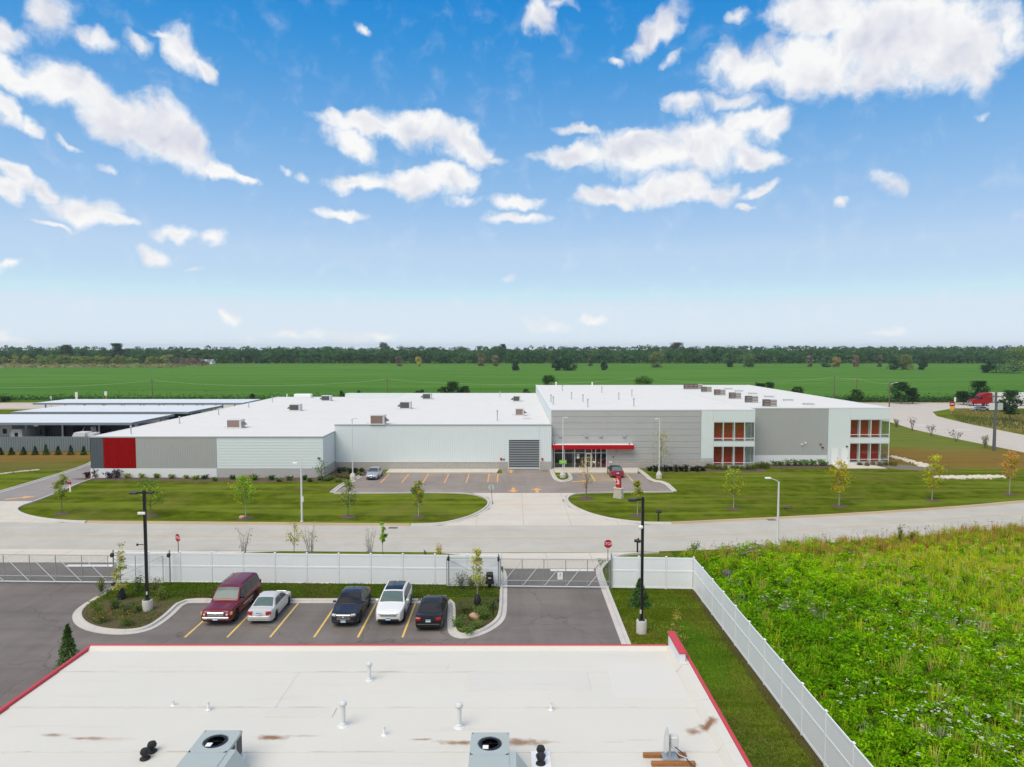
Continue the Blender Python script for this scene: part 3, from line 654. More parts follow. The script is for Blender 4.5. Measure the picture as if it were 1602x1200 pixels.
# the road between the two lots, cast in slabs
ROAD = resample(chaikin([(-130, 68.7), (-85, 66.8), (-50, 65.7), (-25, 64.85), (0, 64.25), (12, 64.55), (20, 65.4), (32, 67.95), (45, 71.2), (57, 74.5), (75, 80.2), (100, 89.7)], 3), 4.6)
RW = 4.55
road = thing('road', None, None, (0, 65, 0)); road['kind'] = 'structure'
ln = {o: offset(ROAD, o) for o in (-RW, 0.0, RW)}
struct(MB().add([(x, y, 0.009) for x, y in ln[-RW]] + [(x, y, 0.009) for x, y in ln[RW]], [(i, i + 1, len(ROAD) + i + 1, len(ROAD) + i) for i in range(len(ROAD) - 1)]).build('road_bed', 'road'))
for i in range(len(ROAD) - 1):
    for a, b in ((-RW, 0.0), (0.0, RW)):
        q = [ln[a][i], ln[a][i + 1], ln[b][i + 1], ln[b][i]]; cx, cy = sum(p[0] for p in q) / 4, sum(p[1] for p in q) / 4
        MB().sheet([(x + (cx - x) * .0025, y + (cy - y) * .0025) for x, y in q], 0.013 + rnd.uniform(-.001, .001)).build('concrete_slab', 'road', road, world=True)
for o in (-0.16, 0.16):
    a, b = offset(ROAD, o - 0.055), offset(ROAD, o + 0.055); n = len(a)
    struct(MB().add([(x, y, 0.018) for x, y in a] + [(x, y, 0.018) for x, y in b], [(i, i + 1, n + i + 1, n + i) for i in range(n - 1)]).build('centre_line', 'road_yellow'))

# paved surfaces
sheet('parking_lot', [(-85, 5), (6.75, 5), (6.75, 51), (-1.2, 51.2), (-30.6, 51.6), (-85, 51.6)], 0.004, 'asphalt')
sheet('gate_lane', [(-85, 51.6), (-30.6, 51.6), (-30.4, 57.0), (-85, 57.0)], 0.005, 'asphalt')
sheet('gate_lane', [(-1.0, 51.15), (6.75, 51), (6.9, 55.4), (-0.9, 55.4)], 0.005, 'asphalt')
slabs('concrete_apron', [(-85, 57.0), (-30.4, 57.0), (-29, 58.3), (-26, 59.5), (-20.7, 60.1), (-40, 60.8), (-62, 61.5), (-85, 62.2)], 0.010, 4.4, 3.0, 'concrete', oy=57.0)
slabs('concrete_apron', [(-0.9, 55.4), (6.9, 55.4), (7.15, 56.2), (8.1, 57.9), (9.0, 59.1), (11.5, 60.0), (6, 59.75), (0, 59.65), (-6.7, 59.8), (-3.4, 58.7), (-1.6, 57.3)], 0.010, 3.9, 2.6, 'concrete', ox=-0.9, oy=55.4)
lot2 = gp((522.5, 771), (572, 741), (785, 740.6), (785, 734.2), (863, 734.2), (863, 741), (1003, 741), (1018, 754), (1036, 755), (1053, 769), (900, 771), (740, 771.5))
sheet('store_parking_lot', lot2, 0.006, 'asphalt_old')
slabs('concrete_apron', gp((738, 771.4), (902, 771.2), (885, 776), (880, 783), (890, 793), (915, 804), (950, 813.5), (1000, 820.2), (1040, 822.5), (640, 824.5), (690, 822), (718, 816.5), (745, 808), (765, 797), (772, 787), (764, 778.5)), 0.010, 4.9, 4.6, 'concrete', ox=1.2)
sheet('asphalt_drive', gp((0, 784), (60, 783.6), (72, 776), (95, 768), (118, 757), (143, 748), (149, 722), (136, 729.5), (90, 744), (45, 758), (0, 771)) + [(-100, 82), (-100, 80)], 0.006, 'asphalt_drive')
sheet('asphalt_drive', [(-62, 100.8), (-59.7, 96), (-59.7, 172), (-64.5, 172), (-66.5, 108)], 0.005, 'asphalt_drive')
slabs('concrete_apron', gp((0, 784.2), (58, 783.8), (42, 787.5), (28, 793), (24, 800), (36, 808), (62, 814), (100, 818), (100, 822), (0, 821.5)) + [(-90, 71.5), (-90, 80.6)], 0.010, 4.6, 4.2, 'concrete')

# kerbs
k_lot = kerb(gp((181, 914), (165, 924.5), (148, 935), (131, 945), (117, 955), (111.5, 966), (118, 979), (140, 989), (180, 994), (220, 991), (247, 981), (271, 963), (286, 947), (293, 943.5), (305, 943.5), (500, 943.8), (690, 943.8), (698, 944), (700.5, 949), (699.5, 980), (701, 991), (710, 998), (727, 1000), (752, 995), (776, 983), (790, 970), (793.3, 955), (793.6, 920), (793.6, 897), (786, 887.5)), 1, 2.5, stepm=0.42)
sheet('planted_verge', k_lot + [(-0.75, 55.6), (-1.0, 52.6), (-30.6, 53.2)], 0.135, g_verge)
kerb([(6.75, 32), (6.75, 41), (6.75, 49), (6.76, 54.3), (7.0, 55.8), (8.0, 57.8), (8.9, 59.0), (10.4, 59.7), (13, 60.1)], -1, 2.6)
kerb(gp((143, 748.5), (118, 757), (95, 767.5), (70, 777), (42, 787.5), (24, 793), (16, 800), (32, 808), (60, 814), (100, 817.6), (132, 818.6)), 1, 3.2)
kerb(gp((132, 818.6), (200, 819.2), (400, 821), (560, 822.6), (642, 823.2)), 1, 3.2, 'kerb_tan')
kerb(gp((642, 823.2), (690, 822), (718, 816.5), (745, 808), (765, 797), (772, 787), (764, 778.5), (742, 772.3), (700, 770.2), (600, 770.8), (524, 771.4)), 1, 3.2)
kerb(gp((522.5, 771), (540, 757.5), (549, 755.5), (556, 752.5), (572, 741)), 1, 3.0, smooth_n=1)
kerb([(100, 94.6), (75, 85.4)] + gp((1602, 788), (1450, 799), (1300, 808.6), (1100, 818.4), (1052, 820.6)), -1, 3.2, 'kerb_tan')
kerb(gp((1052, 820.6), (1000, 820.2), (950, 813.8), (915, 804.6), (890, 793), (880, 783), (885, 776), (900, 771.4), (940, 770), (1052, 769)), -1, 3.2)
kerb(gp((1052, 769), (1037, 755), (1018, 753.6), (1004, 741), (994, 734)), -1, 3.0, smooth_n=1)
k_isl = kerb(gp((859.5, 734.5), (862, 743), (866, 750), (874, 754), (888, 753.6), (896.5, 750), (895, 744), (890, 736)), 1, 2.5)
sheet('store_island', k_isl, 0.135, g_lawn)
kerb(gp((0, 771), (45, 758), (90, 744), (136, 729.5), (150, 722)), 1, 3.2)
# walks along the store front (raised slabs)
def walk(poly, z=0.14, dx=3.0):
    root = slabs('sidewalk', poly, z, dx, 6.0, 'concrete'); n = len(poly)
    MB().prism(poly, 0.0, z - 0.02).build('sidewalk_edge', 'kerb', root, world=True)
walk([(-18.3, 97.9), (-2.2, 97.9), (-1.9, 100.85), (-18.3, 100.85)])
walk([(6.2, 97.8), (18.2, 97.8), (19.0, 102.0), (6.2, 102.0)])
walk([(49.0, 101.6), (56.4, 101.6), (55.8, 105.2), (49.8, 105.2)], 0.10)

# painted markings
def stripe(a, b, w, mat, z=0.012, name='parking_line'):
    d = Vector((b[0] - a[0], b[1] - a[1])).normalized() * (w / 2); n = (-d.y, d.x)
    return struct(MB().sheet([(a[0] - n[0], a[1] - n[1]), (b[0] - n[0], b[1] - n[1]), (b[0] + n[0], b[1] + n[1]), (a[0] + n[0], a[1] + n[1])][::1], z).build(name, mat))
for px in (288.7, 355, 422, 491, 559.6, 629.5):
    x = G(px, 997.5)[0]; stripe((x, 42.05), (x, 47.75), 0.13, 'yellow_line', 0.009)
for px in (595, 628, 661, 695, 729):
    x = G(px, 756)[0]; stripe((x, 90.9), (x, 97.4), 0.16, 'orange_line', 0.011)
def hatch(x0, x1, y0, y1, n, mat='yellow_line'):
    for x in (x0, x1): stripe((x, y0), (x, y1), 0.16, mat, 0.011)
    for i in range(n): y = y0 + (y1 - y0) * (i + .2) / n; stripe((x0 + .1, y), (x1 - .1, y + .28), 0.13, mat, 0.012)
hatch(-3.3, -2.0, 91.5, 97.4, 7, 'orange_line'); hatch(11.35, 14.2, 92.1, 97.3, 7)
stripe((16.5, 92.1), (16.5, 97.5), 0.15, 'yellow_line', 0.011)
stripe((14.2, 92.1), (14.2, 94.3), 0.15, 'yellow_line', 0.0115)
stripe(G(782, 789), G(823, 789), 0.75, 'pale_yellow_line', 0.016, 'stop_bar')
stripe(G(861, 892), G(929, 892), 0.55, 'white_line', 0.013, 'stop_bar'); stripe(G(104, 885), G(178, 885), 0.55, 'white_line', 0.013, 'stop_bar')
def arrow(px, py, rz, mat='orange_line', s=1.0):
    x, y = G(px, py); c, sn = math.cos(rz), math.sin(rz)
    pts = [(-.14, -.9), (.14, -.9), (.14, .2), (.5, .2), (0, 1.0), (-.5, .2), (-.14, .2)]
    struct(MB().sheet([(x + (a * c - b * sn) * s, y + (a * sn + b * c) * s) for a, b in pts], 0.013).build('painted_arrow', mat))
arrow(803, 766.5, R(180), s=1.5); arrow(840, 767.3, 0, s=1.5); arrow(799.5, 737.5, 0, s=1.3); arrow(908, 753, R(-80), s=1.3); arrow(31, 779, R(-55), s=1.6)
# drain covers and dark patches on the road edge
for (px, py) in ((1207, 813.5), (852, 737), (615, 826)):
    x, y = G(px, py); struct(MB().box(x - .45, x + .45, y - .3, y + .3, 0.0, 0.022).build('drain_cover', 'dark_steel'))

# planting beds (bark mulch) along the walls
def bed(pts, mat='mulch', h=0.07):
    pts = chaikin(pts, 1, True)
    a = sum(p[0] * q[1] - q[0] * p[1] for p, q in zip(pts, pts[1:] + pts[:1]))
    if a < 0: pts = pts[::-1]
    cx, cy = sum(p[0] for p in pts) / len(pts), sum(p[1] for p in pts) / len(pts)
    inn = [(cx + (x - cx) * .97, y + (cy - y) * .12) for x, y in pts]; n = len(pts)
    return struct(MB().add([(x, y, 0.004) for x, y in pts] + [(x, y, h) for x, y in inn], [(i, (i + 1) % n, n + (i + 1) % n, n + i) for i in range(n)] + [tuple(range(n, 2 * n))]).build('planting_bed', mat))
bed([(-62.0, 93.2), (-45, 92.0), (-30, 91.6), (-24.2, 92.6), (-22.6, 93.6), (-20.4, 97.4), (-19.2, 100.8), (-26.3, 100.8), (-26.4, 94.4), (-59, 94.4)])
bed([(19.6, 100.6), (27.5, 99.8), (37.2, 98.2), (38.2, 102.4), (37.0, 102.05), (20.0, 102.0)])
bed([(38.4, 102.0), (44, 101.8), (48.8, 102.4), (49.6, 105.5), (37.8, 105.5)], 'mulch')
bed([(56.2, 101.6), (63, 100.0), (64, 102.5), (59.6, 105.5), (56.0, 105.5)], 'mulch_grey')

# ================================================================ buildings
ORD = ['first', 'second', 'third', 'fourth', 'fifth', 'sixth', 'seventh', 'eighth', 'ninth', 'tenth', 'eleventh', 'twelfth', 'thirteenth', 'fourteenth', 'fifteenth', 'sixteenth']
def mat_roof(name, base, patches=(), seam=None, var=0.05):
    m, t, b, o = new_mat(name); v = wpos(t)
    n1 = noise(t, v, 0.25, 6, 0.6); n2 = noise(t, v, 5, 4, 0.6); n3 = noise(t, scaled(t, v, (0.15, 2.2, 1)), 1.0, 5, 0.65)
    k = mth(t, 'ADD', mth(t, 'MULTIPLY', mth(t, 'SUBTRACT', n1, 0.5), var * 2), mth(t, 'ADD', mth(t, 'MULTIPLY', mth(t, 'SUBTRACT', n2, 0.5), var), 1.0))
    mul = nd(t, 'ShaderNodeVectorMath', op='SCALE'); mul.inputs[0].default_value = base; link(t, k, mul.inputs['Scale'])
    c = mixc(t, mth(t, 'MULTIPLY', step(t, n3, 0.58, 0.76), 0.24), mul.outputs[0], (0.40, 0.33, 0.26))
    c = mixc(t, mth(t, 'MULTIPLY', step(t, noise(t, v, 1.1, 6, 0.8), 0.64, 0.76), 0.32), c, (0.33, 0.27, 0.21))
    if seam:    # dust caught along the laps of the sheets
        sy = nd(t, 'ShaderNodeSeparateXYZ'); link(t, v, sy.inputs[0])
        fr = mth(t, 'ABSOLUTE', mth(t, 'SUBTRACT', mth(t, 'FRACT', mth(t, 'DIVIDE', mth(t, 'SUBTRACT', sy.outputs[1], seam[0]), seam[1])), 0.5))
        ln = mth(t, 'MULTIPLY', step(t, fr, 0.480, 0.497), step(t, noise(t, scaled(t, v, (0.5, 3, 1)), 1.0, 5, 0.7), 0.46, 0.66))
        c = mixc(t, mth(t, 'MULTIPLY', ln, 0.6), c, (0.30, 0.25, 0.20))
    for (px, py, rx, ry, col, am) in patches:
        mp = nd(t, 'ShaderNodeMapping'); mp.vector_type = 'TEXTURE'; mp.inputs['Location'].default_value = (px, py, 0); mp.inputs['Scale'].default_value = (rx, ry, 1e6)
        link(t, v, mp.inputs['Vector']); l2 = nd(t, 'ShaderNodeVectorMath', op='LENGTH'); link(t, mp.outputs[0], l2.inputs[0])
        q = mth(t, 'ADD', l2.outputs['Value'], mth(t, 'MULTIPLY', mth(t, 'SUBTRACT', noise(t, v, 3.0, 5, 0.6), 0.5), 1.7))
        c = mixc(t, mth(t, 'MULTIPLY', mth(t, 'SUBTRACT', 1.0, step(t, q, 0.05, 1.10)), am), c, col)
    link(t, c, b.inputs['Base Color']); setin(b, Roughness=0.75); b.inputs['Specular IOR Level'].default_value = 0.25
    bump(t, b, n2, 0.08, 0.01); return m
MT['roof_far'] = mat_roof('white_membrane', (0.67, 0.655, 0.62), seam=(95.0, 6.0), var=0.03)

SB = thing('storage_building', 'long low white, grey and red storage building with flat white roof beyond the road', 'building', (0, 100, 0))
def sb(mb, name, mat, smooth=False): return mb.build(name, mat, SB, world=True, smooth=smooth)
ZL, ZM, ZR = 5.8, 6.77, 8.9
YL, YM, YA, YB = 94.5, 100.9, 102.1, 105.3
X0, X1, X2, X3, X4, X5 = -58.9, -26.4, 5.9, 36.6, 37.4, 58.7
def bx(x0, x1, y0, y1, z0, z1, name='wall', mat='white_metal', b=0.0):
    m = MB(); (m.bbox(x0, x1, y0, y1, z0, z1, b) if b else m.box(x0, x1, y0, y1, z0, z1)); return sb(m, name, mat)
# solid cores
bx(X0 + .06, X1 - .06, YL + .07, 171, 0, ZL - .06)
bx(X1 - .05, X2, YM + .07, 171, 0, ZM - .06)
bx(-41.3, X1 - .06, 168, 170.9, ZL, ZM - .06)
bx(X2 + .01, X3 - .07, 107.2, 169, 0, ZR - .06)                 # behind the front rooms
bx(14.35, 30.40, YA + .07, 107.19, 0, ZR - .06)
bx(X2 + .02, 14.34, YA + .07, 107.18, 3.12, ZR - .06)
bx(X3 - .06, X5 - .07, 110.2, 169, 0, ZR - .06)
bx(X3 - .05, 52.60, YB + .07, 110.19, 0, ZR - .06)
bx(28.5, 36.53, YA + .08, 107.17, 7.05, ZR - .07); bx(52.61, 58.63, YB + .08, 110.18, 7.05, ZR - .07)
# left section: charcoal, red and grey panels over a white base
def xf(px, Y): return P(px, 600, Y)[0]
def zf(py, Y): return P(801, py, Y)[1]
def ribbed(x0, x1, y, z0, z1, mat, pitch=0.30, depth=0.02, name='wall_panel', axis=0):
    """profiled metal sheet with upright ribs"""
    mb = MB(); n = max(2, round((x1 - x0) / pitch)); pr = []
    for i in range(n):
        a = x0 + (x1 - x0) * i / n; w = (x1 - x0) / n
        pr += [(a, 0), (a + w * .62, 0), (a + w * .72, depth), (a + w * .9, depth)]
    pr.append((x1, 0))
    for (a, d) in pr:
        for z in (z0, z1): mb.v.append((a, y - .02 - d, z) if axis == 0 else (y + .02 + d, a, z))
    for i in range(len(pr) - 1):
        f = (2 * i, 2 * i + 2, 2 * i + 3, 2 * i + 1); mb.f.append(f if axis == 0 else f); mb.m.append(0)
    return sb(mb, name, mat)
zb = 1.35
xs = [X0, -57.1, -52.55, -41.3, X1]
ribbed(xs[0], xs[1] - .03, YL, zb, ZL - .12, 'charcoal'); ribbed(xs[1] + .02, xs[2] - .02, YL, zb, ZL - .12, 'red_panel')
for i in range(3):
    w = (xs[3] - xs[2]) / 3; ribbed(xs[2] + w * i, xs[2] + w * (i + 1), YL, zb, ZL - .12, 'grey_metal')
bx(X0 - .02, X0 + .05, YL - .02, 171, zb, ZL - .1, 'side_panel', 'charcoal')
bx(X0 - .05, xs[3] - .02, YL - .05, YL + .06, 0, zb, 'wall_base', 'block_white')
bx(xs[3], X1 + .05, YL - .05, YL + .06, 0, zb, 'wall_base', 'block_grey'); bx(X1 - .06, X1 + .05, YL + .065, YM + .06, 0, zb, 'wall_base', 'block_grey')
nb = 20; hb = (ZL - .14 - zb) / nb
fb = MB(); L = X1 - xs[3]
fb.add([(0, 0, 0), (0, -.045, .02), (0, -.015, hb - .02), (0, 0, hb - .012), (L, 0, 0), (L, -.045, .02), (L, -.015, hb - .02), (L, 0, hb - .012)], [(0, 1, 5, 4), (1, 2, 6, 5), (2, 3, 7, 6), (0, 3, 2, 1), (4, 5, 6, 7)])
fme = fb.mesh('siding_board', 'white_metal')
fs = MB(); L2 = YM - YL
fs.add([(0, 0, 0), (.045, 0, .02), (.015, 0, hb - .02), (0, 0, hb - .012), (0, L2, 0), (.045, L2, .02), (.015, L2, hb - .02), (0, L2, hb - .012)], [(0, 4, 5, 1), (1, 5, 6, 2), (2, 6, 7, 3), (0, 1, 2, 3), (4, 7, 6, 5)])
fsm = fs.mesh('siding_board', 'white_metal')
for i in range(nb):
    place(fme, 'siding_board', SB, (xs[3], YL - 100 + .04, zb + hb * i)); place(fsm, 'siding_board', SB, (X1 - .04, YL - 100 + .05, zb + hb * i))
# middle section: white sheet over stone, with the louvred opening
xl0, xl1 = xf(796, YM), xf(844, YM); zlt = zf(688.5, YM)
for i in range(5):
    w = (xl0 - X1) / 5; ribbed(X1 + .03 + w * i, X1 + .03 + w * (i + 1) - (.03 if i == 4 else 0), YM, 1.22, ZM - .14, 'white_metal', 0.33)
ribbed(xl0 + .01, xl1 - .01, YM, zlt + .06, ZM - .14, 'white_metal', 0.33); ribbed(xl1 + .01, X2 - .02, YM, 1.22, ZM - .14, 'white_metal', 0.33)
def blocks(x0, x1, y, z0, z1, rows, wl, mat='block', deep=.12):
    """courses of split-faced block, each block a piece"""
    h = (z1 - z0) / rows; me = {}
    for r in range(rows):
        x = x0 - (wl / 2 if r % 2 else 0)
        while x < x1 - .02:
            a, c = max(x, x0), min(x + wl, x1); k = round(c - a, 2)
            if k > .05:
                key = (k, rnd.randrange(3))
                if key not in me:
                    d = [rnd.uniform(0, .02) for _ in range(4)]
                    me[key] = MB().add([(.01, 0, .01), (k - .01, 0, .01), (k - .01, 0, h - .01), (.01, 0, h - .01), (.02, -.05 - d[0], .02), (k - .02, -.05 - d[1], .02), (k - .02, -.05 - d[2], h - .02), (.02, -.05 - d[3], h - .02)], [(4, 5, 6, 7), (0, 1, 5, 4), (1, 2, 6, 5), (2, 3, 7, 6), (3, 0, 4, 7)]).mesh('block', mat)
                place(me[key], 'block', SB, (a, y - 100, z0 + h * r))
            x += wl
bx(X1 + .06, xl0 - .02, YM - .0, YM + .06, 0, 1.2, 'wall_base', 'block_grey'); blocks(X1 + .06, xl0 - .02, YM, 0.0, 1.18, 4, 1.25)
bx(xl1 + .02, X2, YM - .0, YM + .06, 0, 1.2, 'wall_base', 'block_grey'); blocks(xl1 + .02, X2, YM, 0.0, 1.18, 4, 0.6)
bx(X1 + .03, xl0, YM - .10, YM - .05, 1.185, 1.245, 'sill_trim', 'white_trim')
# louvred roll door
LV = MB().box(xl0, xl1, YM + .01, YM + .05, 0.02, zlt).build('louvre_door', 'shadow_box', SB, world=True)
nsl = 17; hs = (zlt - .05) / nsl
sme = MB().add([(xl0 + .03, 0, 0), (xl1 - .03, 0, 0), (xl1 - .03, -.10, -.03), (xl0 + .03, -.10, -.03), (xl0 + .03, 0, hs * .36), (xl1 - .03, 0, hs * .36), (xl1 - .03, -.08, hs * .28), (xl0 + .03, -.08, hs * .28)],
               [(0, 1, 2, 3), (7, 6, 5, 4), (3, 2, 6, 7), (0, 3, 7, 4), (1, 5, 6, 2)]).mesh('slat', 'slat_dark')
for i in range(nsl): place(sme, 'slat', LV, (0, YM - 100 + .005, .06 + hs * i))
for (a, b_, c, d) in ((xl0 - .08, xl0 + .02, 0, zlt + .06), (xl1 - .02, xl1 + .08, 0, zlt + .06)): bx(a, b_, YM - .10, YM, c, d, 'door_frame', 'galv_light')
bx(xl0 + .021, xl1 - .021, YM - .10, YM, zlt, zlt + .055, 'door_frame', 'galv'); bx(xl0 + .03, xl1 - .03, YM - .11, YM - .09, .16, .34, 'bottom_bar', 'galv_light')
for px, py in ((784, 718), (848.3, 718)): x, z = P(px, py, YM); bx(x - .14, x + .14, YM - .18, YM - .065, z - .17, z + .17, 'alarm_box', 'sign_red', .02)
x, z = P(788, 718.5, YM); bx(x - .12, x + .16, YM - .16, YM - .065, z - .10, z + .10, 'alarm_bell', 'dark_steel', .02)
# tall right section: wide grey boards
rows, z0, z1 = 8, 1.27, ZR - .13; hr = (z1 - z0) / rows
for r in range(rows):
    for (a, b_) in ((X2 + .03, 14.3), (14.32, 21.4), (21.42, 28.46)):
        zz0, zz1 = z0 + hr * r + .007, z0 + hr * (r + 1) - .007
        if b_ < 14.5 and zz1 < 3.3: continue
        if b_ < 14.5 and zz0 < 3.15: zz0 = 3.15
        m = MB(); m.add([(a, YA, zz0), (b_, YA, zz0), (b_, YA - .034, zz0 + .02), (a, YA - .034, zz0 + .02), (a, YA - .026, zz1 - .008), (b_, YA - .026, zz1 - .008), (b_, YA, zz1), (a, YA, zz1)], [(0, 1, 2, 3), (3, 2, 5, 4), (4, 5, 6, 7), (0, 3, 4, 7), (1, 6, 5, 2)])
        sb(m, 'wall_panel', 'grey_metal2')
bx(14.36, 30.4, YA, YA + .06, 0, 1.25, 'wall_base', 'block_grey'); blocks(14.36, 30.4, YA, 0, 1.24, 4, 1.3)
# storefront
sx0, sx1 = xf(867.4, YA), xf(949.6, YA); zt, zm = 3.02, zf(708.5, YA)
SF = MB()
ml = [867.4, 883.6, 899.8, 916, 926.4, 932.5, 941, 949.6]
for q in ml: a = xf(q, YA); SF.box(a - .045, a + .045, YA - .03, YA + .09, .02, zt)
SF.box(sx0 + .046, sx1 - .046, YA - .025, YA + .085, zt - .09, zt); SF.box(sx0 + .046, sx1 - .046, YA - .025, YA + .085, .02, .14); SF.box(sx0 + .046, sx1 - .046, YA - .024, YA + .084, zm - .04, zm + .04)
SFo = sb(SF, 'storefront_frame', 'aluminium')
for a, b_ in zip(ml, ml[1:]):
    xa, xb = xf(a, YA) + .05, xf(b_, YA) - .05
    for (za, zc) in ((.15, zm - .05), (zm + .05, zt - .1)):
        MB().box(xa, xb, YA + .02, YA + .035, za, zc).build('pane', 'glass_dark', SFo, world=True)
dx0, dx1 = xf(917, YA), xf(925.6, YA); dm = MB()
for (a, b_, c, d) in ((dx0, dx0 + .11, .03, zm - .05), (dx1 - .11, dx1, .03, zm - .05), (dx0 + .11, dx1 - .11, .03, .22), (dx0 + .11, dx1 - .11, zm - .2, zm - .05), (dx0 + .11, dx1 - .11, .98, 1.06)): dm.box(a, b_, YA - .045, YA - .005, c, d)
DR = sb(dm, 'entry_door', 'white_trim'); MB().box(dx1 - .16, dx1 - .12, YA - .09, YA - .046, .85, 1.25).build('handle', 'chrome', DR, world=True)
bx(sx0, sx1, 106.8, 106.86, 0, 3.1, 'interior_wall', 'charcoal'); bx(sx0, sx1, YA + .1, 106.79, 0, .015, 'interior_floor', 'block_grey'); bx(X2 + .02, X2 + .3, YA + .09, 106.8, 0, 3.1, 'interior_wall', 'interior')
for (px, py, w, h, mt, dy) in ((911, 726.5, .62, 1.35, 'poster', .5), (936.5, 724.5, .5, 1.1, 'poster', .6), (945.5, 726.5, .72, 1.2, 'poster_red', .35), (896.5, 718, .35, 2.4, 'interior', 1.2)):
    x, z = P(px, py, YA + dy); bx(x - w / 2, x + w / 2, YA + dy, YA + dy + .06, max(.05, z - h / 2), z + h / 2, 'display_board', mt)
x, z = P(904.3, 713.6, YA); bx(x - .18, x + .18, YA - .06, YA - .034, z - .32, z + .32, 'access_notice', 'sign_white'); bx(x - .11, x + .11, YA - .068, YA - .062, z - .05, z + .22, 'access_symbol', 'plate_blue')
x, z = P(929.6, 722.5, YA); bx(x - .26, x + .26, YA - .06, YA - .034, z - .12, z + .12, 'door_notice', 'sign_white')
# red canopy
cx0, cx1, cz0, cz1, cy = 6.06, 18.2, 3.10, 3.72, YA - 1.35
CN = MB().bbox(cx0, cx1, cy, YA - .06, cz0, cz1, .03); sb(CN, 'entrance_canopy', 'red_paint')
bx(cx0 + .08, cx1 - .08, cy + .08, YA - .1, cz1 + .003, cz1 + .05, 'canopy_cover', 'white_trim')
for px in (868, 986): x = xf(px, cy); bx(x - .1, x + .1, cy + .15, cy + .4, cz1 + .055, cz1 + .2, 'canopy_bracket', 'dark_steel')
def fixture(px, py, Y, name, mat, w=.13, d=.16): x, z = P(px, py, Y); bx(x - w, x + w, Y - d - .05, Y - .055, z - w * .7, z + w * .7, name, mat, .02)
for px in (877, 917, 939.5, 976.5): fixture(px, 682, YA, 'wall_light', 'grey_metal', .24, .2)
fixture(964.2, 705.5, YA, 'alarm_horn', 'sign_red', .1); fixture(959.4, 714.6, YA, 'wall_sensor', 'black_metal', .09); fixture(955, 722.5, YA, 'meter_box', 'galv_light', .26)
fixture(499, 716.5, YL, 'wall_camera', 'dark_steel', .16)
# glazed corner bays
def bay(x0, xg, x1, Y, depth, zs, doors, cols, mulls, base_from):
    yb = Y + 1.5
    (ua, ub), (la, lb) = zs
    for (a, b_, c, d) in ((x0 + .02, xg - .02, base_from, ZR - .14), (xg, x1 - .02, ub + .02, ZR - .14), (xg, x1 - .02, lb + .02, ua - .02)):
        bx(a, b_, Y - .06, Y + .04, c, d, 'cladding_panel', 'white_metal')
    bx(x1 - .055, x1 + .02, Y - .05, Y + depth, ub + .02, ZR - .145, 'cladding_panel', 'white_metal'); bx(x1 - .055, x1 + .02, Y - .05, Y + depth, lb + .02, ua - .02, 'cladding_panel', 'white_metal')
    bx(xg, x1 - .06, Y + .05, Y + depth, lb + .05, ua - .05, 'floor_slab', 'interior'); bx(xg, x1 - .06, Y + .05, Y + depth, .0, max(la - .03, .03), 'floor_slab', 'interior')
    bx(xg - .04, x1 + .0, Y - .02, Y + .06, 0.0, la - .005, 'sill_trim', 'white_trim')
    for (za, zc, warm) in ((ua, ub, True), (la, lb, False)):
        bx(xg + .01, doors[-1][1] + .35, yb, yb + .12, za + .02, zc - .02, 'interior_wall', 'interior')
        for (a, b_) in doors:
            D = MB()
            n = 12; h = (zc - za - .34) / n
            for i in range(n): D.add([(a, yb - .01, za + .04 + h * i), (b_, yb - .01, za + .04 + h * i), (b_, yb - .045, za + .04 + h * (i + .5)), (a, yb - .045, za + .04 + h * (i + .5)), (b_, yb - .01, za + .04 + h * (i + 1)), (a, yb - .01, za + .04 + h * (i + 1))], [(0, 1, 2, 3), (3, 2, 4, 5)])
            sb(D, 'roll_door', 'roof_door_warm' if warm else 'roof_door')
        F = MB(); w = .035
        for q in mulls: F.box(q - w, q + w, Y - .05, Y + .05, za, zc)
        rail = za + .55
        for zz in (za + w, rail, zc - w): F.box(mulls[0] + w, mulls[-1] - w, Y - .045, Y + .045, zz - w, zz + w)
        for yy in (Y + depth * .5, Y + depth - .1): F.box(x1 - .03, x1 + .03, yy - w, yy + w, za, zc)
        for zz in (za + w, rail, zc - w): F.box(x1 - .028, x1 + .028, Y + .06, Y + depth - .14, zz - w, zz + w)
        fo = sb(F, 'window', 'aluminium')
        for a, b_ in zip(mulls, mulls[1:]):
            for (c, d) in ((za + .08, rail - .04), (rail + .04, zc - .08)): MB().box(a + .04, b_ - .04, Y - .008, Y + .004, c, d).build('pane', 'glass', fo, world=True)
        for (ya, yc) in ((Y + .06, Y + depth * .5 - .04), (Y + depth * .5 + .04, Y + depth - .14)): MB().box(x1 - .006, x1 + .006, ya, yc, za + .08, zc - .08).build('pane', 'glass', fo, world=True)
za_ = [(zf(691.3, YA), zf(660, YA)), (zf(729.5, YA), zf(698, YA))]
A_ = lambda p: xf(p, YA)
bay(28.5, A_(1117.3), X3, YA, YB - YA, za_, [(A_(p) * (YA + 1.5) / YA, A_(q) * (YA + 1.5) / YA) for p, q in ((1118.2, 1130.6), (1133.8, 1147), (1151.8, 1165))], None, [A_(1117.6), A_(1133), A_(1150), A_(1166), X3 - .05], 1.48)
bx(X3 - .5, X3 - .06, YB - .6, YB - .1, 0, za_[0][1], 'column', 'interior')
zb_ = [(zf(685.4, YB), zf(656, YB)), (zf(724, YB), zf(693, YB))]
B_ = lambda p: xf(p, YB)
bay(B_(1297.2), B_(1331.8), X5, YB, 4.5, zb_, [(B_(p) * (YB + 1.5) / YB, B_(q) * (YB + 1.5) / YB) for p, q in ((1332.3, 1343.2), (1348.6, 1360), (1365.4, 1377))], None, [B_(1332), B_(1347), B_(1364.5), B_(1380), X5 - .05], 0.02)
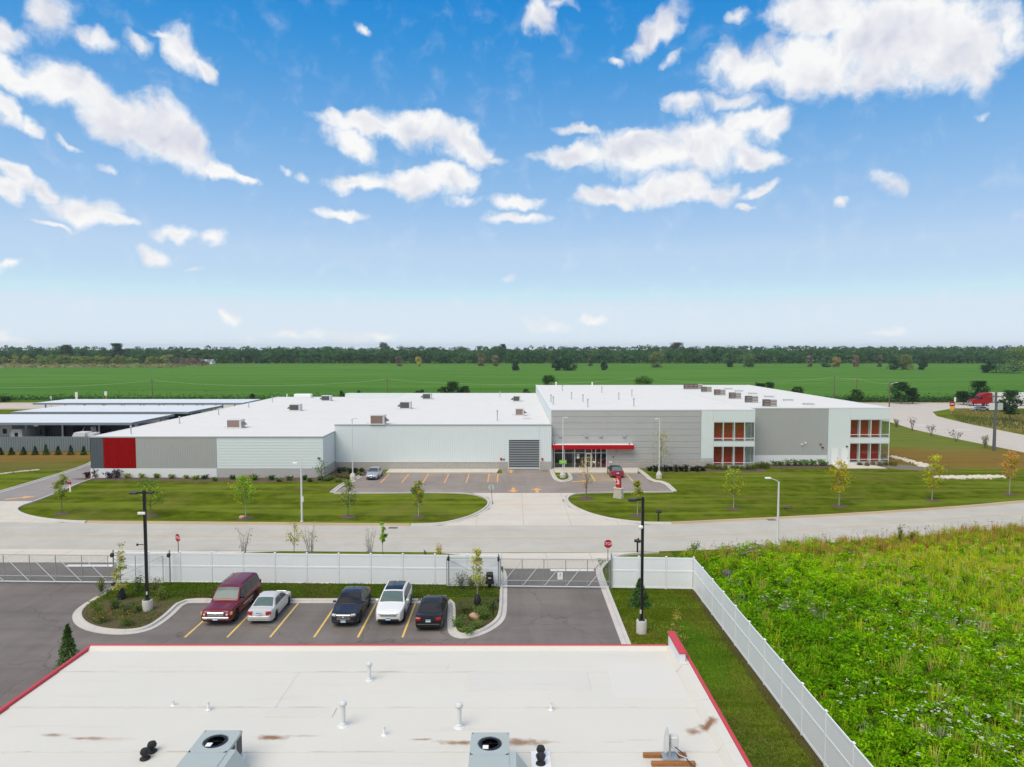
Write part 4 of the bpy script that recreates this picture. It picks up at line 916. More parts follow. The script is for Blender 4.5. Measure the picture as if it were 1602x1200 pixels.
# back grey wall between the bays
xg1 = B_(1296.8); zw = zf(712, YB)
for i in range(4):
    w = (xg1 - X3) / 4; ribbed(X3 + .02 + w * i, X3 + .02 + w * (i + 1) - (.03 if i == 3 else 0), YB, zw, ZR - .14, 'grey_metal', 0.3)
bx(X3 + .03, xg1 - .02, YB - .06, YB + .06, 0, zw - .01, 'wall_base', 'block_white')
for (a, b_) in ((1302.7, 1314), (1318.7, 1329.7)):
    d = bx(B_(a), B_(b_), YB - .10, YB - .065, .05, zf(701.5, YB), 'door', 'white_trim')
    for q in (B_(a) - .07, B_(b_) + .005): bx(q, q + .065, YB - .12, YB - .062, .03, zf(701.5, YB) + .06, 'door_frame', 'galv_light')
    MB().box(B_(b_) - .2, B_(b_) - .08, YB - .15, YB - .101, 1.0, 1.1).build('handle', 'dark_steel', d, world=True)
for px, py, mt in ((1254.2, 695.2, 'sign_white'), (1259.5, 692.8, 'sign_white'), (1283.3, 694.4, 'lamp_red'), (1286.5, 699.8, 'black_metal'), (1324.4, 698.2, 'black_metal')): fixture(px, py, YB, 'wall_light' if mt == 'sign_white' else 'alarm_horn', mt, .13)
# roofs: lapped membrane sheets, edge trim
def roof(x0, x1, y0, y1, z, n, name='roof_sheet', mat='roof_far'):
    h = (y1 - y0) / n
    for i in range(n):
        a, b_ = y0 + h * i, y0 + h * (i + 1); m = MB()
        m.add([(x0, a, z + .012), (x1, a, z + .012), (x1, b_ + .15, z), (x0, b_ + .15, z), (x0, a, z - .05), (x1, a, z - .05)], [(0, 1, 2, 3), (4, 5, 1, 0)]); sb(m, name, mat)
roof(X0, X1 - .02, YL + .12, 167.9, ZL - .02, 6); roof(X0, -41.4, 168.1, 171, ZL - .025, 1); roof(-41.3, X1 - .02, 168, 171, ZM - .02, 1)
roof(X1, X2 - .02, YM + .14, 171, ZM - .02, 6); roof(X2 + .25, X3 - .02, YA + .12, 169, ZR - .02, 6); roof(X3, X5 - .02, YB + .12, 169, ZR - .016, 6)
def trim(x0, x1, y0, y1, z0, z1, mat): bx(x0, x1, y0, y1, z0, z1, 'roof_edge', mat)
trim(X0 - .04, X1 + .06, YL - .07, YL + .1, ZL - .13, ZL + .03, 'grey_metal'); trim(X1 - .06, X1 + .07, YL + .11, YM + .03, ZL - .13, ZL + .03, 'grey_metal')
trim(X1 - .04, X2 + .02, YM - .08, YM + .12, ZM - .15, ZM + .03, 'grey_metal'); trim(X2 + .02, X3 + .04, YA - .08, YA + .1, ZR - .12, ZR + .03, 'white_trim'); trim(X3 + .05, X5 + .05, YB - .08, YB + .1, ZR - .12, ZR + .03, 'white_trim')
trim(X0 - .05, X0 + .1, YL + .11, 171, ZL - .1, ZL + .03, 'white_trim'); trim(X2 + .0, X2 + .24, YA + .11, 169, ZR - .1, ZR + .05, 'white_trim'); trim(X5 - .1, X5 + .05, YB + .11, 169, ZR - .1, ZR + .035, 'white_trim')
trim(X3 - .05, X3 + .04, YA + .11, YB - .1, ZR - .1, ZR + .032, 'white_trim')

# ---------------------------------------------------------------- things standing on the storage building's roofs
def ac_unit(name, label, px, py, z, w, d, h, front='unit_dark', side='unit_light', hood=1, top=None, rz=0.0, group='air handlers on the storage roof'):
    x, y = G(px, py, z)
    u = thing(name, label, 'rooftop unit', (x, y, z), rz, group)
    MB().box(-w / 2 - .08, w / 2 + .08, -.08, d + .08, 0, .12).build('curb', 'galv_light', u)
    MB().bbox(-w / 2, w / 2, .03, d, .13, h, .03).build('cabinet', side, u)
    MB().box(-w / 2 + .05, w / 2 - .05 - w * .12, -.0, .029, .2, h - .08).build('coil_panel', front, u)
    MB().bbox(-w / 2 - .04, w / 2 + .04, -.03, d + .04, h + .002, h + .07, .02).build('lid', 'galv_light', u)
    if hood:
        s = hood; a = w / 2 * s; b_ = (w / 2 + .55) * s; q = MB()
        q.add([(a, .2, h * .75), (a, d * .75, h * .75), (a, d * .75, h * .3), (a, .2, h * .3), (b_, .2, h * .38), (b_, d * .75, h * .38)], [(0, 1, 5, 4), (3, 4, 5, 2), (0, 4, 3), (1, 2, 5), (0, 3, 2, 1)]); q.build('intake_hood', front, u)
        MB().tube([(-a * 1.0, .4, .25), (-a - .5 * s, .4, .25), (-a - .5 * s, .4, .02)], .04, 6).build('gas_pipe', 'galv', u)
    return u
for (lab, px, py, z, w, d, h, fr, hd) in (
    ('brown faced rooftop unit nearest the grey panels on the low left roof', 366, 670, ZL, 2.2, 1.6, 1.25, 'unit_brown', 1),
    ('dark rooftop unit in the middle of the low left roof', 461, 643, ZL, 2.1, 1.6, 1.25, 'unit_dark', -1),
    ('dark rooftop unit at the back of the low left roof', 510, 627.5, ZL, 2.1, 1.6, 1.2, 'unit_dark', -1),
    ('brown faced rooftop unit just behind the front edge of the middle roof', 590.5, 664.5, ZM, 2.1, 1.5, 1.35, 'unit_brown', 1),
    ('dark rooftop unit halfway back on the middle roof, left part', 634, 640, ZM, 2.0, 1.5, 1.3, 'unit_dark', -1),
    ('dark rooftop unit at the rear of the middle roof, left part', 668, 625, ZM, 1.9, 1.5, 1.25, 'unit_dark', -1),
    ('dark rooftop unit halfway back beside the tall white side wall', 808.5, 628.5, ZM, 1.5, 1.3, 1.15, 'unit_dark', -1),
    ('grey brown rooftop unit with side hood nearest the louvred door', 813, 650.5, ZM, 1.4, 1.2, 1.15, 'unit_brown', 1)):
    ac_unit('rooftop_unit', lab, px, py, z, w, d, h, fr, hood=hd)
xs_ = [(1085, 609, 4), (1106, 613.5, 2), (1127, 618.5, 2), (1151, 624, 2), (1177, 630, 2), (1205.6, 636.3, 2)]
where = ['farthest back', 'second from the back', 'third from the back', 'third from the front', 'second from the front', 'nearest the front edge']
for (px, py, n), wh in zip(xs_, where):
    x, y = G(px, py, ZR); u = thing('condenser_bank', 'grey condenser bank on the tall right roof, %s of the six' % wh, 'rooftop unit', (x, y, ZR), 0, 'condenser banks on the tall roof')
    for k in range(n):
        o = (k - (n - 1) / 2) * 1.02
        c = MB().bbox(o - .48, o + .48, 0, .95, .18, 1.12, .03).build('condenser', 'unit_dark' if k < n - 1 else 'unit_grey', u)
        for q in range(2): MB().box(o - .45, o + .45, -.012 - .004 * q, -.002, .3 + .42 * q, .55 + .42 * q).build('coil_panel', 'unit_brown', c)
    MB().box(-n * .51, n * .51, .05, .2, 0, .17).build('rail', 'galv', u); MB().box(-n * .51, n * .51, .75, .9, 0, .17).build('rail', 'galv', u)
hp = [(1141, 609.5), (1157, 613), (1179, 617), (1205, 622), (1235, 627.5), (1267, 634)]
for i, (px, py) in enumerate(hp):
    x, y = G(px, py, ZR); u = thing('roof_hatch', 'low flat grey hatch right of the condenser banks, %s of six' % (ORD[i] + ' from the back'), 'roof hatch', (x, y, ZR), 0, 'low hatches on the tall roof')
    MB().box(-.75, .75, 0, 1.1, 0, .2).build('curb', 'galv_light', u); MB().bbox(-.8, .8, -.05, 1.15, .202, .28, .02).build('lid', 'unit_grey', u)
def vent_pipe(label, px, py, z, h, r=.09, cap=True, mat='galv', group='thin vent pipes on the storage roofs', name='vent_pipe'):
    x, y = G(px, py, z); u = thing(name, label, 'vent pipe', (x, y, z), 0, group)
    MB().lathe([(r * 1.9, 0), (r * 1.6, .05), (r, .16), (r, h)], 10).build('pipe', mat, u, smooth=True)
    if cap: MB().lathe([(r * 1.1, h - .06), (r * 1.75, h - .04), (r * 1.75, h + .08), (r * 1.2, h + .17), (0, h + .2)], 10).build('cap', mat, u, smooth=True)
    return u
pr = sorted([(880, 612), (862, 629), (865.5, 632.5), (894, 624.5), (912, 629), (919.5, 637), (941.5, 614.5), (968, 625.5), (988.5, 620.5), (991.5, 635.5)])
for i, (px, py) in enumerate(pr): vent_pipe('thin grey vent pipe, %s from the left on the tall right roof' % ORD[i], px, py, ZR, 1.15, .08)
for i, (px, py) in enumerate([(870, 604.2), (926.5, 604.6)]): vent_pipe('short white capped vent on the rear edge of the tall roof, %s one' % ('left', 'right')[i], px, py, ZR, .8, .14, mat='white_trim')
pl_ = sorted([(205, 679), (281, 663), (342, 649), (389, 637.5), (426, 629)])
for i, (px, py) in enumerate(pl_): vent_pipe('thin vent pipe along the left edge of the low roof, %s from the front' % ORD[i], px, py, ZL, 1.05, .08)
vent_pipe('tall thin vent pipe halfway back on the middle roof', 778, 658, ZM, 1.5, .08); vent_pipe('thin vent pipe at the rear of the middle roof', 782, 621.5, ZM, 1.1, .08)
vent_pipe('small white vent cap at the back of the low left roof', 449, 621.5, ZL, .6, .1, mat='white_trim')
x, y = G(473, 622.5, ZL); u = thing('roof_cover', 'long white rounded equipment cover at the back of the low roof', 'roof equipment', (x, y, ZL))
MB().bbox(-2.1, 2.1, 0, 1.6, 0, .95, .15).build('shell', 'white_trim', u); MB().box(-2.2, 2.2, -.1, 1.7, 0, .1).build('curb', 'galv_light', u)
x, y = G(825, 655, ZM); u = thing('roof_walk_pad', 'pale grey walk pad beside the unit near the louvred door', 'roof pad', (x, y, ZM)); MB().box(-.7, .7, -.8, .8, 0, .05).build('pad', 'galv_light', u); MB().box(-.5, .5, -.5, .5, .052, .10).build('mat', 'unit_light', u)

# ---------------------------------------------------------------- the near building under the camera
ZN = 4.6; NX0, NX1, NYF, NYB = -19.25, 7.6, 30.32, 9.0
def rp(px, py): return G(px, py, ZN)
ST, BR = (0.30, 0.155, 0.075), (0.13, 0.085, 0.05)
pt = []
for (px, py, rx, ry, am) in ((85, 1150, .55, .14, .7), (125, 1155.5, .4, .12, .75), (146, 1155.5, .5, .13, .65), (176, 1156, .9, .14, .35), (425, 1154, .7, .2, .95), (476, 1151.5, .8, .10, .55), (660, 1157, .5, .10, .8), (722, 1162, .7, .17, .95), (700, 1160, .9, .08, .5), (812, 1161.5, 1.25, .30, .85), (1085, 1144, .32, .35, .9), (1108, 1139, .42, .35, .95), (1000, 1158, .9, .06, .3), (867, 1161, .3, .1, .35), (960, 1161, .6, .06, .3), (1025, 1192, .5, .6, .22)):
    x, y = rp(px, py); pt.append((x, y, rx, ry, (0.24, 0.115, 0.05) if am > .6 else (0.40, 0.28, 0.17), am))
MT['roof_near'] = mat_roof('weathered_white_membrane', (0.608, 0.586, 0.522), patches=pt, seam=(28.08, 2.85), var=0.05)
NB = thing('near_building', 'white flat roofed building in the foreground with a red roof edge', 'building', (-6, 20, 0))
def nb_(mb, name, mat): return mb.build(name, mat, NB, world=True)
nb_(MB().box(NX0 + .1, NX1 - .1, NYB, NYF - .12, 0, ZN - .06), 'wall', 'block_white')
ys = [NYB, 12.4, 16.0, 19.6, 22.45, 25.3, 28.15, NYF - .25]
for a, b_ in zip(ys, ys[1:]):
    for (c, d) in ((NX0 + .12, -9.0), (-9.02, 0.6), (0.58, NX1 - .5)):
        z = ZN + rnd.uniform(-.004, .004)
        nb_(MB().add([(c, a - .12, z + .012), (d, a - .12, z + .012), (d, b_, z - .012), (c, b_, z - .012), (c, a - .12, z - .02), (d, a - .12, z - .02)], [(0, 1, 2, 3), (4, 5, 1, 0)]), 'roof_sheet', 'roof_near')
nb_(MB().add([(NX0 + .1, NYF - .27, ZN - .01), (NX1 - .4, NYF - .27, ZN - .01), (NX1 - .4, NYF - .10, ZN + .13), (NX0 + .1, NYF - .10, ZN + .13), (NX1 - .4, NYF - .02, ZN + .13), (NX0 + .1, NYF - .02, ZN + .13)], [(0, 1, 2, 3), (3, 2, 4, 5)]), 'roof_upstand', 'roof_near')
seg = 8
for i in range(seg):
    a = NX0 + (NX1 - .55 - NX0) * i / seg; b_ = NX0 + (NX1 - .55 - NX0) * (i + 1) / seg
    nb_(MB().bbox(a + .003, b_ - .003, NYF - .03, NYF + .09, ZN - .12, ZN + .155, .015), 'coping', 'red_coping')
for i in range(6):
    a = NYB + (NYF - .05 - NYB) * i / 6; b_ = NYB + (NYF - .05 - NYB) * (i + 1) / 6
    nb_(MB().bbox(NX0 - .04, NX0 + .10, a, b_ - .006, ZN - .12, ZN + .12, .015), 'coping', 'red_coping')
    if b_ < 29.5 or True:
        y2 = min(b_, 28.4)
        nb_(MB().bbox(NX1 - .07, NX1 + .07, a, b_ - .006, ZN - .12, ZN + .36, .015), 'coping', 'red_coping')
nb_(MB().add([(NX1 - .62, NYB, ZN - .005), (NX1 - .62, 30.1, ZN - .005), (NX1 - .42, 30.1, ZN + .30), (NX1 - .42, NYB, ZN + .30), (NX1 - .08, 30.1, ZN + .33), (NX1 - .08, NYB, ZN + .33)], [(0, 3, 2, 1), (3, 5, 4, 2)]), 'parapet', 'roof_near')
nb_(MB().box(7.13, 7.38, 28.3, 30.38, ZN - .1, 5.28), 'wing_wall', 'block_white'); nb_(MB().bbox(7.09, 7.42, 28.26, 30.44, 5.282, 5.36, .02), 'coping', 'red_coping')
MT['roof_patch'] = mat_roof('newer_white_membrane', (0.617, 0.597, 0.542), seam=None, var=0.03)
MT['roof_patch_old'] = mat_roof('older_grey_membrane', (0.594, 0.573, 0.517), seam=None, var=0.06)
for (pa, pb, mt) in (((946, 1038), (1078, 1092), 'roof_patch'), ((733, 1052), (925, 1080), 'roof_patch_old'), ((605, 1040), (700, 1049), 'roof_patch_old'), ((420, 1108), (520, 1122), 'roof_patch_old')):
    (ax, ay), (bx_, by) = rp(*pa), rp(*pb); nb_(MB().bbox(min(ax, bx_), max(ax, bx_), min(ay, by), max(ay, by), ZN - .01, ZN + .022, .006), 'roof_patch', mt)
def near_pipe(label, px, py_base, py_top, r, name='vent_pipe'):
    x, y = rp(px, py_base); h = P(px, py_top, y)[1] - ZN
    u = thing(name, label, 'vent pipe', (x, y, ZN), 0, 'capped vent pipes on the near roof')
    MB().lathe([(r * 2.6, 0), (r * 2.3, .02), (r * 1.45, .05), (r * 1.35, .10), (r, .12), (r, h - .12)], 16).build('pipe', 'galv_light', u, smooth=35)
    MB().lathe([(r * 1.05, h - .15), (r * 1.6, h - .13), (r * 1.6, h - .05), (r * 1.35, h - .01), (0, h + .03)], 16).build('cap', 'galv_light', u, smooth=35)
    MB().lathe([(r * 1.62, h - .125), (r * 1.64, h - .12), (r * 1.64, h - .105), (r * 1.62, h - .10)], 16).build('band', 'galv', u)
near_pipe('farthest capped silver vent pipe on the near white roof', 578, 1064, 1036, .075)
near_pipe('capped silver vent pipe left of centre, between the two big fan units', 537, 1135, 1097, .085)
near_pipe('capped silver vent pipe just behind the right hand fan unit', 718.5, 1137, 1100, .085)
for lab, px, py in (('small white roof stub in front of the left red edge', 326, 1111), ('tiny pale roof stub beside a taller one', 271, 1104), ('short pale roof stub near the rust stains', 601, 1150), ('short pale roof stub alone right of centre', 862, 1111)):
    x, y = rp(px, py); u = thing('roof_stub', lab, 'vent pipe', (x, y, ZN), 0, 'short stubs on the near roof'); k = .6 if px == 271 else 1
    MB().lathe([(.10, 0), (.09, .02), (.05, .05), (.05, .26 * k)], 10).build('pipe', 'white_trim', u, smooth=True); MB().lathe([(.058, .26 * k), (.058, .32 * k), (0, .33 * k)], 10).build('cap', 'galv_light', u)
def fan_unit(label, x0, x1, yb, cable=False):
    """packaged roof unit: sheet-metal cabinet, round fan opening in the lid, side hood"""
    w, d, h = x1 - x0, 2.35, 1.0
    u = thing('fan_unit', label, 'rooftop unit', (x0, yb - d, ZN), 0, 'packaged fan units on the near roof')
    MB().box(-.06, w + .06, -.06, d + .06, 0, .16).build('curb', 'white_trim', u)
    c = MB(); c.box(.02, w - .02, .02, d - .02, .161, h - .05); c.build('cabinet', 'unit_grey', u)
    # lid with a true hole
    n = 28; cx, cyy, r = w / 2, d - .62, .40; m = MB(); ring = [(cx + r * math.cos(2 * math.pi * k / n), cyy + r * math.sin(2 * math.pi * k / n)) for k in range(n)]
    def sq(a):
        c_, s_ = math.cos(a), math.sin(a); hx = w / 2 if c_ > 0 else w / 2; hy = .62 if s_ > 0 else .62
        k = min(hx / abs(c_) if abs(c_) > 1e-6 else 9, hy / abs(s_) if abs(s_) > 1e-6 else 9); return (cx + c_ * k, cyy + s_ * k)
    out_ = [sq(2 * math.pi * k / n) for k in range(n)]
    m.add([(x, y, h) for x, y in ring] + [(x, y, h) for x, y in out_] + [(x, y, h - .22) for x, y in ring], [(k, n + k, n + (k + 1) % n, (k + 1) % n) for k in range(n)] + [(k, (k + 1) % n, 2 * n + (k + 1) % n, 2 * n + k) for k in range(n)])
    m.box(0, w, 0, d - 1.245, h - .049, h); m.box(0, w, d - .0195, d, h - .10, h - .002); m.box(-.004, .016, d - 1.24, d - .02, h - .10, h - .002); m.box(w - .016, w + .004, d - 1.24, d - .02, h - .10, h - .002)
    for q in ((0, 0), (w, 0), (0, 1), (w, 1)): pass
    m.build('lid', 'unit_grey', u)
    f = MB().lathe([(r - .01, h - .30), (0, h - .30)], 24, (cx, cyy, 0)).build('fan_well', 'black_metal', u)
    MB().lathe([(.10, h - .16), (.10, h - .05), (.07, h - .02), (0, h - .02)], 14, (cx, cyy, 0)).build('hub', 'galv', f)
    for k in range(4):
        a = k * math.pi / 2 + .4; c_, s_ = math.cos(a), math.sin(a); c2, s2 = math.cos(a + .55), math.sin(a + .55)
        MB().add([(cx + c_ * .1, cyy + s_ * .1, h - .10), (cx + c_ * .36, cyy + s_ * .36, h - .16), (cx + c2 * .36, cyy + s2 * .36, h - .09), (cx + c2 * .1, cyy + s2 * .1, h - .07)], [(0, 1, 2, 3), (3, 2, 1, 0)]).build('blade', 'dark_steel', f)
    g = MB()
    for k in range(1, 5): g.lathe([(k * .09, h - .012), (k * .09 + .006, h - .008), (k * .09, h - .004)], 28, (cx, cyy, 0))
    for k in range(4): a = k * math.pi / 4; g.tube([(cx - r * math.cos(a), cyy - r * math.sin(a), h - .008), (cx + r * math.cos(a), cyy + r * math.sin(a), h - .008)], .006, 4)
    go = g.build('fan_guard', 'black_metal', u); MB().box(cx - .22, cx - .04, cyy - .30, cyy - .10, h - .002, h + .004).build('notice', 'sign_white', go)
    # coil openings at the back right corner and the side hood
    MB().box(w - .018, w + .003, d - .95, d - .62, .3, h - .13).build('coil_panel', 'unit_dark', u); MB().box(w - .018, w + .003, d - .42, d - .06, .3, h - .13).build('coil_panel', 'unit_dark', u)
    q = MB(); y0_, y1_ = d - 1.95, d - 1.05
    q.add([(w, y0_, .98), (w, y1_, .98), (w + .22, y1_, .98), (w + .62, y1_, .45), (w + .62, y1_, .36), (w, y1_, .36), (w + .22, y0_, .98), (w + .62, y0_, .45), (w + .62, y0_, .36), (w, y0_, .36)], [(0, 6, 2, 1), (6, 7, 3, 2), (7, 8, 4, 3), (8, 9, 5, 4), (1, 2, 3, 4, 5), (0, 9, 8, 7, 6)]).build('intake_hood', 'unit_grey', u)
    if cable: MB().tube([(0, .9, .55), (-.12, 1.0, .62), (-.28, .9, .5), (-.36, .6, .2), (-.4, .3, .03)], .016, 6).build('cable', 'wire', u)
fan_unit('left hand grey green roof unit with round top fan', -10.19, -8.95, 21.95); fan_unit('right hand grey green roof unit with a white notice in its fan', -1.33, -.09, 21.82, True)
def boots(label, pts, pad):
    x, y = rp(*pts[0]); u = thing('pipe_boot_pair', label, 'roof vent', (x, y, ZN), 0, 'black domed vents on the near roof')
    if pad: MB().box(-.32, .32, -.62, .26, 0, .012).build('flashing', 'white_trim', u)
    for (px, py) in pts:
        a, b_ = rp(px, py); a -= x; b_ -= y
        MB().lathe([(.17, .012), (.16, .04), (.09, .07), (.075, .14), (.13, .17), (.155, .24), (.12, .33), (0, .37)], 14, (a, b_, 0)).build('dome', 'black_plastic', u, smooth=45)
boots('pair of black domed roof vents left of the left fan unit', [(238, 1176), (227, 1187)], False); boots('pair of black domed roof vents on a square patch beside the right fan unit', [(846, 1183), (846, 1195)], True)
# dish antenna on timber sleepers
x, y = rp(1050, 1196); u = thing('dish_antenna', 'pale grey dish antenna seen edge on, standing on two timber sleepers', 'antenna', (x, y, ZN))
for (dy, o) in ((.42, -.12), (-.05, .06)): MB().bbox(-.72 + o, .72 + o, dy - .07, dy + .07, 0, .13, .015).build('sleeper', 'wood', u)
MB().tube([(0, .2, .13), (0, .2, .62)], .035, 8).build('mast', 'galv', u); MB().box(-.25, .25, .0, .4, .131, .16).build('foot_plate', 'galv', u)
dd = MB(); n = 18
for k, (rr, dz) in enumerate(((0, 0), (.20, .015), (.40, .06), (.42, .055))):
    for q in range(n): a = 2 * math.pi * q / n; dd.v.append((-.06 - dz + .14 * (rr * math.sin(a)), .22 + rr * .72 * math.cos(a) * 1.0, .70 + rr * math.sin(a)))
for k in range(3):
    for q in range(n): dd.f.append((k * n + q, k * n + (q + 1) % n, (k + 1) * n + (q + 1) % n, (k + 1) * n + q)); dd.m.append(0)
dd.build('dish', 'unit_light', u, smooth=60); MB().bbox(.0, .26, .08, .34, .5, .86, .03).build('bracket', 'unit_light', u)
MB().tube([(-.05, .1, .62), (.2, -.25, .48), (.42, -.4, .46)], .018, 6).build('feed_arm', 'galv', u); MB().tube([(.12, .1, .55), (.34, -.02, .42), (.62, -.2, .1), (.9, -.4, .02), (1.3, -.5, .02)], .018, 6).build('cable', 'wire', u)

# ================================================================ fences and gates
def vinyl_bay(L, h=2.44):
    """meshes of one bay: post to post along +X"""
    return dict(post=MB().bbox(-.055, .055, -.036, .036, 0, h + .04, .012).mesh('post', 'vinyl'),
                cap=MB().add([(-.075, -.06, 0), (.075, -.06, 0), (.075, .06, 0), (-.075, .06, 0), (-.075, -.06, .03), (.075, -.06, .03), (.075, .06, .03), (-.075, .06, .03), (0, 0, .08)], [(3, 2, 1, 0), (0, 1, 5, 4), (1, 2, 6, 5), (2, 3, 7, 6), (3, 0, 4, 7), (4, 5, 8), (5, 6, 8), (6, 7, 8), (7, 4, 8)]).mesh('post_cap', 'vinyl'),
                rail=MB().bbox(.056, L - .056, -.028, .028, 0, .14, .01).mesh('rail', 'vinyl'))
def board_mesh(L, z, n):
    mb = MB(); w = (L - .14) / n
    for i in range(n): a = .07 + w * i; mb.add([(a, -.014, 0), (a + w - .006, -.014, 0), (a + w, -.008, 0), (a + w, .008, 0), (a, .012, 0), (a, -.014, z), (a + w - .006, -.014, z), (a + w, -.008, z), (a + w, .008, z), (a, .012, z)], [(0, 1, 6, 5), (1, 2, 7, 6), (3, 4, 9, 8)])
    return mb.mesh('panel', 'vinyl')
def vinyl_fence(label, a, b, n, last_post=True, h=2.44, group=None):
    L = math.dist(a, b) / n; rz = math.atan2(b[1] - a[1], b[0] - a[0])
    f = thing('white_fence', label, 'fence', (a[0], a[1], 0), rz, group); me = vinyl_bay(L, h); hl, hu = 1.13, h - 1.13 - .14 * 3 - .06
    pl, pu = board_mesh(L, hl, 15), board_mesh(L, hu, 15)
    for i in range(n + (1 if last_post else 0)):
        p = place(me['post'], 'post', f, (L * i, 0, 0)); place(me['cap'], 'post_cap', p, (0, 0, h + .042))
    for i in range(n):
        for z in (.06, .20 + hl, .34 + hl + hu): place(me['rail'], 'rail', f, (L * i, 0, z))
        place(pl, 'panel', f, (L * i, 0, .20)); place(pu, 'panel', f, (L * i, 0, .34 + hl))
    return f
vinyl_fence('long white vinyl fence behind the parked cars, between the two sliding gates', (-30.6, 51.95), (-.95, 51.12), 12)
vinyl_fence('short white vinyl fence run between the right gate and the corner', (7.55, 50.8), (13.7, 50.5), 3, False)
vinyl_fence('white vinyl fence running towards the viewer along the weedy field', (13.7, 50.5), (13.66, 19.2), 13)

def gate(label, x0, x1, y0, y1, slope, tail, flip):
    """cantilever sliding gate: leaf from X0 to X1, counterweight tail of length TAIL beyond one end"""
    L = x1 - x0; rz = math.atan2(y1 - y0, L); g = thing('sliding_gate', label, 'gate', (x0, y0, 0), rz, 'sliding chain link gates'); zb, zt = .18, 2.28
    t0, t1 = (-tail, 0) if flip < 0 else (L, L + tail)
    lo, hi = min(0, t0), max(L, t1)
    for z, mt in ((zb, 'galv_light'), (zt, 'galv')): MB().tube([(lo, 0, z), (hi, 0, z)], .042 if z == zb else .034, 8).build('rail', mt, g)
    MB().tube([(lo, 0, .62), (hi, 0, .62)], .018, 6).build('rail', 'galv', g)
    nb = slope; w = L / nb
    up = MB().tube([(0, 0, zb + .05), (0, 0, zt - .035)], .028, 8).mesh('upright', 'galv')
    for i in range(nb + 1): place(up, 'upright', g, (w * i, 0, 0))
    dg = MB().tube([(.05, -.03, zt - .06), (w - .05, -.03, zb + .06)] if flip > 0 else [(.05, -.03, zb + .06), (w - .05, -.03, zt - .06)], .024, 6).mesh('brace', 'galv_light')  # leaf braces in paler steel, painting in the light on them
    for i in range(nb): place(dg, 'brace', g, (w * i, 0, 0))
    place(up, 'upright', g, ((t0 + t1) / 2, 0, 0)); place(up, 'upright', g, (lo if flip < 0 else hi, 0, 0))
    MB().tube([(t0 + .05, -.03, zt - .06), (t1 - .05, -.03, zb + .06)], .020, 6).build('brace', 'galv', g); MB().tube([(t0 + .05, .03, zb + .06), (t1 - .05, .03, zt - .06)], .020, 6).build('brace', 'galv', g)
    # woven wire: two sets of crossing strands across the leaf
    c = MB(); hh = zt - zb; p = .075; n = int((L + hh) / p)
    for i in range(n):
        s = i * p - hh
        for dirn in (1, -1):
            a0, a1 = max(0, s), min(L, s + hh)
            if a1 - a0 < .05: continue
            za, zc = (zb + (a0 - s), zb + (a1 - s)) if dirn > 0 else (zt - (a0 - s), zt - (a1 - s))
            e = .004; y = .032 + .004 * dirn
            c.add([(a0, y, za - e), (a1, y, zc - e), (a1, y, zc + e), (a0, y, za + e)], [(0, 1, 2, 3)])
    m = c.build('chain_link', 'chain', g)
    return g
def gate_post(label, x, y, roller=True, h=2.75):
    u = thing('gate_post', label, 'gate post', (x, y, 0), 0, 'steel posts carrying the sliding gates')
    MB().tube([(0, 0, 0), (0, 0, h)], .055, 10).build('post', 'galv', u)
    if roller:
        MB().lathe([(.0, -.09), (.15, -.085), (.17, 0), (.15, .085), (0, .09)], 14, (0, -.14, 2.40), 'X').build('roller_cover', 'black_plastic', u)
        MB().bbox(-.12, .12, -.22, .02, .02, .24, .03).build('roller_cover', 'black_plastic', u)
    return u
gate('wide sliding gate at the left, braces sloping down to the right', -47.6, -31.15, 52.1, 51.66, 8, 4.3, 1)
gate('sliding gate across the right driveway, braces sloping up to the right', -.87, 7.35, 50.82, 50.55, 5, 4.1, -1)
for lab, px, py in (('gate post at the left end of the white fence, beside the narrow young tree', 178.5, 915.5), ('gate post where the left gate tail ends in front of the white fence', 266.5, 916), ('gate post where the right gate tail ends, left of the charcoal operator box', 702, 922), ('gate post beside the charcoal operator box', 780, 922.5)):
    gate_post(lab, *G(px, py))
gate_post('plain gate post where the right gate meets the white fence', *G(956, 921.5), False)
x, z = P(876.3, 901, 50.6); u = thing('gate_sign', 'small white notice wired to the right sliding gate', 'sign', (x, 50.61, z)); MB().bbox(-.2, .2, -.02, 0, -.28, .28, .01).build('plate', 'sign_white', u); lettering('?', .38, 'lettering', 'black_metal', u, (0, -.023, .04), (R(90), 0, 0))
x, y = G(766, 922.5); u = thing('gate_operator', 'charcoal gate operator box on a short stand by the right gate', 'gate motor', (x, y, .13))
MB().box(-.12, .12, -.1, .1, 0, .42).build('stand', 'black_metal', u)
o = MB(); o.add([(-.30, -.25, .42), (.30, -.25, .42), (.30, .25, .42), (-.30, .25, .42), (-.26, -.20, 1.08), (.26, -.20, 1.08), (.26, .2, 1.12), (-.26, .2, 1.12), (-.22, -.1, 1.18), (.22, -.1, 1.18), (.22, .17, 1.2), (-.22, .17, 1.2)], [(3, 2, 1, 0), (0, 1, 5, 4), (1, 2, 6, 5), (2, 3, 7, 6), (3, 0, 4, 7), (4, 5, 9, 8), (5, 6, 10, 9), (6, 7, 11, 10), (7, 4, 8, 11), (8, 9, 10, 11)]); o.build('cover', 'black_plastic', u)
MB().box(-.34, .34, -.28, .28, .38, .419).build('tray', 'black_plastic', u); MB().box(-.11, .11, -.245, -.228, .80, .88).build('badge', 'galv_light', u)
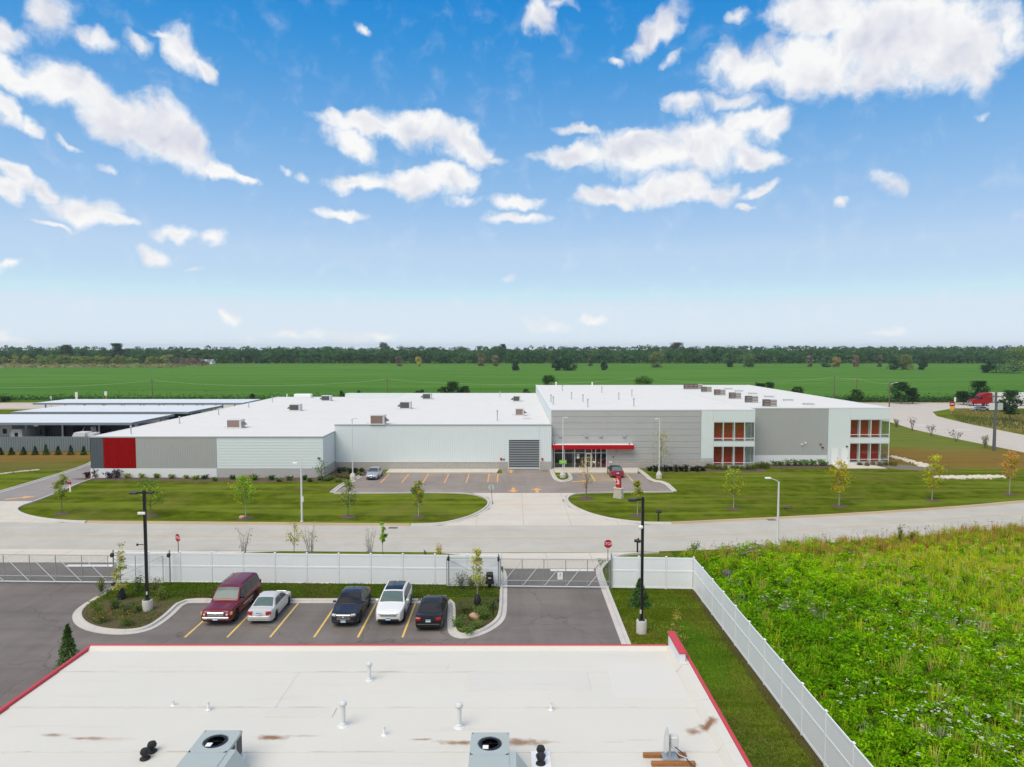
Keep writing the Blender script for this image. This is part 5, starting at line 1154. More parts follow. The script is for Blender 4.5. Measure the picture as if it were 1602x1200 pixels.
x, y = G(772, 967); u = thing('keypad_post', 'thin black gooseneck keypad post in the small planted island', 'keypad', (x, y, .14)); MB().tube([(0, 0, 0), (0, 0, 1.0), (.03, 0, 1.08), (.12, 0, 1.12), (.34, 0, 1.12)], .035, 8).build('post', 'black_metal', u); MB().bbox(.26, .40, -.08, .06, .98, 1.16, .01).build('keypad', 'black_plastic', u); MB().box(-.09, .09, -.09, .09, 0, .02).build('base_plate', 'black_metal', u)
x, y = G(743, 970); tag(MB().blob((0, 0, 0), (.42, .26, .24), 9, .16, 3).build('boulder', 'boulder', None, (x, y, .26), smooth=50, rz=-.5), 'pinkish boulder lying in the small planted island', 'boulder')

# blue-grey profiled fence at the far left, shrubs in front of it come later
FY = 118.6
gf = thing('metal_fence', 'tall blue grey ribbed metal fence left of the storage building', 'fence', (-90, FY, 0))
xs = [-100, -94.7, -89.4] + [(p - 801) / 1065 * FY for p in (13, 35, 57.5, 85, 110, 141)]
for a, b in zip(xs, xs[1:]):
    mb = MB(); n = max(3, round((b - a) / .42)); w = (b - a) / n
    for i in range(n):
        o = a + w * i; mb.add([(o, 0, .05), (o + w * .55, 0, .05), (o + w * .66, -.07, .05), (o + w * .9, -.07, .05), (o + w, 0, .05), (o, 0, 2.55), (o + w * .55, 0, 2.55), (o + w * .66, -.07, 2.55), (o + w * .9, -.07, 2.55), (o + w, 0, 2.55)], [(0, 1, 6, 5), (1, 2, 7, 6), (2, 3, 8, 7), (3, 4, 9, 8)])
    mb.v = [(x + 90, y, z) for x, y, z in mb.v]
    mb.build('panel', 'fence_grey', gf); MB().box(b + 90 - .04, b + 90 + .04, .01, .12, 0, 2.62).build('post', 'fence_grey', gf)
MB().box(-10, 16.2, .03, .10, 2.56, 2.64).build('rail', 'fence_grey', gf)

# carports
def carport(label, x0, x1, yf, yb, zf_, zb_, npost):
    c = thing('carport', label, 'carport', ((x0 + x1) / 2, yf, 0), 0, 'long white storage canopies'); w = x1 - x0; h = w / 2
    n = max(4, round(w / 9))
    for i in range(n):
        a, b = -h + w * i / n, -h + w * (i + 1) / n
        MB().add([(a, 0, zf_), (b - .02, 0, zf_), (b - .02, yb - yf, zb_), (a, yb - yf, zb_), (a, 0, zf_ - .05), (b - .02, 0, zf_ - .05), (b - .02, yb - yf, zb_ - .05), (a, yb - yf, zb_ - .05)], [(0, 1, 2, 3), (7, 6, 5, 4), (1, 5, 6, 2), (0, 3, 7, 4)]).build('roof_sheet', 'canopy', c)
    MB().box(-h - .02, h + .02, -.06, -.005, zf_ - .42, zf_ + .04).build('fascia', 'canopy_edge', c)
    d = yb - yf
    MB().add([(h + .01, 0, zf_ - .42), (h + .01, d, zb_ - .42), (h + .01, d, zb_ + .04), (h + .01, 0, zf_ + .04), (h + .07, 0, zf_ - .42), (h + .07, d, zb_ - .42), (h + .07, d, zb_ + .04), (h + .07, 0, zf_ + .04)], [(0, 1, 2, 3), (4, 7, 6, 5), (0, 3, 7, 4), (1, 5, 6, 2), (3, 2, 6, 7)]).build('fascia', 'canopy_edge', c)
    pm = MB().box(-.13, .13, -.13, .13, 0, zf_ - .43).mesh('post', 'galv_light'); pb = MB().box(-.13, .13, -.13, .13, 0, zb_ - .43).mesh('post', 'galv_light')
    bm_ = MB().add([(-.10, .2, zf_ - .42), (.10, .2, zf_ - .42), (.10, d - .2, zb_ - .42), (-.10, d - .2, zb_ - .42), (-.10, .2, zf_ - .08), (.10, .2, zf_ - .08), (.10, d - .2, zb_ - .08), (-.10, d - .2, zb_ - .08)], [(0, 3, 2, 1), (0, 1, 5, 4), (1, 2, 6, 5), (2, 3, 7, 6), (3, 0, 4, 7)]).mesh('rafter', 'canopy_edge')
    for i in range(npost):
        x = -h + 1.2 + (w - 2.4) * i / (npost - 1); place(pm, 'post', c, (x, d * .22, 0)); place(pb, 'post', c, (x, d * .8, 0)); place(bm_, 'rafter', c, (x, 0, 0))
    return c
carport('nearest of three long white canopies behind the blue grey fence', -128, -70.2, 125, 141, 4.35, 4.35, 9)
carport('middle white canopy of three behind the blue grey fence', -107.5, -69.4, 145.5, 163, 4.4, 4.3, 7)
carport('narrow farthest canopy of three, nearest the highway', -120, -67.5, 170, 183, 4.3, 4.3, 11)
sheet('storage_yard', [(-130, 119.2), (-65, 119.2), (-65, 190), (-130, 190)], 0.004, 'asphalt')  # darker asphalt laid here to deepen the shade under the canopies

# trailers and vehicles stored under the canopies, plus black shapes that fill in the shade
def trailer(label, x, y, w, d, h, mat, rz=0.0, win=True, name='travel_trailer', cat='trailer'):
    u = thing(name, label, cat, (x, y, 0), rz, 'trailers parked under the canopies')
    mb = MB(); pr = [(-w / 2, .5), (-w / 2, h * .8), (-w / 2 + .35, h), (w / 2 - .15, h), (w / 2, h - .2), (w / 2, .5)]
    n = len(pr); mb.add([(a, 0, z) for a, z in pr] + [(a, d, z) for a, z in pr], [tuple(range(n - 1, -1, -1)), tuple(range(n, 2 * n))] + [(i, (i + 1) % n, n + (i + 1) % n, n + i) for i in range(n)]); mb.build('body', mat, u)
    for s in (-.28, .12): MB().lathe([(.0, -.1), (.34, -.1), (.36, 0), (.34, .1), (0, .1)], 12, (0, 0, 0), 'X').build('wheel', 'tyre', u, (w * s, .12, .36), rz=R(90))
    if win: MB().box(-w * .12, w * .16, -.03, -.002, h * .5, h * .78).build('window', 'car_glass_dark', u); MB().box(-w / 2 + .1, w / 2 - .1, -.02, -.003, h * .32, h * .37).build('stripe', 'dark_steel', u)
    MB().box(-w / 2 - 1.0, -w / 2 + .1, d * .45, d * .55, .42, .52).build('hitch', 'dark_steel', u)
    return u
def uy(px, Y): return (px - 801) / 1065 * Y
trailer('white travel trailer with a dark square window at the far left behind the fence', uy(21, 127), 127, 2.2, 5, 2.9, 'rv_white')
trailer('grey and white trailer at the very left edge under the nearest canopy', uy(3, 130), 130, 2.8, 6, 3.4, 'galv_light')
trailer('tall black box trailer behind the canopy posts', uy(60, 128), 128, 1.5, 5, 3.6, 'rv_dark')
trailer('wide black trailer shape added as dark fill for the deepest shade of the nearest canopy', uy(82, 129), 129, 3.4, 6, 3.8, 'rv_dark', 0, False); trailer('black trailer shape beside another, added as dark fill for the shade of the nearest canopy', uy(100, 129.5), 129.5, 2.6, 6, 3.7, 'rv_dark', 0, False)  # both added as black fill where the canopy lies in deep shade
trailer('low white flat topped trailer just behind the fence, by the building corner', uy(119, 122), 122, 2.3, 2.2, 2.9, 'rv_white', 0, False)
trailer('small cream trailer touching the corner of the storage building', uy(137, 122.5), 122.5, 1.3, 2, 2.7, 'rv_white', 0, False)
trailer('black horse trailer under the right end of the nearest canopy', uy(166, 131), 131, 3.4, 5, 3.3, 'rv_dark', 0, True)
trailer('black trailer shape farthest right, added as dark fill for the shade of the nearest canopy', uy(148, 137), 137, 3.0, 5, 3.6, 'rv_dark', 0, False)  # another black filler added for the canopy shade
trailer('black trailer shape added as dark fill for the shade of the middle canopy near its right end', uy(278, 150), 150, 4.5, 6, 3.5, 'rv_dark', 0, False)  # dark filler added for the shade under the middle canopy
u = thing('covered_boat', 'dark hulled boat with white flanks on a trailer under the nearest canopy', 'boat', (uy(132.5, 128), 128, 0)); hb_ = MB()
for (yy, ww, zk) in ((0, .15, 2.6), (1.2, 1.0, 1.5), (4.5, 1.25, 1.3)): hb_.v += [(-ww, yy, 3.2), (-ww * .75, yy, 2.3), (0, yy, zk), (ww * .75, yy, 2.3), (ww, yy, 3.2)]
for r_ in (0, 5):
    for k in range(4): hb_.f.append((r_ + k, r_ + k + 1, r_ + 6 + k, r_ + 5 + k)); hb_.m.append(0)
hb_.f += [(0, 5, 9, 4), (5, 10, 14, 9), (0, 1, 2, 3, 4)]; hb_.m += [0, 0, 0]; hb_.build('hull', 'rv_dark', u)
for s in (-1, 1): MB().add([(s * .55, .2, 3.22), (s * 1.1, 1.0, 3.24), (s * 1.5, .6, 1.9), (s * .9, .1, 1.7)], [(0, 1, 2, 3)]).build('flank', 'rv_white', u)
MB().box(-.5, .5, .5, 4.5, .5, .62).build('trailer_frame', 'dark_steel', u); MB().box(-.4, .4, 1.5, 4.2, .62, 1.5).build('cradle', 'dark_steel', u)

# ================================================================ cars
def car(label, x, y, rz, S, name='parked_car', cat='car', group='cars parked in the near lot', z=0.0):
    """S: L W H, hood/belt profile, cabin stations; front of the car at local -Y"""
    L, Wd, H = S['L'], S['W'], S['H']; u = thing(name, label, cat, (x, y, z), rz, group)
    top = np.array(S['top']); wc = S['wheels']; wr = S['wr']; ride = S.get('ride', .24)
    ys = np.unique(np.concatenate([np.linspace(0, L, 46), [.03, .1, L - .03, L - .1], *[[c - wr * 1.16, c + wr * 1.16] for c in wc]]))
    def hw(s): return Wd / 2 * np.interp(s, [0, .05 * L, .12 * L, .24 * L, .88 * L, .96 * L, L], S.get('plan', [.78, .90, .965, 1, 1, .95, .86]))
    mb = MB(); npt = 0
    for s in ys:
        b = ride + .22 * max(0, 1 - s / .12) * .4 + .18 * max(0, 1 - (L - s) / .15) * .5
        for c in wc:
            rr = wr * 1.15
            if abs(s - c) < rr: b = max(b, wr + math.sqrt(rr * rr - (s - c) ** 2))
        t_ = float(np.interp(s, top[:, 0], top[:, 1])); w = float(hw(s)); mid = ride + (t_ - ride) * .45
        pts = [(0, b), (w * .88, b), (w * .975, b + .05), (w, max(mid, b + .08)), (w * .985, max(t_ - .13, b + .10)), (w * .93, max(t_ - .04, b + .12)), (w * .80, max(t_, b + .13)), (w * .4, max(t_ + .02, b + .14)), (0, max(t_ + .025, b + .14))]
        ring = pts + [(-a, c_) for a, c_ in pts[-2:0:-1]]; npt = len(ring)
        for a, c_ in ring: mb.v.append((a, s - L / 2, c_))
    for i in range(len(ys) - 1):
        for k in range(npt):
            mb.f.append((i * npt + k, i * npt + (k + 1) % npt, (i + 1) * npt + (k + 1) % npt, (i + 1) * npt + k)); mb.m.append(1 if k in (0, npt - 1) else 0)
    mb.f += [tuple(range(npt - 1, -1, -1)), tuple((len(ys) - 1) * npt + k for k in range(npt))]; mb.m += [0, 0]
    mb.build('body', [S['paint'], 'black_plastic'], u, smooth=38)
    # cabin
    wb, rf, rr_, rb = S['cab']; belt = S['belt']; hb, ht = Wd / 2 * .93, Wd / 2 * S.get('tumble', .74)
    zr = lambda s: float(np.interp(s, [wb, wb + (rf - wb) * .5, rf, rf + (rr_ - rf) * .35, rr_, rr_ + (rb - rr_) * .5, rb], [belt - .02, belt + (H - .05 - belt) * .56, H - .055, H, H - S.get('drop', .05), belt + (H - .06 - belt) * .57, belt - .0]))
    wz = lambda z_: hb + (ht - hb) * max(0, min(1, (z_ - belt) / (H - .05 - belt)))
    ss = np.unique(np.concatenate([np.linspace(wb, rf, 6), np.linspace(rf, rr_, 8), np.linspace(rr_, rb, 6)])); cb_ = MB(); nn = 0
    for s in ss:
        zt_ = zr(s); w = wz(zt_)
        sec = [(hb, belt - .06), (hb + (w - hb) * .55, belt + (zt_ - belt) * .55), (w, zt_ - .02), (w * .93, zt_ + .015), (w * .55, zt_ + .035), (0, zt_ + .045)]
        ring = sec + [(-a, c_) for a, c_ in sec[-2::-1]]; nn = len(ring)
        for a, c_ in ring: cb_.v.append((a, s - L / 2, c_))
    for i in range(len(ss) - 1):
        for k in range(nn - 1): cb_.f.append((i * nn + k, i * nn + k + 1, (i + 1) * nn + k + 1, (i + 1) * nn + k)); cb_.m.append(0)
    cb_.f += [tuple(range(nn - 1, -1, -1)), tuple((len(ss) - 1) * nn + k for k in range(nn))]; cb_.m += [0, 0]
    cab = cb_.build('cabin', S.get('roof_paint', S['paint']), u, smooth=38)
    def skin(name, s0, s1, mat, inset=.90, n=4, off=.014):
        g = MB(); m_ = 6
        for i in range(n + 1):
            s = s0 + (s1 - s0) * i / n; zt_ = zr(s); w = wz(zt_) * inset; ds = .03; sl = (zr(s + ds) - zr(s - ds)) / (2 * ds); nl = math.hypot(1, sl)
            for k in range(m_ + 1): q = -1 + 2 * k / m_; g.v.append((q * w, s - L / 2 - sl / nl * off, zt_ + .045 - .03 * q * q + off / nl))
        for i in range(n):
            for k in range(m_): a = i * (m_ + 1) + k; g.f.append((a, a + 1, a + m_ + 2, a + m_ + 1)); g.m.append(0)
        return g.build(name, mat, u, smooth=60)
    skin('windscreen', wb + (rf - wb) * .10, rf - (rf - wb) * .06, S.get('ws', 'car_glass'))
    skin('rear_window', rr_ + (rb - rr_) * .08, rb - (rb - rr_) * S.get('rw', .14), S.get('rg', 'car_glass_dark'), .86)
    if S.get('sunroof'): skin('glass_roof', rf + .12, rr_ - .1, 'car_glass_dark', .84)
    zl_, zh = belt + .035, H - .10
    spl = [None] + S['pillars'] + [None]
    fx = lambda s, side: 0
    for side in (-1, 1):
        for i in range(len(spl) - 1):
            a, b_ = spl[i], spl[i + 1]
            fl = (a + .03) if a else wb + (rf - wb) * .30; fh = (a + .03) if a else wb + (rf - wb) * .93
            bl = (b_ - .03) if b_ else rb - (rb - rr_) * .40; bh = (b_ - .03) if b_ else rr_ + (rb - rr_) * .06
            g = MB(); q = 4
            for z_ in np.linspace(0, 1, q):
                zz = zl_ + (zh - zl_) * z_; xx = (wz(zz) + .016 - .0) * side
                for p in (fl + (fh - fl) * z_, bl + (bh - bl) * z_):
                    zlim = zr(p) - .06; zq = min(zz, max(zlim, zl_ + .0)); g.v.append(((wz(zq) + .018) * side, p - L / 2, zq))
            for r_ in range(q - 1):
                f = (2 * r_, 2 * r_ + 1, 2 * r_ + 3, 2 * r_ + 2); g.f.append(f if side > 0 else f[::-1]); g.m.append(0)
            g.build('side_window', S.get('sg', 'car_glass_dark'), u)
    # lamps, grille, bumpers, plates
    F = S['front']; zc = F['z']; w0 = float(hw(.03)); nose = -L / 2
    for s in (-1, 1):
        h_ = MB().bbox(-.16, .15, -.065, .10, -F.get('lh', .065), F.get('lh', .065), .03).build('headlight', 'lamp_clear', u, (s * (w0 - .13), nose + .085, zc - .05)); h_.rotation_euler = (0, 0, s * R(26))
        r_ = MB().bbox(-.17, .17, -.14, .08, -S['rear'].get('lh', .09), S['rear'].get('lh', .09), .03).build('tail_light', 'lamp_red', u, (s * (float(hw(L - .02)) - .14), -nose - .06, S['rear']['z'])); r_.rotation_euler = (0, 0, -s * R(20))
        m_ = MB().bbox(-.10, .10, -.05, .07, -.06, .065, .02).build('mirror', S.get('mirror', S['paint']), u, (s * (Wd / 2 + .06), wb + .42 - L / 2, belt + .07)); MB().box(-.085, .085, .071, .075, -.045, .05).build('mirror_glass', 'chrome', m_)
        if F.get('amber'): MB().bbox(-.06, .06, -.06, .1, -.08, .08, .02).build('indicator', 'lamp_amber', u, (s * (w0 + .05), nose + .17, zc))
        MB().box(-.012, .012, S['cab'][1] - L / 2 - .1, S['wheels'][1] - wr * 1.3 - L / 2, .0, .045).build('side_moulding', S.get('mould', 'black_plastic'), u, (s * (Wd / 2 + .004), 0, ride + (belt - ride) * .42))
        for k, p in enumerate(S['pillars'][:2]): MB().bbox(-.02, .02, -.09, .09, -.018, .018, .008).build('door_handle', S.get('handle', S['paint']), u, (s * (Wd / 2 * .99 + .012), p - .16 - L / 2, belt - .12))
    gw = F['gw']; GR = MB().bbox(-gw, gw, -.03, .08, -F['gh'], F['gh'], .03).build('grille', F.get('gm', 'chrome'), u, (0, nose + .0, F['gz']))
    if F.get('bars'):
        for k in range(F['bars']): x_ = -gw + 2 * gw * (k + .5) / F['bars']; MB().box(-.018, .018, -.012, .0, -F['gh'] * .82, F['gh'] * .82).build('grille_slot', 'black_plastic', GR, (x_, -.031, 0))
    else: MB().box(-gw * .9, gw * .9, -.01, 0, -F['gh'] * .72, F['gh'] * .55).build('grille_mesh', 'black_plastic' if F.get('dark') else 'galv', GR, (0, -.031, 0))
    MB().bbox(-.06, .06, -.012, .0, -.03, .03, .005).build('badge', 'chrome', GR, (0, -.045, F['gh'] * .1))
    MB().bbox(-w0 * .92, w0 * .92, -.06, .10, -.07, .07, .03).build('front_bumper', F.get('bm', 'black_plastic'), u, (0, nose + .02, F.get('bz', .42)))
    wl = float(hw(L - .02)); MB().bbox(-wl * .92, wl * .92, -.10, .06, -.09, .09, .03).build('rear_bumper', S['rear'].get('bm', S['paint']), u, (0, -nose - .01, S['rear'].get('bz', .50)))
    for yy, zz, d in ((nose - .075, F.get('pz', .42), -1), (-nose + .062, S['rear'].get('pz', .72), 1)):
        p = MB().box(-.16, .16, 0, .012, -.085, .085).build('number_plate', 'plate', u, (0, yy if d < 0 else yy - .012 + .012, zz)); MB().box(-.15, .15, -.003 if d < 0 else .013, -.001 if d < 0 else .016, .02, .075).build('plate_band', 'plate_blue', p)
    for c in wc:
        for s in (-1, 1):
            w_ = MB().lathe([(wr * .62, -.10), (wr * .93, -.105), (wr, -.07), (wr, .07), (wr * .93, .105), (wr * .62, .10)], 20, (0, 0, 0), 'X').build('wheel', 'tyre', u, (s * (Wd / 2 - .125), c - L / 2, wr), smooth=40)
            rm = MB(); xo = .075 * s; n = 10
            rm.lathe([(wr * .63, xo), (wr * .55, xo * .75), (wr * .5, xo * .4), (0, xo * .4)], 20, (0, 0, 0), 'X')
            for k in range(5):
                a = 2 * math.pi * k / 5; c1, s1 = math.cos(a - .18), math.sin(a - .18); c2, s2 = math.cos(a + .18), math.sin(a + .18)
                rm.add([(xo * 1.1, c1 * wr * .12, s1 * wr * .12), (xo * 1.1, c2 * wr * .12, s2 * wr * .12), (xo, c2 * wr * .6, s2 * wr * .6), (xo, c1 * wr * .6, s1 * wr * .6)], [(0, 1, 2, 3)])
            rm.build('rim', 'rim', w_)
    for s in S.get('rails', []): MB().tube([(s * ht * .93, rf + .45 - L / 2, H - .02), (s * ht * .93, rf + .5 - L / 2, H + .065), (s * ht * .93, rr_ - .35 - L / 2, H + .065), (s * ht * .93, rr_ - .3 - L / 2, H - .02)], .024, 6).build('roof_rail', 'black_plastic', u)
    if S.get('fin'): MB().add([(-.03, 0, 0), (.03, 0, 0), (.03, .2, 0), (-.03, .2, 0), (0, .18, .09)], [(0, 1, 4), (1, 2, 4), (2, 3, 4), (3, 0, 4)]).build('aerial_fin', S['paint'], u, (0, rr_ - .35 - L / 2, H + .0))
    wy = wb + .10 - L / 2
    for s in (-.45, .12): MB().tube([(s, wy, belt + .045), (s + .5, wy + .10, belt + .085)], .012, 4).build('wiper', 'black_plastic', u)
    return u
SUV = dict(L=5.57, W=2.0, H=1.92, paint='maroon', belt=1.20, top=[(0, .78), (.06, 1.0), (.25, 1.08), (1.55, 1.19), (2.2, 1.22), (5.35, 1.22), (5.5, 1.15), (5.57, .8)], cab=(1.50, 2.25, 5.15, 5.50), tumble=.80, drop=.04, wheels=(1.02, 4.30), wr=.385, ride=.32, pillars=[2.78, 3.72], ws='car_glass_light', plan=[.93, .97, 1, 1, 1, .98, .95],
    front=dict(z=.86, gw=.55, gh=.12, gz=.84, gm='chrome', amber=True, bz=.58, bm='chrome', pz=.55), rear=dict(z=1.1, lh=.2, bz=.58, bm='black_plastic', pz=.8), rails=[-1, 1], mould='galv_light', mirror='black_plastic')
SEDAN = dict(L=4.45, W=1.72, H=1.42, paint='silver', belt=.93, top=[(0, .58), (.08, .70), (.4, .78), (1.15, .92), (1.5, .95), (3.5, .96), (4.2, .97), (4.38, .93), (4.45, .62)], cab=(1.12, 1.98, 3.02, 3.78), tumble=.70, drop=.05, wheels=(.86, 3.48), wr=.30, ride=.2, pillars=[2.45], rg='car_glass_light', rw=.08,
    front=dict(z=.66, gw=.35, gh=.06, gz=.66, dark=True, bz=.42, bm='silver'), rear=dict(z=.80, lh=.10, bz=.52, pz=.78), mould='silver')
CROSS = dict(L=4.65, W=1.90, H=1.62, paint='navy', belt=1.05, top=[(0, .66), (.08, .86), (.35, .95), (1.3, 1.07), (1.6, 1.09), (4.3, 1.12), (4.55, 1.05), (4.65, .7)], cab=(1.28, 2.12, 3.35, 4.42), tumble=.70, drop=.06, wheels=(.95, 3.75), wr=.365, ride=.26, pillars=[2.65, 3.5], ws='car_glass_dark',
    front=dict(z=.88, lh=.055, gw=.46, gh=.16, gz=.70, gm='chrome', bars=9, bz=.40, pz=.47), rear=dict(z=.98, bz=.55, pz=.8), fin=True)
EDGE = dict(L=4.72, W=1.93, H=1.69, paint='white_car', belt=1.10, top=[(0, .72), (.06, .92), (.3, 1.0), (1.2, 1.12), (1.5, 1.14), (4.4, 1.16), (4.62, 1.1), (4.72, .75)], cab=(1.18, 2.05, 4.0, 4.58), tumble=.74, drop=.05, wheels=(.97, 3.79), wr=.365, ride=.27, pillars=[2.7, 3.6], ws='car_glass_light', sunroof=True,
    front=dict(z=.84, gw=.52, gh=.10, gz=.78, gm='chrome', bz=.42, pz=.52), rear=dict(z=1.0, bz=.55, pz=.8), fin=True)
LSED = dict(L=4.66, W=1.81, H=1.42, paint='black_car', belt=.94, top=[(0, .58), (.08, .72), (.4, .82), (1.3, .94), (1.6, .97), (3.7, 1.0), (4.45, 1.03), (4.58, .98), (4.66, .65)], cab=(1.22, 2.08, 3.15, 4.02), tumble=.69, drop=.05, wheels=(.92, 3.72), wr=.33, ride=.2, pillars=[2.55], rg='car_glass_dark', rw=.06,
    front=dict(z=.70, gw=.4, gh=.1, gz=.6, dark=True, bz=.38), rear=dict(z=.85, lh=.085, bz=.45, pz=.76), fin=True)
car('maroon long SUV with roof rails, leftmost of the cars parked by the fence', -19.40, 43.65 + SUV['L'] / 2, 0, SUV, cat='SUV')
car('small silver sedan parked nose in beside the maroon SUV', -16.68, 43.95 + SEDAN['L'] / 2, math.pi, SEDAN)
car('dark navy crossover with chrome slatted grille, facing the viewer', -11.0, 43.5 + CROSS['L'] / 2, 0, CROSS)
car('white crossover with black glass roof, facing the viewer', -8.12, 43.75 + EDGE['L'] / 2, 0, EDGE)
car('black sedan parked nose in beside the small planted island', -5.38, 42.85 + LSED['L'] / 2, math.pi, LSED)
def spec(base, **kw): d = dict(base); d.update(kw); return d
car('blue silver sedan parked at the left end of the store stalls', -19.35, 92.7 + 2.2, 0, spec(SEDAN, paint='blue_silver', ws='car_glass', front=dict(z=.66, gw=.22, gh=.08, gz=.64, dark=True, bz=.40, bm='black_plastic', pz=.5)), group=None)
car('dark red car with a black roof parked in front of the entrance', 14.75, 94.2 + 2.3, math.pi, spec(LSED, paint='red_car', roof_paint='black_plastic', rg='car_glass_light', W=1.9), group=None)
x, y = G(1533, 643.2); car('grey sedan driving on the highway in front of the red truck', x, y, -R(90), spec(SEDAN, paint='grey_car', L=4.9, W=1.85, top=[(0, .6), (.08, .72), (.4, .82), (1.2, .94), (3.8, .97), (4.6, .98), (4.8, .93), (4.9, .62)], cab=(1.2, 2.1, 3.3, 4.2), wheels=(.95, 3.85), wr=.34), name='passing_car', group=None)

# red road tractor with a white box trailer on the highway
x0_, yt = G(1518, 640)[0], 211.5
x0_ = (1518 - 801) / 1065 * yt
u = thing('semi_truck', 'red semi truck with white box trailer on the highway at the far right', 'truck', (x0_, yt, 0))
pr = [(0.1, .7), (0.05, 1.35), (.5, 2.0), (1.9, 2.2), (2.5, 3.0), (3.4, 3.75), (4.6, 4.1), (6.3, 4.15), (6.4, .9), (5.2, .75)]
mb = MB(); rows_ = []
for (yy, ins) in ((-1.2, .10), (-1.05, 0), (1.05, 0), (1.2, .10)):
    rows_.append([(a + ins if a < 3 else a, yy, z - ins * .7 if z > 1 else z) for a, z in pr])
n = len(pr)
for r_ in rows_: mb.v += r_
for r_ in range(3):
    for k in range(n): mb.f.append((r_ * n + k, r_ * n + (k + 1) % n, (r_ + 1) * n + (k + 1) % n, (r_ + 1) * n + k)); mb.m.append(0)
mb.f += [tuple(range(n)), tuple(range(4 * n - 1, 3 * n - 1, -1))]; mb.m += [0, 0]; mb.build('cab', 'truck_red', u, smooth=35)
MB().add([(1.98, -1.0, 2.32), (2.52, -1.0, 3.05), (2.52, 1.0, 3.05), (1.98, 1.0, 2.32)], [(0, 1, 2, 3), (3, 2, 1, 0)]).build('windscreen', 'car_glass', u, (-.06, 0, .04))
MB().add([(2.3, -1.225, 2.25), (3.3, -1.225, 2.25), (3.3, -1.225, 3.0), (2.75, -1.225, 3.0)], [(0, 1, 2, 3)]).build('side_window', 'car_glass_dark', u)
MB().bbox(-.12, .2, -1.15, 1.15, .45, .85, .05).build('bumper', 'chrome', u); MB().bbox(-.02, .1, -.55, .55, .9, 1.75, .03).build('grille', 'chrome', u)
for s in (-1, 1): MB().bbox(.0, .35, -.18, .18, 1.0, 1.3, .05).build('headlight', 'lamp_clear', u, (.02, s * .9, 0)); MB().bbox(-.1, .1, -.25, .05, 0, .8, .04).build('mirror', 'black_plastic', u, (1.9, s * 1.35, 2.2))
tl = MB().bbox(6.9, 23.0, -1.28, 1.28, 1.15, 4.1, .06).build('trailer_box', 'rv_white', u)
for k in range(12): MB().box(7.3 + 1.3 * k, 7.36 + 1.3 * k, -1.295, -1.281, 1.25, 4.0).build('trailer_rib', 'galv_light', tl)
MB().box(6.3, 22.5, -.5, .5, .75, 1.1).build('chassis', 'dark_steel', u)
for a in (1.1, 5.2, 6.5, 20.0, 21.3):
    for s in (-1, 1):
        w_ = MB().lathe([(.0, -.15), (.48, -.15), (.52, 0), (.48, .15), (0, .15)], 14, (0, 0, 0), 'X').build('wheel', 'tyre', u, (a, s * 1.0, .52), rz=R(90)); MB().lathe([(.28, -.16), (.2, -.17), (0, -.17)], 10, (0, 0, 0), 'X').build('rim', 'rim', w_)

# ================================================================ street furniture
def big_lamp(label, px, py, ztop, lean=0.0, rod=False):
    x, y = G(px, py); u = thing('parking_lamp', label, 'lamp post', (x, y, 0), 0, 'black parking lamps in the near lot')
    b = MB().lathe([(.33, -.05), (.33, .80), (.31, .84), (0, .85)], 22).build('concrete_base', 'base_conc', u, smooth=40)
    MB().bbox(-.2, .2, -.2, .2, .852, .90, .02).build('base_cover', 'black_metal', u)
    MB().bbox(-.085, .085, -.085, .085, .90, ztop, .01).build('pole', 'black_metal', u)
    MB().bbox(-.50, -.075, -.07, .07, ztop - .22, ztop - .10, .02).build('arm', 'black_metal', u)
    MB().bbox(-.95, -.40, -.24, .24, ztop - .24, ztop - .12, .04).build('lamp_head', 'black_metal', u); MB().box(-.88, -.48, -.19, .19, ztop - .255, ztop - .242).build('lens', 'galv_light', u)
    return u
L1 = big_lamp('black parking lamp on a round concrete base in the left planted island', 231, 957, 8.5)
MB().bbox(.075, .42, -.07, .07, 8.28, 8.40, .02).build('arm', 'black_metal', L1); MB().bbox(.30, .62, -.2, .2, 8.28, 8.40, .03).build('lamp_head', 'black_metal', L1)
cm = MB().bbox(-.42, .10, -.17, -.09, 6.85, 7.02, .03).build('camera', 'sign_white', L1); MB().tube([(-.45, -.13, 4.75), (-.08, -.13, 4.75)], .03, 6).build('bracket', 'black_metal', L1); MB().bbox(-.55, -.45, -.2, -.06, 4.68, 4.82, .02).build('camera', 'black_plastic', L1); MB().bbox(.0, .09, -.16, -.09, 1.25, 1.45, .01).build('junction_box', 'galv_light', L1)
L2 = big_lamp('black parking lamp on a round concrete base in the grass by the spruce', 1003.5, 990, 8.8)
MB().blob((-.14, -.16, 6.9), (.16, .14, .13), 8, .05, 2).build('camera', 'sign_white', L2); MB().bbox(-.14, -.04, -.16, -.09, 1.3, 1.55, .01).build('junction_box', 'galv_light', L2)
def store_lamp(label, px, py, ztop, armx):
    x, y = G(px, py); u = thing('store_lamp', label, 'lamp post', (x, y, 0), 0, 'slim pale lamps along the store front')
    MB().lathe([(.42, -.02), (.42, .55), (.22, .95), (.12, 1.0)], 8).build('concrete_base', 'kerb', u)
    MB().tube([(0, 0, .95), (0, 0, ztop)], [.075, .06], 8).build('pole', 'galv_light', u); MB().tube([(0, 0, ztop - .08), (armx * .5, 0, ztop)], .035, 6).build('arm', 'galv_light', u)
    MB().bbox(-.28, .28, -.13, .13, -.05, .05, .02).build('lamp_head', 'galv_light', u, (armx * .72, 0, ztop + .01)); return u
store_lamp('slim pale lamp left of the store stalls, by the blue silver sedan', 552, 751, 8.5, .6)
GL = store_lamp('slim pale lamp with a green notice, in the small store island', 880.5, 748.5, 8.55, .6)
store_lamp('slim pale lamp right of the entrance parking, in front of the pale tree', 1031, 748.5, 8.35, -.6)
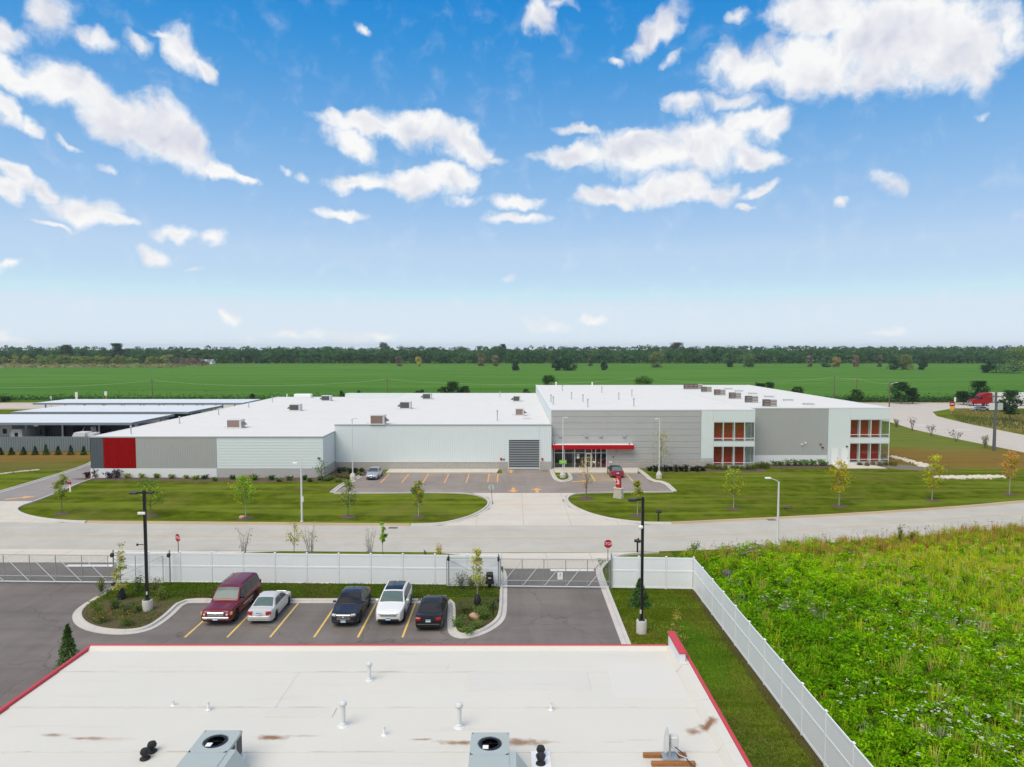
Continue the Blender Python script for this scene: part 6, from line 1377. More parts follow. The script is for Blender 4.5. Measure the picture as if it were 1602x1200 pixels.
x, y = G(880.5, 748.5); z = P(880, 722.5, y)[1]; gs = thing('green_sign', 'lime green notice board mounted on the store island lamp', 'sign', (x, y - .12, z)); MB().bbox(-.52, .52, -.03, 0, -.28, .28, .01).build('board', 'sign_green', gs)
for dz, w in ((.09, .38), (-.07, .3)): MB().box(-w, w, -.036, -.032, dz - .035, dz + .035).build('print', 'pale_yellow_line', gs)
def street_lamp(label, px, py, ztop, arm, box=False):
    x, y = G(px, py); u = thing('street_lamp', label, 'lamp post', (x, y, 0), 0, 'grey street lamps along the road')
    MB().tube([(0, 0, 0), (0, 0, ztop)], [.12, .075], 10).build('pole', 'galv_light', u, smooth=True); MB().tube([(0, 0, ztop - .05), (arm * .3, 0, ztop + .12), (arm, 0, ztop + .32)], .04, 6).build('arm', 'galv_light', u)
    MB().bbox(-.34, .2, -.15, .15, -.06, .06, .03).build('lamp_head', 'sign_white', u, (arm - .2, 0, ztop + .35)); MB().lathe([(.2, 0), (.2, .04), (.13, .12)], 10).build('base_plate', 'galv', u)
    if box: MB().bbox(-.0, .22, -.12, .05, 2.1, 2.65, .02).build('control_box', 'galv_light', u)
street_lamp('grey street lamp on the left lawn beside the road', 472.5, 816, 5.85, -.35, True); street_lamp('grey street lamp rising out of the tall weeds at the right', 1216.5, 848.5, 5.75, -.75)
def stop_sign(label, x, y, h, rz, text=True, tilt=0.0):
    u = thing('stop_sign', label, 'road sign', (x, y, 0), rz); r = .38; n = 8
    MB().box(-.025, .025, -.02, .02, 0, h - .1).build('post', 'dark_steel', u)
    oc = [(r * math.cos(R(22.5 + 45 * k)), r * math.sin(R(22.5 + 45 * k))) for k in range(8)]; zc = h - r * .95
    def plate(s, y0, y1, nm, mt): return MB().add([(a * s, y0, zc + b * s) for a, b in oc] + [(a * s, y1, zc + b * s) for a, b in oc], [tuple(range(8)), tuple(range(15, 7, -1))] + [(k, 8 + k, 8 + (k + 1) % 8, (k + 1) % 8) for k in range(8)]).build(nm, mt, u)
    plate(1.0, -.032, -.022, 'plate', 'sign_back'); plate(.99, -.036, -.033, 'border', 'sign_white'); plate(.93, -.040, -.037, 'face', 'sign_red')
    if text: lettering('STOP', .31, 'lettering', 'sign_white', u, (0, -.043, zc), (R(90), 0, 0))
    u.rotation_euler = (tilt, 0, rz)
    return u
stop_sign('red stop sign facing the viewer beside the right gate', *G(950.8, 900.5), 2.95, 0)
stop_sign('red stop sign seen obliquely behind the white fence at the left', -27.75, 55.8, 2.85, R(-30))
x, y = G(770.3, 788); stop_sign('grey back of a leaning stop sign at the store exit', x, y, 2.3, R(172), True, R(-4)).rotation_euler = (0, R(4), R(172))
def small_post(label, x, y, rz=0):
    u = thing('mailbox', label, 'mailbox', (x, y, 0), rz, 'black mailboxes beside the road'); MB().box(-.06, .06, -.06, .06, 0, 1.05).build('post', 'black_metal', u)
    mb = MB(); pr = [(-.13, 0), (-.13, .14), (-.08, .22), (0, .25), (.08, .22), (.13, .14), (.13, 0)]; n = 7
    mb.add([(a, -.26, 1.05 + z) for a, z in pr] + [(a, .26, 1.05 + z) for a, z in pr], [tuple(range(n - 1, -1, -1)), tuple(range(n, 2 * n))] + [(k, (k + 1) % n, n + (k + 1) % n, n + k) for k in range(n)]); mb.build('box', 'black_plastic', u); MB().box(-.02, .14, -.1, .0, 1.2, 1.4).build('flag', 'black_metal', u)
small_post('black mailbox on the far side of the road, at the lawn edge', *G(1030, 818), R(55)); small_post('black mailbox on the near side of the road, left of the lamp pole', *G(997.2, 866.5), R(60))
x, y = G(967.5, 779); u = thing('store_sign', 'red slab sign on a cut stone base at the store entrance', 'sign', (x, y, 0), R(-38))
pb = MB(); pb.add([(-.55, -.35, 0), (.55, -.35, 0), (.55, .35, 0), (-.55, .35, 0), (-.45, -.27, 1.15), (.45, -.27, 1.15), (.45, .27, 1.15), (-.45, .27, 1.15)], [(3, 2, 1, 0), (0, 1, 5, 4), (1, 2, 6, 5), (2, 3, 7, 6), (3, 0, 4, 7), (4, 5, 6, 7)]); PBo = pb.build('stone_base', 'stone', u)
for r_ in range(4):
    for k in range(3):
        o = -.5 + k * .36 + (.1 if r_ % 2 else 0); s = 1 - r_ * .045; MB().box(o * s + .01, (o + .33) * s, -.37 + r_ * .022, -.33 + r_ * .022, .03 + r_ * .28, .29 + r_ * .28).build('stone', 'stone', PBo)
MB().bbox(-.55, .55, -.36, .36, 1.152, 1.26, .02).build('cap_stone', 'gravel', u)
sp = MB().bbox(-.32, .32, -.13, .13, 1.262, 2.62, .02).build('slab', 'sign_red', u)
for (a, b, c, d) in ((-.20, .02, 2.28, 2.37), (-.18, .12, 2.10, 2.20), (-.10, .20, 1.92, 2.02), (-.20, .16, 1.72, 1.82)): MB().box(a, b, -.138, -.131, c, d).build('lettering', 'sign_white', sp)
MB().box(-.328, -.321, -.08, .08, 1.45, 2.45).build('lettering', 'sign_white', sp)
x, y = G(110, 769.5); u = thing('direction_sign', 'small white post sign with an orange red top at the left drive', 'sign', (x, y, 0)); MB().bbox(-.10, .10, -.05, .05, 0, .95, .02).build('post', 'sign_white', u); MB().bbox(-.38, .14, -.06, .06, .952, 1.3, .03).build('board', 'sign_red', u)
# poles and signs along the highway
def power_pole(label, px, Y, py_top, cross=True, light=None, boxes=False, r=.16, group='timber power poles along the highway', mat='pole_wood', name='power_pole'):
    x = uy(px, Y); h = P(px, py_top, Y)[1]; u = thing(name, label, 'power pole', (x, Y, 0), 0, group)
    MB().tube([(0, 0, 0), (0, 0, h)], [r * 1.15, r * .8], 8).build('pole', mat, u, smooth=True)
    if cross:
        MB().box(-1.25, 1.25, -.08, .04, h - .45, h - .32).build('cross_arm', mat, u)
        for k in (-1.1, -.5, .5, 1.1): MB().lathe([(.05, 0), (.07, .1), (.03, .2)], 6, (k, -.02, h - .32)).build('insulator', 'galv_light', u)
    if light: MB().tube([(0, 0, h - .7), (light * .4, 0, h - .25), (light, 0, h - .15)], .05, 6).build('arm', 'galv_light', u); MB().bbox(-.4, .4, -.15, .15, -.06, .08, .03).build('lamp_head', 'galv_light', u, (light * 1.1, 0, h - .1)); MB().bbox(-.3, .3, -.3, .1, h - 1.6, h - .9, .05).build('transformer', 'dark_steel', u)
    return u
power_pole('brown power pole with cross arm behind the canopies at the left', 237, 226, 593.5); power_pole('thin power pole with cross arm behind the middle roof', 605.5, 226, 591.5, r=.13)
power_pole('taller bare power pole behind the right roof corner', 1306, 226, 588, False); power_pole('power pole with cross arm just right of the taller bare pole', 1341.5, 222, 592.5)
power_pole('dark pole with a curved lamp arm at the building corner', 1393, 208, 598, False, 1.9, name='power_pole')
U = power_pole('tall dark utility pole at the right edge with two pale square plates', 1560, 119.6, 614, False, r=.24, mat='dark_steel', group=None, name='utility_pole')
for s in (-1, 1): MB().bbox(-.45, .45, -.12, .1, 7.25, 8.45, .03).build('plate', 'sign_back' if s > 0 else 'galv_light', U, (s * .72, -.1, 0))
MB().box(-1.3, 1.3, -.09, .03, 9.55, 9.7).build('cross_arm', 'pole_wood', U); MB().tube([(0, -.2, 5.8), (-.5, -.5, 6.0), (-.9, -.7, 6.3)], .03, 5).build('bracket', 'galv', U)
def wire(label, a, b, sag):
    n = 24; pts = [(a[0] + (b[0] - a[0]) * k / n, a[1] + (b[1] - a[1]) * k / n, a[2] + (b[2] - a[2]) * k / n - sag * 4 * (k / n) * (1 - k / n)) for k in range(n + 1)]
    return tag(MB().tube(pts, .013, 4).build('power_line', 'galv_light'), label, 'cable', 'sagging cables between the power poles')
wire('pale cable sagging left from the brown power pole across the green field', (uy(237, 226), 226, 7.2), (-215, 226, 7.2), 2.4); wire('pale cable sagging between the brown pole and the middle power pole', (uy(237, 226), 226, 7.2), (uy(605.5, 226), 226, 7.6), 1.9)
wire('pale cable sagging between the middle power pole and the right roof', (uy(605.5, 226), 226, 7.6), (uy(1000, 226), 226, 8.0), 1.9); wire('pale cable running from above the right roof to the taller bare pole', (uy(1000, 226), 226, 8.0), (uy(1306, 226), 226, 8.3), 1.7)
wire('short pale cable between the two poles behind the right roof', (uy(1306, 226), 226, 8.3), (uy(1341.5, 222), 222, 8.0), .2); wire('pale cable from the cross arm pole to the curved lamp pole', (uy(1341.5, 222), 222, 8.0), (uy(1393, 208), 208, 7.2), .4)
def hwy_sign(label, px, Y, py_top, w, h, mat, post='galv', second=None):
    x = uy(px, Y); zt_ = P(px, py_top, Y)[1]; u = thing('highway_sign', label, 'road sign', (x, Y, 0)); MB().box(-.07, .07, 0, .1, 0, zt_).build('post', post, u); MB().bbox(-w / 2, w / 2, -.06, -.01, zt_ - h, zt_, .02).build('plate', mat, u)
    if second: MB().bbox(-w * .42, w * .42, -.07, -.01, zt_ - h * 1.9, zt_ - h - .05, .02).build('lower_plate', second, u)
    return u
hwy_sign('small white sign above the farthest canopy, left one of two', 118, 201, 613.5, .8, 1.4, 'sign_white', second='sign_white'); hwy_sign('small white sign on a yellow post above the farthest canopy', 164, 201, 612.5, .8, 1.2, 'sign_white', 'sign_yellow')
hwy_sign('faint small grey sign nearest the left end of the farthest canopy', 78, 205, 620, .6, .9, 'sign_back')
s_ = hwy_sign('red and white road sign over a yellow plate at the highway junction', 1491.5, 186, 628.5, 1.35, 1.25, 'sign_red', second='sign_yellow'); MB().box(-.45, .45, -.075, -.062, -.0, .25).build('bar', 'sign_white', s_, (0, 0, P(1491, 628.5, 186)[1] - .75))
hwy_sign('slim white sign behind the red and yellow one at the junction', 1496, 200, 621.5, .6, 1.3, 'sign_white')
# far white house at the wood edge
x = uy(322, 715); u = thing('farm_house', 'small white house at the edge of the far wood', 'house', (x, 715, 0)); MB().box(-6.5, 6.5, 0, 8, 0, 3.4).build('wall', 'white_trim', u); MB().add([(-7, -.4, 3.3), (7, -.4, 3.3), (7, 8.4, 3.3), (-7, 8.4, 3.3), (-7, 4, 5.4), (7, 4, 5.4)], [(0, 1, 5, 4), (3, 4, 5, 2), (0, 4, 3), (1, 2, 5), (0, 3, 2, 1)]).build('roof', 'galv', u)
for a in (-4, 0, 3.5): MB().box(a - .7, a + .7, -.06, -.005, 1.2, 2.5).build('window', 'car_glass_dark', u)
x, y = G(1472, 748)

# ================================================================ plants
YT = 'young_tree'
GRN, YGR, DGR, BUF = (0.075, 0.15, 0.018), (0.19, 0.23, 0.02), (0.028, 0.062, 0.015), (0.24, 0.19, 0.07)
def crown_points(n, w, z0, z1, shape, g, clumps):
    """leaf positions gathered in clumps inside a crown outline"""
    cz = g.uniform(0, 1, clumps); ca = g.uniform(0, 2 * np.pi, clumps)
    def rad(q):
        if shape == 'cone': return (1 - q) ** .85 * .95 + .06
        if shape == 'vase': return .25 + .75 * np.sqrt(np.clip(q * 1.2, 0, 1)) * np.clip(1.6 - q, 0, 1)
        if shape == 'column': return .75 * np.sin(np.pi * (.12 + .80 * q)) + .2
        return np.sin(np.pi * np.clip(.10 + .84 * q, 0, 1)) ** .7
    cr = rad(cz) * np.sqrt(g.uniform(.08, 1, clumps)) * w / 2
    cc = np.stack([cr * np.cos(ca), cr * np.sin(ca), z0 + (z1 - z0) * cz], 1)
    k = g.integers(0, clumps, n); s = w * .5 * .24
    p = cc[k] + g.normal(size=(n, 3)) * np.array([s, s, s * .8])
    p[:, 2] = np.clip(p[:, 2], z0 - .1, z1 + .1)
    return p, cc, k
def tree(name, label, cat, x, y, z, h, w, zc, shape='oval', col=GRN, n=500, leaf=.11, clumps=26, trunk=.05, bark='bark', group=None, mix=None, seed=0, mulch=None, bag=False, jit=.3):
    g = np.random.default_rng(seed + 17); u = thing(name, label, cat, (x, y, z), 0, group)
    if name in (YT, 'sapling'): n = int(n * 2.0); col = np.array(col) * np.array([2.15, 1.9, 1.9]); mix = None if mix is None else np.array(mix) * np.array([1.95, 1.75, 1.75])
    elif name != 'young_tree': n = int(n * 1.3); col = np.array(col) * 1.3; mix = None if mix is None else np.array(mix) * 1.3
    p, cc, k = crown_points(n, w, zc, h, shape, g, clumps)
    c = np.tile(np.array(col, float), (n, 1)) * (1 + g.uniform(-.28, .28, clumps))[k][:, None]
    if mix is not None:
        q = g.random(clumps)[k] < .4; c[q] = np.array(mix) * (1 + g.uniform(-.25, .25, (q.sum(), 1)))
    V, C = leaves(p, leaf, c, g, jit=jit)
    place(quads_mesh('crown', V, C), 'crown', u)
    mb = MB(); lean = g.uniform(-.04, .04, 2) * h
    top = zc + (h - zc) * .82; path = [(lean[0] * q * q, lean[1] * q * q, top * q) for q in np.linspace(0, 1, 6)]
    mb.tube(path, [trunk * (1.15 - .9 * q) for q in np.linspace(0, 1, 6)], 7)
    for b in cc[:: max(1, clumps // 9)]:
        zb = max(zc * .75, b[2] - (h - zc) * .22 - abs(b[0]) * .5); q = zb / top; mb.tube([(lean[0] * q * q, lean[1] * q * q, zb), tuple(b * np.array([.55, .55, 1]) + np.array([0, 0, -.12 * (b[2] - zb)])), tuple(b)], [trunk * .45, trunk * .3, trunk * .12], 5)
    mb.build('trunk', bark, u, smooth=True)
    if mulch: bed_ = MB().lathe([(mulch, -.01), (mulch * .92, .05), (mulch * .5, .10), (0, .11)], 14); bed_.v = [(a * (1 + .12 * math.sin(5 * math.atan2(b, a) + seed)), b * (1 + .1 * math.cos(3 * math.atan2(b, a))), c_) for a, b, c_ in bed_.v]; bed_.build('mulch_ring', 'mulch', u)
    if bag: MB().lathe([(.26, 0), (.29, .12), (.24, .5), (.12, .78), (.07, .84)], 9).build('water_bag', 'black_plastic', u, smooth=True)
    return u
def at_px(px, py): return G(px, py)
def px_tree(name, label, px, base, top, cbot, cw, **kw):
    z = kw.pop('z', 0.0); x, y = G(px, base, z); h = P(px, top, y)[1] - z; zc = P(px, cbot, y)[1] - z; w = cw / FOC * y
    kw.setdefault('seed', int(px * 7 + base)); return tree(name, label, 'tree', x, y, z, h, w, max(.1, zc), **kw)
G1 = 'young staked trees on the lawns along the road'
YT = 'young_tree'
px_tree(YT, 'young yellow green tree at the left lawn tip, by the small red topped sign', 97, 804, 744, 778, 19, col=(0.13, .19, .025), mix=YGR, n=420, mulch=.8, group=G1, shape='column')
px_tree(YT, 'young broad yellow green tree half hidden by the left black lamp', 236, 807, 749, 788, 38, col=(0.16, .22, .022), mix=GRN, n=520, mulch=.8, group=G1, trunk=.045)
px_tree(YT, 'young bright green tree with an orange stone at its foot', 384.5, 811, 746, 784, 33, col=(0.13, .24, .02), mix=YGR, n=560, mulch=.8, group=G1, bark='bark_pale')
px_tree(YT, 'young sparse green tree on the left lawn in front of the kerb of the stalls', 544.5, 809, 750, 788, 25, col=(0.085, .14, .03), mix=(0.15, .2, .06), n=300, mulch=.85, group=G1, clumps=20)
px_tree(YT, 'young olive yellow tree near the right tip of the left lawn', 655, 809, 754, 792, 19, col=(0.19, .20, .03), mix=GRN, n=420, mulch=.75, group=G1, shape='column', bark='bark_pale')
px_tree(YT, 'young dark stemmed tree with thin yellow leaves left of the red slab sign', 917, 780, 716, 762, 32, col=(0.26, .24, .09), n=210, leaf=.09, mulch=1.0, group=G1, shape='vase', trunk=.07, clumps=30)
px_tree(YT, 'young narrow yellow green tree right behind the right black lamp', 997, 807, 754, 782, 18, col=(0.18, .22, .022), mix=YGR, n=420, mulch=.8, group=G1, shape='cone', bark='bark_pale')
px_tree(YT, 'young lime green tree on the right lawn below the first glazed bay', 1147.5, 796, 735, 772, 27, col=(0.17, .25, .02), mix=YGR, n=520, mulch=.8, group=G1, bark='bark_pale')
px_tree(YT, 'young golden yellow oval tree below the second glazed bay', 1312.5, 792, 722, 766, 27, col=(0.30, .26, .018), mix=(0.22, .24, .02), n=680, mulch=.8, group=G1, shape='column', bark='bark_pale')
px_tree(YT, 'young yellow green tree in front of the strip of white stones', 1458, 783, 712, 760, 25, col=(0.21, .25, .018), mix=(0.26, .26, .02), n=600, mulch=.8, group=G1, shape='column', bark='bark_pale')
px_tree(YT, 'young yellow orange tree at the far right end of the lawn', 1579, 774, 707, 747, 21, col=(0.28, .23, .03), mix=(0.34, .20, .06), n=460, mulch=.8, group=G1, shape='column', bark='bark_pale')
px_tree(YT, 'pale sparse tree against the grey wall behind the right store lamp', 1034, 738, 676, 722, 29, col=(0.22, .24, .11), n=300, leaf=.10, group=G1, clumps=30, shape='oval', trunk=.06)
px_tree(YT, 'thin sparse green tree at the corner of the ribbed white wall', 503, 753, 722, 746, 24, col=(0.06, .11, .03), n=170, leaf=.1, group=G1, clumps=16)
x, y = G(381, 810); tag(MB().blob((0, 0, 0), (.34, .26, .22), 8, .15, 5).build('boulder', 'boulder', None, (x, y - .4, .14), smooth=50), 'orange tan stone at the foot of a bright green young tree', 'boulder')
x, y = G(1232, 795.5); tag(MB().blob((0, 0, 0), (.55, .4, .22), 9, .2, 6).build('stump', 'mulch', None, (x, y, .08)), 'dark low stump in the lawn beside the right street lamp', 'stump')
# saplings and shrubs on the strip between the fence and the road
def shrub(label, x, y, z, h, w, col, n=260, leaf=.09, stems=7, bare=.0, group=None, name='shrub', cat='shrub', seed=1, flower=None, up=.0, bark='bark', spread=1.0, mix=None):
    g = np.random.default_rng(seed * 13 + 5); u = thing(name, label, cat, (x, y, z), 0, group); mb = MB(); tips = []
    for k in range(stems):
        a = 2 * math.pi * k / stems + g.uniform(-.4, .4); r_ = w / 2 * g.uniform(.35, 1) * spread; hh = h * g.uniform(.75, 1.0); t_ = (r_ * math.cos(a), r_ * math.sin(a), hh); tips.append(t_)
        mb.tube([(0.04 * math.cos(a), .04 * math.sin(a), 0), (t_[0] * .45, t_[1] * .45, hh * .55), t_], [.022 * h ** .5, .016, .006], 4)
        if bare:
            for q in range(3): b = g.uniform(.4, .9); o = np.array(t_) * b; mb.tube([tuple(o), tuple(o + g.normal(size=3) * np.array([.12, .12, .02]) * h * .6 + np.array([0, 0, h * .16]))], [.012, .004], 3)
    mb.build('stems', bark, u)
    tips = np.array(tips); k = g.integers(0, stems, n); f = g.uniform(bare, 1, n) ** .8
    p = tips[k] * f[:, None]; p[:, :2] = tips[k][:, :2] * (f ** 1.3)[:, None]; p += g.normal(size=(n, 3)) * np.array([w * .14, w * .14, h * .08]); p[:, 2] = np.clip(p[:, 2], .03, h * 1.08)
    c = np.tile(np.array(col, float) * 1.3, (n, 1))
    if mix is not None: q = g.random(n) < .35; c[q] = mix
    if flower is not None: q = (p[:, 2] > h * .55) & (g.random(n) < .45); c[q] = flower
    V, C = leaves(p, leaf, c, g); place(quads_mesh('foliage', V, C), 'foliage', u); return u
def px_shrub(label, px, base, top, wpx, col, z=0.0, **kw):
    x, y = G(px, base, z); h = P(px, top, y)[1] - z; kw.setdefault('seed', int(px * 3 + base)); return shrub(label, x, y, z, h, wpx / FOC * y, col, **kw)
# (these stand on the verge beyond the white fence: their feet are hidden behind it)
def verge(label, px, top, wpx, Y=56.8, **kw):
    x, z = P(px, top, Y); return shrub(label, x, Y, 0, z, wpx / FOC * Y, kw.pop('col'), **kw)
verge('bare branched upright shrub behind the fence, above the maroon SUV', 380, 823, 24, col=(.24, .24, .12), n=70, leaf=.07, bare=.35, stems=9, seed=41, bark='bark_pale')
verge('wispy yellow leaved shrub behind the fence, right of the black bag sapling', 485, 820, 30, col=(.30, .28, .10), n=150, leaf=.06, bare=.25, stems=11, seed=42, bark='bark_pale')
verge('wispy pale shrub behind the fence, left of the narrow bright green sapling', 578, 826, 24, col=(.24, .24, .13), n=80, leaf=.06, bare=.3, stems=9, seed=43, bark='bark_pale')
verge('small bright yellow shrub peeping over the fence left of the right gate', 687, 849, 13, col=(.48, .36, .02), n=240, leaf=.08, stems=6, seed=44)
verge('small purple shrub peeping over the fence beside the yellow one', 665, 861, 8, col=(.12, .05, .08), n=80, leaf=.08, stems=5, seed=45)
for lab, px, top, w, col, n, sh in (('thin sapling with a black bag at its foot behind the fence', 459, 818, 20, (.24, .25, .06), 110, 'oval'), ('narrow bright green sapling with a black bag behind the fence', 598.5, 819, 12, (.13, .26, .02), 260, 'column')):
    x, z = P(px, top, 56.8); tree('sapling', lab, 'tree', x, 56.8, 0, z, w / FOC * 56.8, z * .48, sh, col, n, .085, 14, .03, seed=int(px), bag=True)
# near lot trees
x, y = G(190.5, 937, .13); tree('sapling', 'narrow tree with a black water bag in the left planted island', 'tree', x, y, .13, P(190, 851, y)[1] - .13, .95, .75, 'cone', (.20, .24, .055), 330, .085, 22, .03, seed=3, mix=(.27, .26, .05), bag=True, bark='bark_pale')
x, y = G(747, 947, .13); tree('sapling', 'slim tree with a leaning black water bag in the small planted island', 'tree', x, y, .13, P(746, 861, y)[1] - .13, .85, 1.6, 'column', (.22, .27, .06), 330, .08, 22, .03, seed=4, mix=(.30, .28, .05), bag=True, bark='bark_pale')
x, y = G(1059, 1012); tree('sapling', 'wispy yellow sapling in the grass behind the red wing wall of the near roof', 'tree', x, y, 0, 2.3, 1.1, .25, 'cone', (.20, .19, .04), 150, .06, 20, .025, seed=5)
def conifer(label, x, y, z, h, w, col, n=900, leaf=.12, seed=1, group=None, name='spruce', cat='tree', flat=.5):
    g = np.random.default_rng(seed + 90); u = thing(name, label, cat, (x, y, z), 0, group); q = g.uniform(0, 1, n) ** 1.35; k = np.floor(q * 11)
    a = (g.integers(0, 7, n) + .5 * (k % 2)) / 7 * 2 * np.pi + g.normal(size=n) * .24; r_ = (w / 2) * (1 - q) ** .9 * np.sqrt(g.uniform(.1, 1, n)) * (.8 + .35 * g.random(n)) + .03
    p = np.stack([r_ * np.cos(a), r_ * np.sin(a), .12 + (h - .12) * q - r_ * .28], 1); p[:, 2] = np.clip(p[:, 2], .04, h)
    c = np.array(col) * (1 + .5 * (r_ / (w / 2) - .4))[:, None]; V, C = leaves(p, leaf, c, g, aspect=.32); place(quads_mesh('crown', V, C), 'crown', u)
    MB().tube([(0, 0, 0), (0, 0, h * .97)], [.06 * h ** .5, .012], 6).build('trunk', 'bark', u); return u
x, y = G(1000.5, 946.5); conifer('dark green spruce in front of the white fence, behind the black lamp pole', x, y, 0, P(1000, 906, y)[1], 1.75, (.085, .175, .045), 1300, .13, 2)
x, y = -24.95, 37.4; conifer('dark green upright conifer at the left edge of the near roof', x, y, 0, 2.75, 1.5, (.080, .165, .030), 1500, .11, 3, name='conifer')
# bedding shrubs in the two islands
B1 = 'low bedding plants in the left planted island'
for lab, px, py, w, h, col, fl in (('low yellow green shrub at the left rim of the planted island', 148, 951, .9, .55, (.17, .20, .03), None), ('low rounded green shrub left of centre in the planted island', 152.5, 962, 1.1, .75, (.10, .17, .025), None), ('low green plant with orange seed heads at the front of the island', 160.5, 973, 1.2, .7, (.10, .19, .02), (.36, .14, .05)),
    ('low dark green shrub in the middle of the planted island', 180, 952, .95, .7, (.055, .11, .02), None), ('green shrub between the water bag tree and the lamp base', 198, 961, 1.2, .85, (.06, .12, .022), None), ('green plant with tall orange seed heads at the front right of the island', 198, 979, 1.3, .95, (.09, .17, .02), (.42, .19, .07)),
    ('thin green sapling bush by the kerb behind the left island', 159, 926, .75, 1.0, (.12, .17, .04), None), ('wispy green bush in front of the left gate tail', 217, 925, .9, 1.05, (.10, .15, .035), None), ('wispy brown green bush right of the black lamp in the island', 243, 930, .85, 1.15, (.12, .14, .04), None), ('yellow green bush right of the lamp base in the island', 253, 938, 1.0, .9, (.15, .20, .04), None), ('small leafy clump beside the concrete lamp base', 219, 955, .6, .4, (.12, .18, .03), None)):
    px_shrub(lab, px, py, py - h / G(px, py, .13)[1] * FOC, w / G(px, py, .13)[1] * FOC, col, z=.13, n=320, leaf=.06, stems=9, group=B1, flower=fl, name='bedding_plant', cat='plant', mix=(col[0] * 1.5, col[1] * 1.25, col[2]))
B2 = 'low bedding plants in the small planted island'
for lab, px, py, w, h, col in (('leafy green shrub behind the parked black sedan, in the small island', 727, 958, 1.3, .75, (.09, .14, .025)), ('bright green clump right of the leaning bag tree', 752, 962, 1.2, .6, (.11, .21, .03)), ('bright green clump at the left front of the small island', 716, 980, 1.0, .6, (.10, .21, .03)), ('low green clump in front of the pinkish boulder', 747, 981, 1.0, .45, (.13, .2, .035)), ('small green clump between boulder and keypad post', 755, 968, .9, .6, (.09, .18, .03)), ('low leafy clump at the front tip of the small island', 733, 990, 1.2, .4, (.12, .21, .04)),
    ('green leafy plant beside the keypad post', 767, 953, .9, .7, (.09, .16, .03)), ('pale grey green bush against the fence behind the right gate tail', 721, 921, 1.5, 1.2, (.09, .13, .09)), ('yellow green bush against the fence beside the slim bag tree', 752, 921, 1.6, 1.15, (.22, .26, .03)), ('small green bush at the right gate post', 737, 921, .8, .9, (.12, .18, .04))):
    px_shrub(lab, px, py, py - h / G(px, py, .13)[1] * FOC, w / G(px, py, .13)[1] * FOC, col, z=.13, n=300, leaf=.06, stems=9, group=B2, name='bedding_plant', cat='plant', mix=(col[0] * 1.4, col[1] * 1.2, col[2] * 1.3))
# shrubs along the storage building
F1 = 'foundation shrubs along the left wall'
for i, (px, py, wp, hp, col, mx, nm) in enumerate([(137, 747, 10, 9, (.06, .022, .025), None, 'dark purple'), (150, 747, 13, 13, (.055, .020, .028), None, 'tall dark purple'), (172, 748, 17, 10, (.030, .022, .045), None, 'blackish purple'), (183, 748, 15, 15, (.035, .025, .05), None, 'tall blackish purple'),
    (198, 748.5, 14, 8, (.22, .30, .05), (.45, .48, .2), 'lime green flowering'), (222, 748.5, 11, 8, (.20, .29, .05), (.42, .46, .2), 'lime green flowering'), (245, 748, 9, 7, (.16, .26, .03), None, 'fresh green'), (268, 748.5, 11, 6, (.16, .25, .04), (.36, .42, .15), 'light green'), (291.5, 748.5, 10, 5, (.20, .29, .05), None, 'light green'), (306, 750, 11, 6, (.19, .27, .04), None, 'yellow green'), (320, 749.5, 13, 6.5, (.05, .11, .025), None, 'dark green'), (336, 752, 9, 5, (.09, .16, .03), None, 'low green'),
    (364, 750, 11, 7, (.06, .12, .025), None, 'mid green'), (377, 752, 9, 5, (.11, .17, .03), None, 'low olive'), (398, 751, 14, 9, (.06, .13, .02), None, 'bushy green'), (425, 751, 13, 7, (.05, .11, .025), None, 'dark green'), (436, 753, 9, 5, (.10, .16, .03), None, 'low olive'), (453, 751.5, 12, 7.5, (.06, .13, .025), None, 'mid green'), (477, 751, 9, 7, (.055, .11, .025), None, 'dark green'), (485, 753, 9, 5, (.10, .15, .03), None, 'low olive'), (501, 751, 10, 6, (.035, .08, .02), None, 'dark green')]):
    px_shrub('%s foundation shrub, %s from the left in front of the left wall' % (nm, ORD[i] if i < 16 else ('seventeenth', 'eighteenth', 'nineteenth', 'twentieth', 'last')[i - 16]), px, py, py - hp, wp, col, z=.05, n=170, leaf=.13, stems=7, group=F1, flower=mx)
F2 = 'shrubs in the recess beside the store stalls'
for i, (px, py, wp, hp, col) in enumerate([(531, 740, 9, 9, (.03, .06, .015)), (538.5, 740, 9, 9, (.035, .07, .018)), (547.5, 740.5, 9, 8, (.04, .085, .02)), (556, 740.5, 9, 9, (.03, .065, .015)), (566, 739.5, 9, 7, (.035, .07, .018)), (519, 750, 12, 5, (.11, .16, .03)), (527, 746, 10, 4, (.13, .08, .05)), (534, 747.5, 9, 4, (.13, .15, .04)), (543, 748.5, 11, 5, (.12, .17, .03)), (562, 743.5, 12, 5, (.14, .18, .03)), (529, 753, 14, 4, (.11, .17, .03)), (512, 752, 10, 4, (.10, .15, .03)), (540, 744, 9, 5, (.2, .16, .12))]):
    px_shrub('%s shrub in the mulched corner by the stalls, %s listed from the back wall' % ('dark upright' if i < 5 else 'low spreading', ORD[i]), px, py, py - hp, wp, col, z=.05, n=190, leaf=.12, stems=7, group=F2)
F3 = 'dark shrubs along the grey wall right of the entrance'
for i, (px, hp) in enumerate([(1016, 6), (1025, 9), (1033, 6), (1041, 9), (1050, 6), (1058, 8.5), (1066, 6), (1073, 9), (1084, 6), (1091, 8), (1099, 6)]):
    px_shrub('blackish green upright shrub along the grey wall, %s from the entrance' % ORD[i], px, 736.5 + (i % 2) * 1.2, 736 - hp, 10, (.018, .035, .014), z=.05, n=160, leaf=.13, stems=6, group=F3)
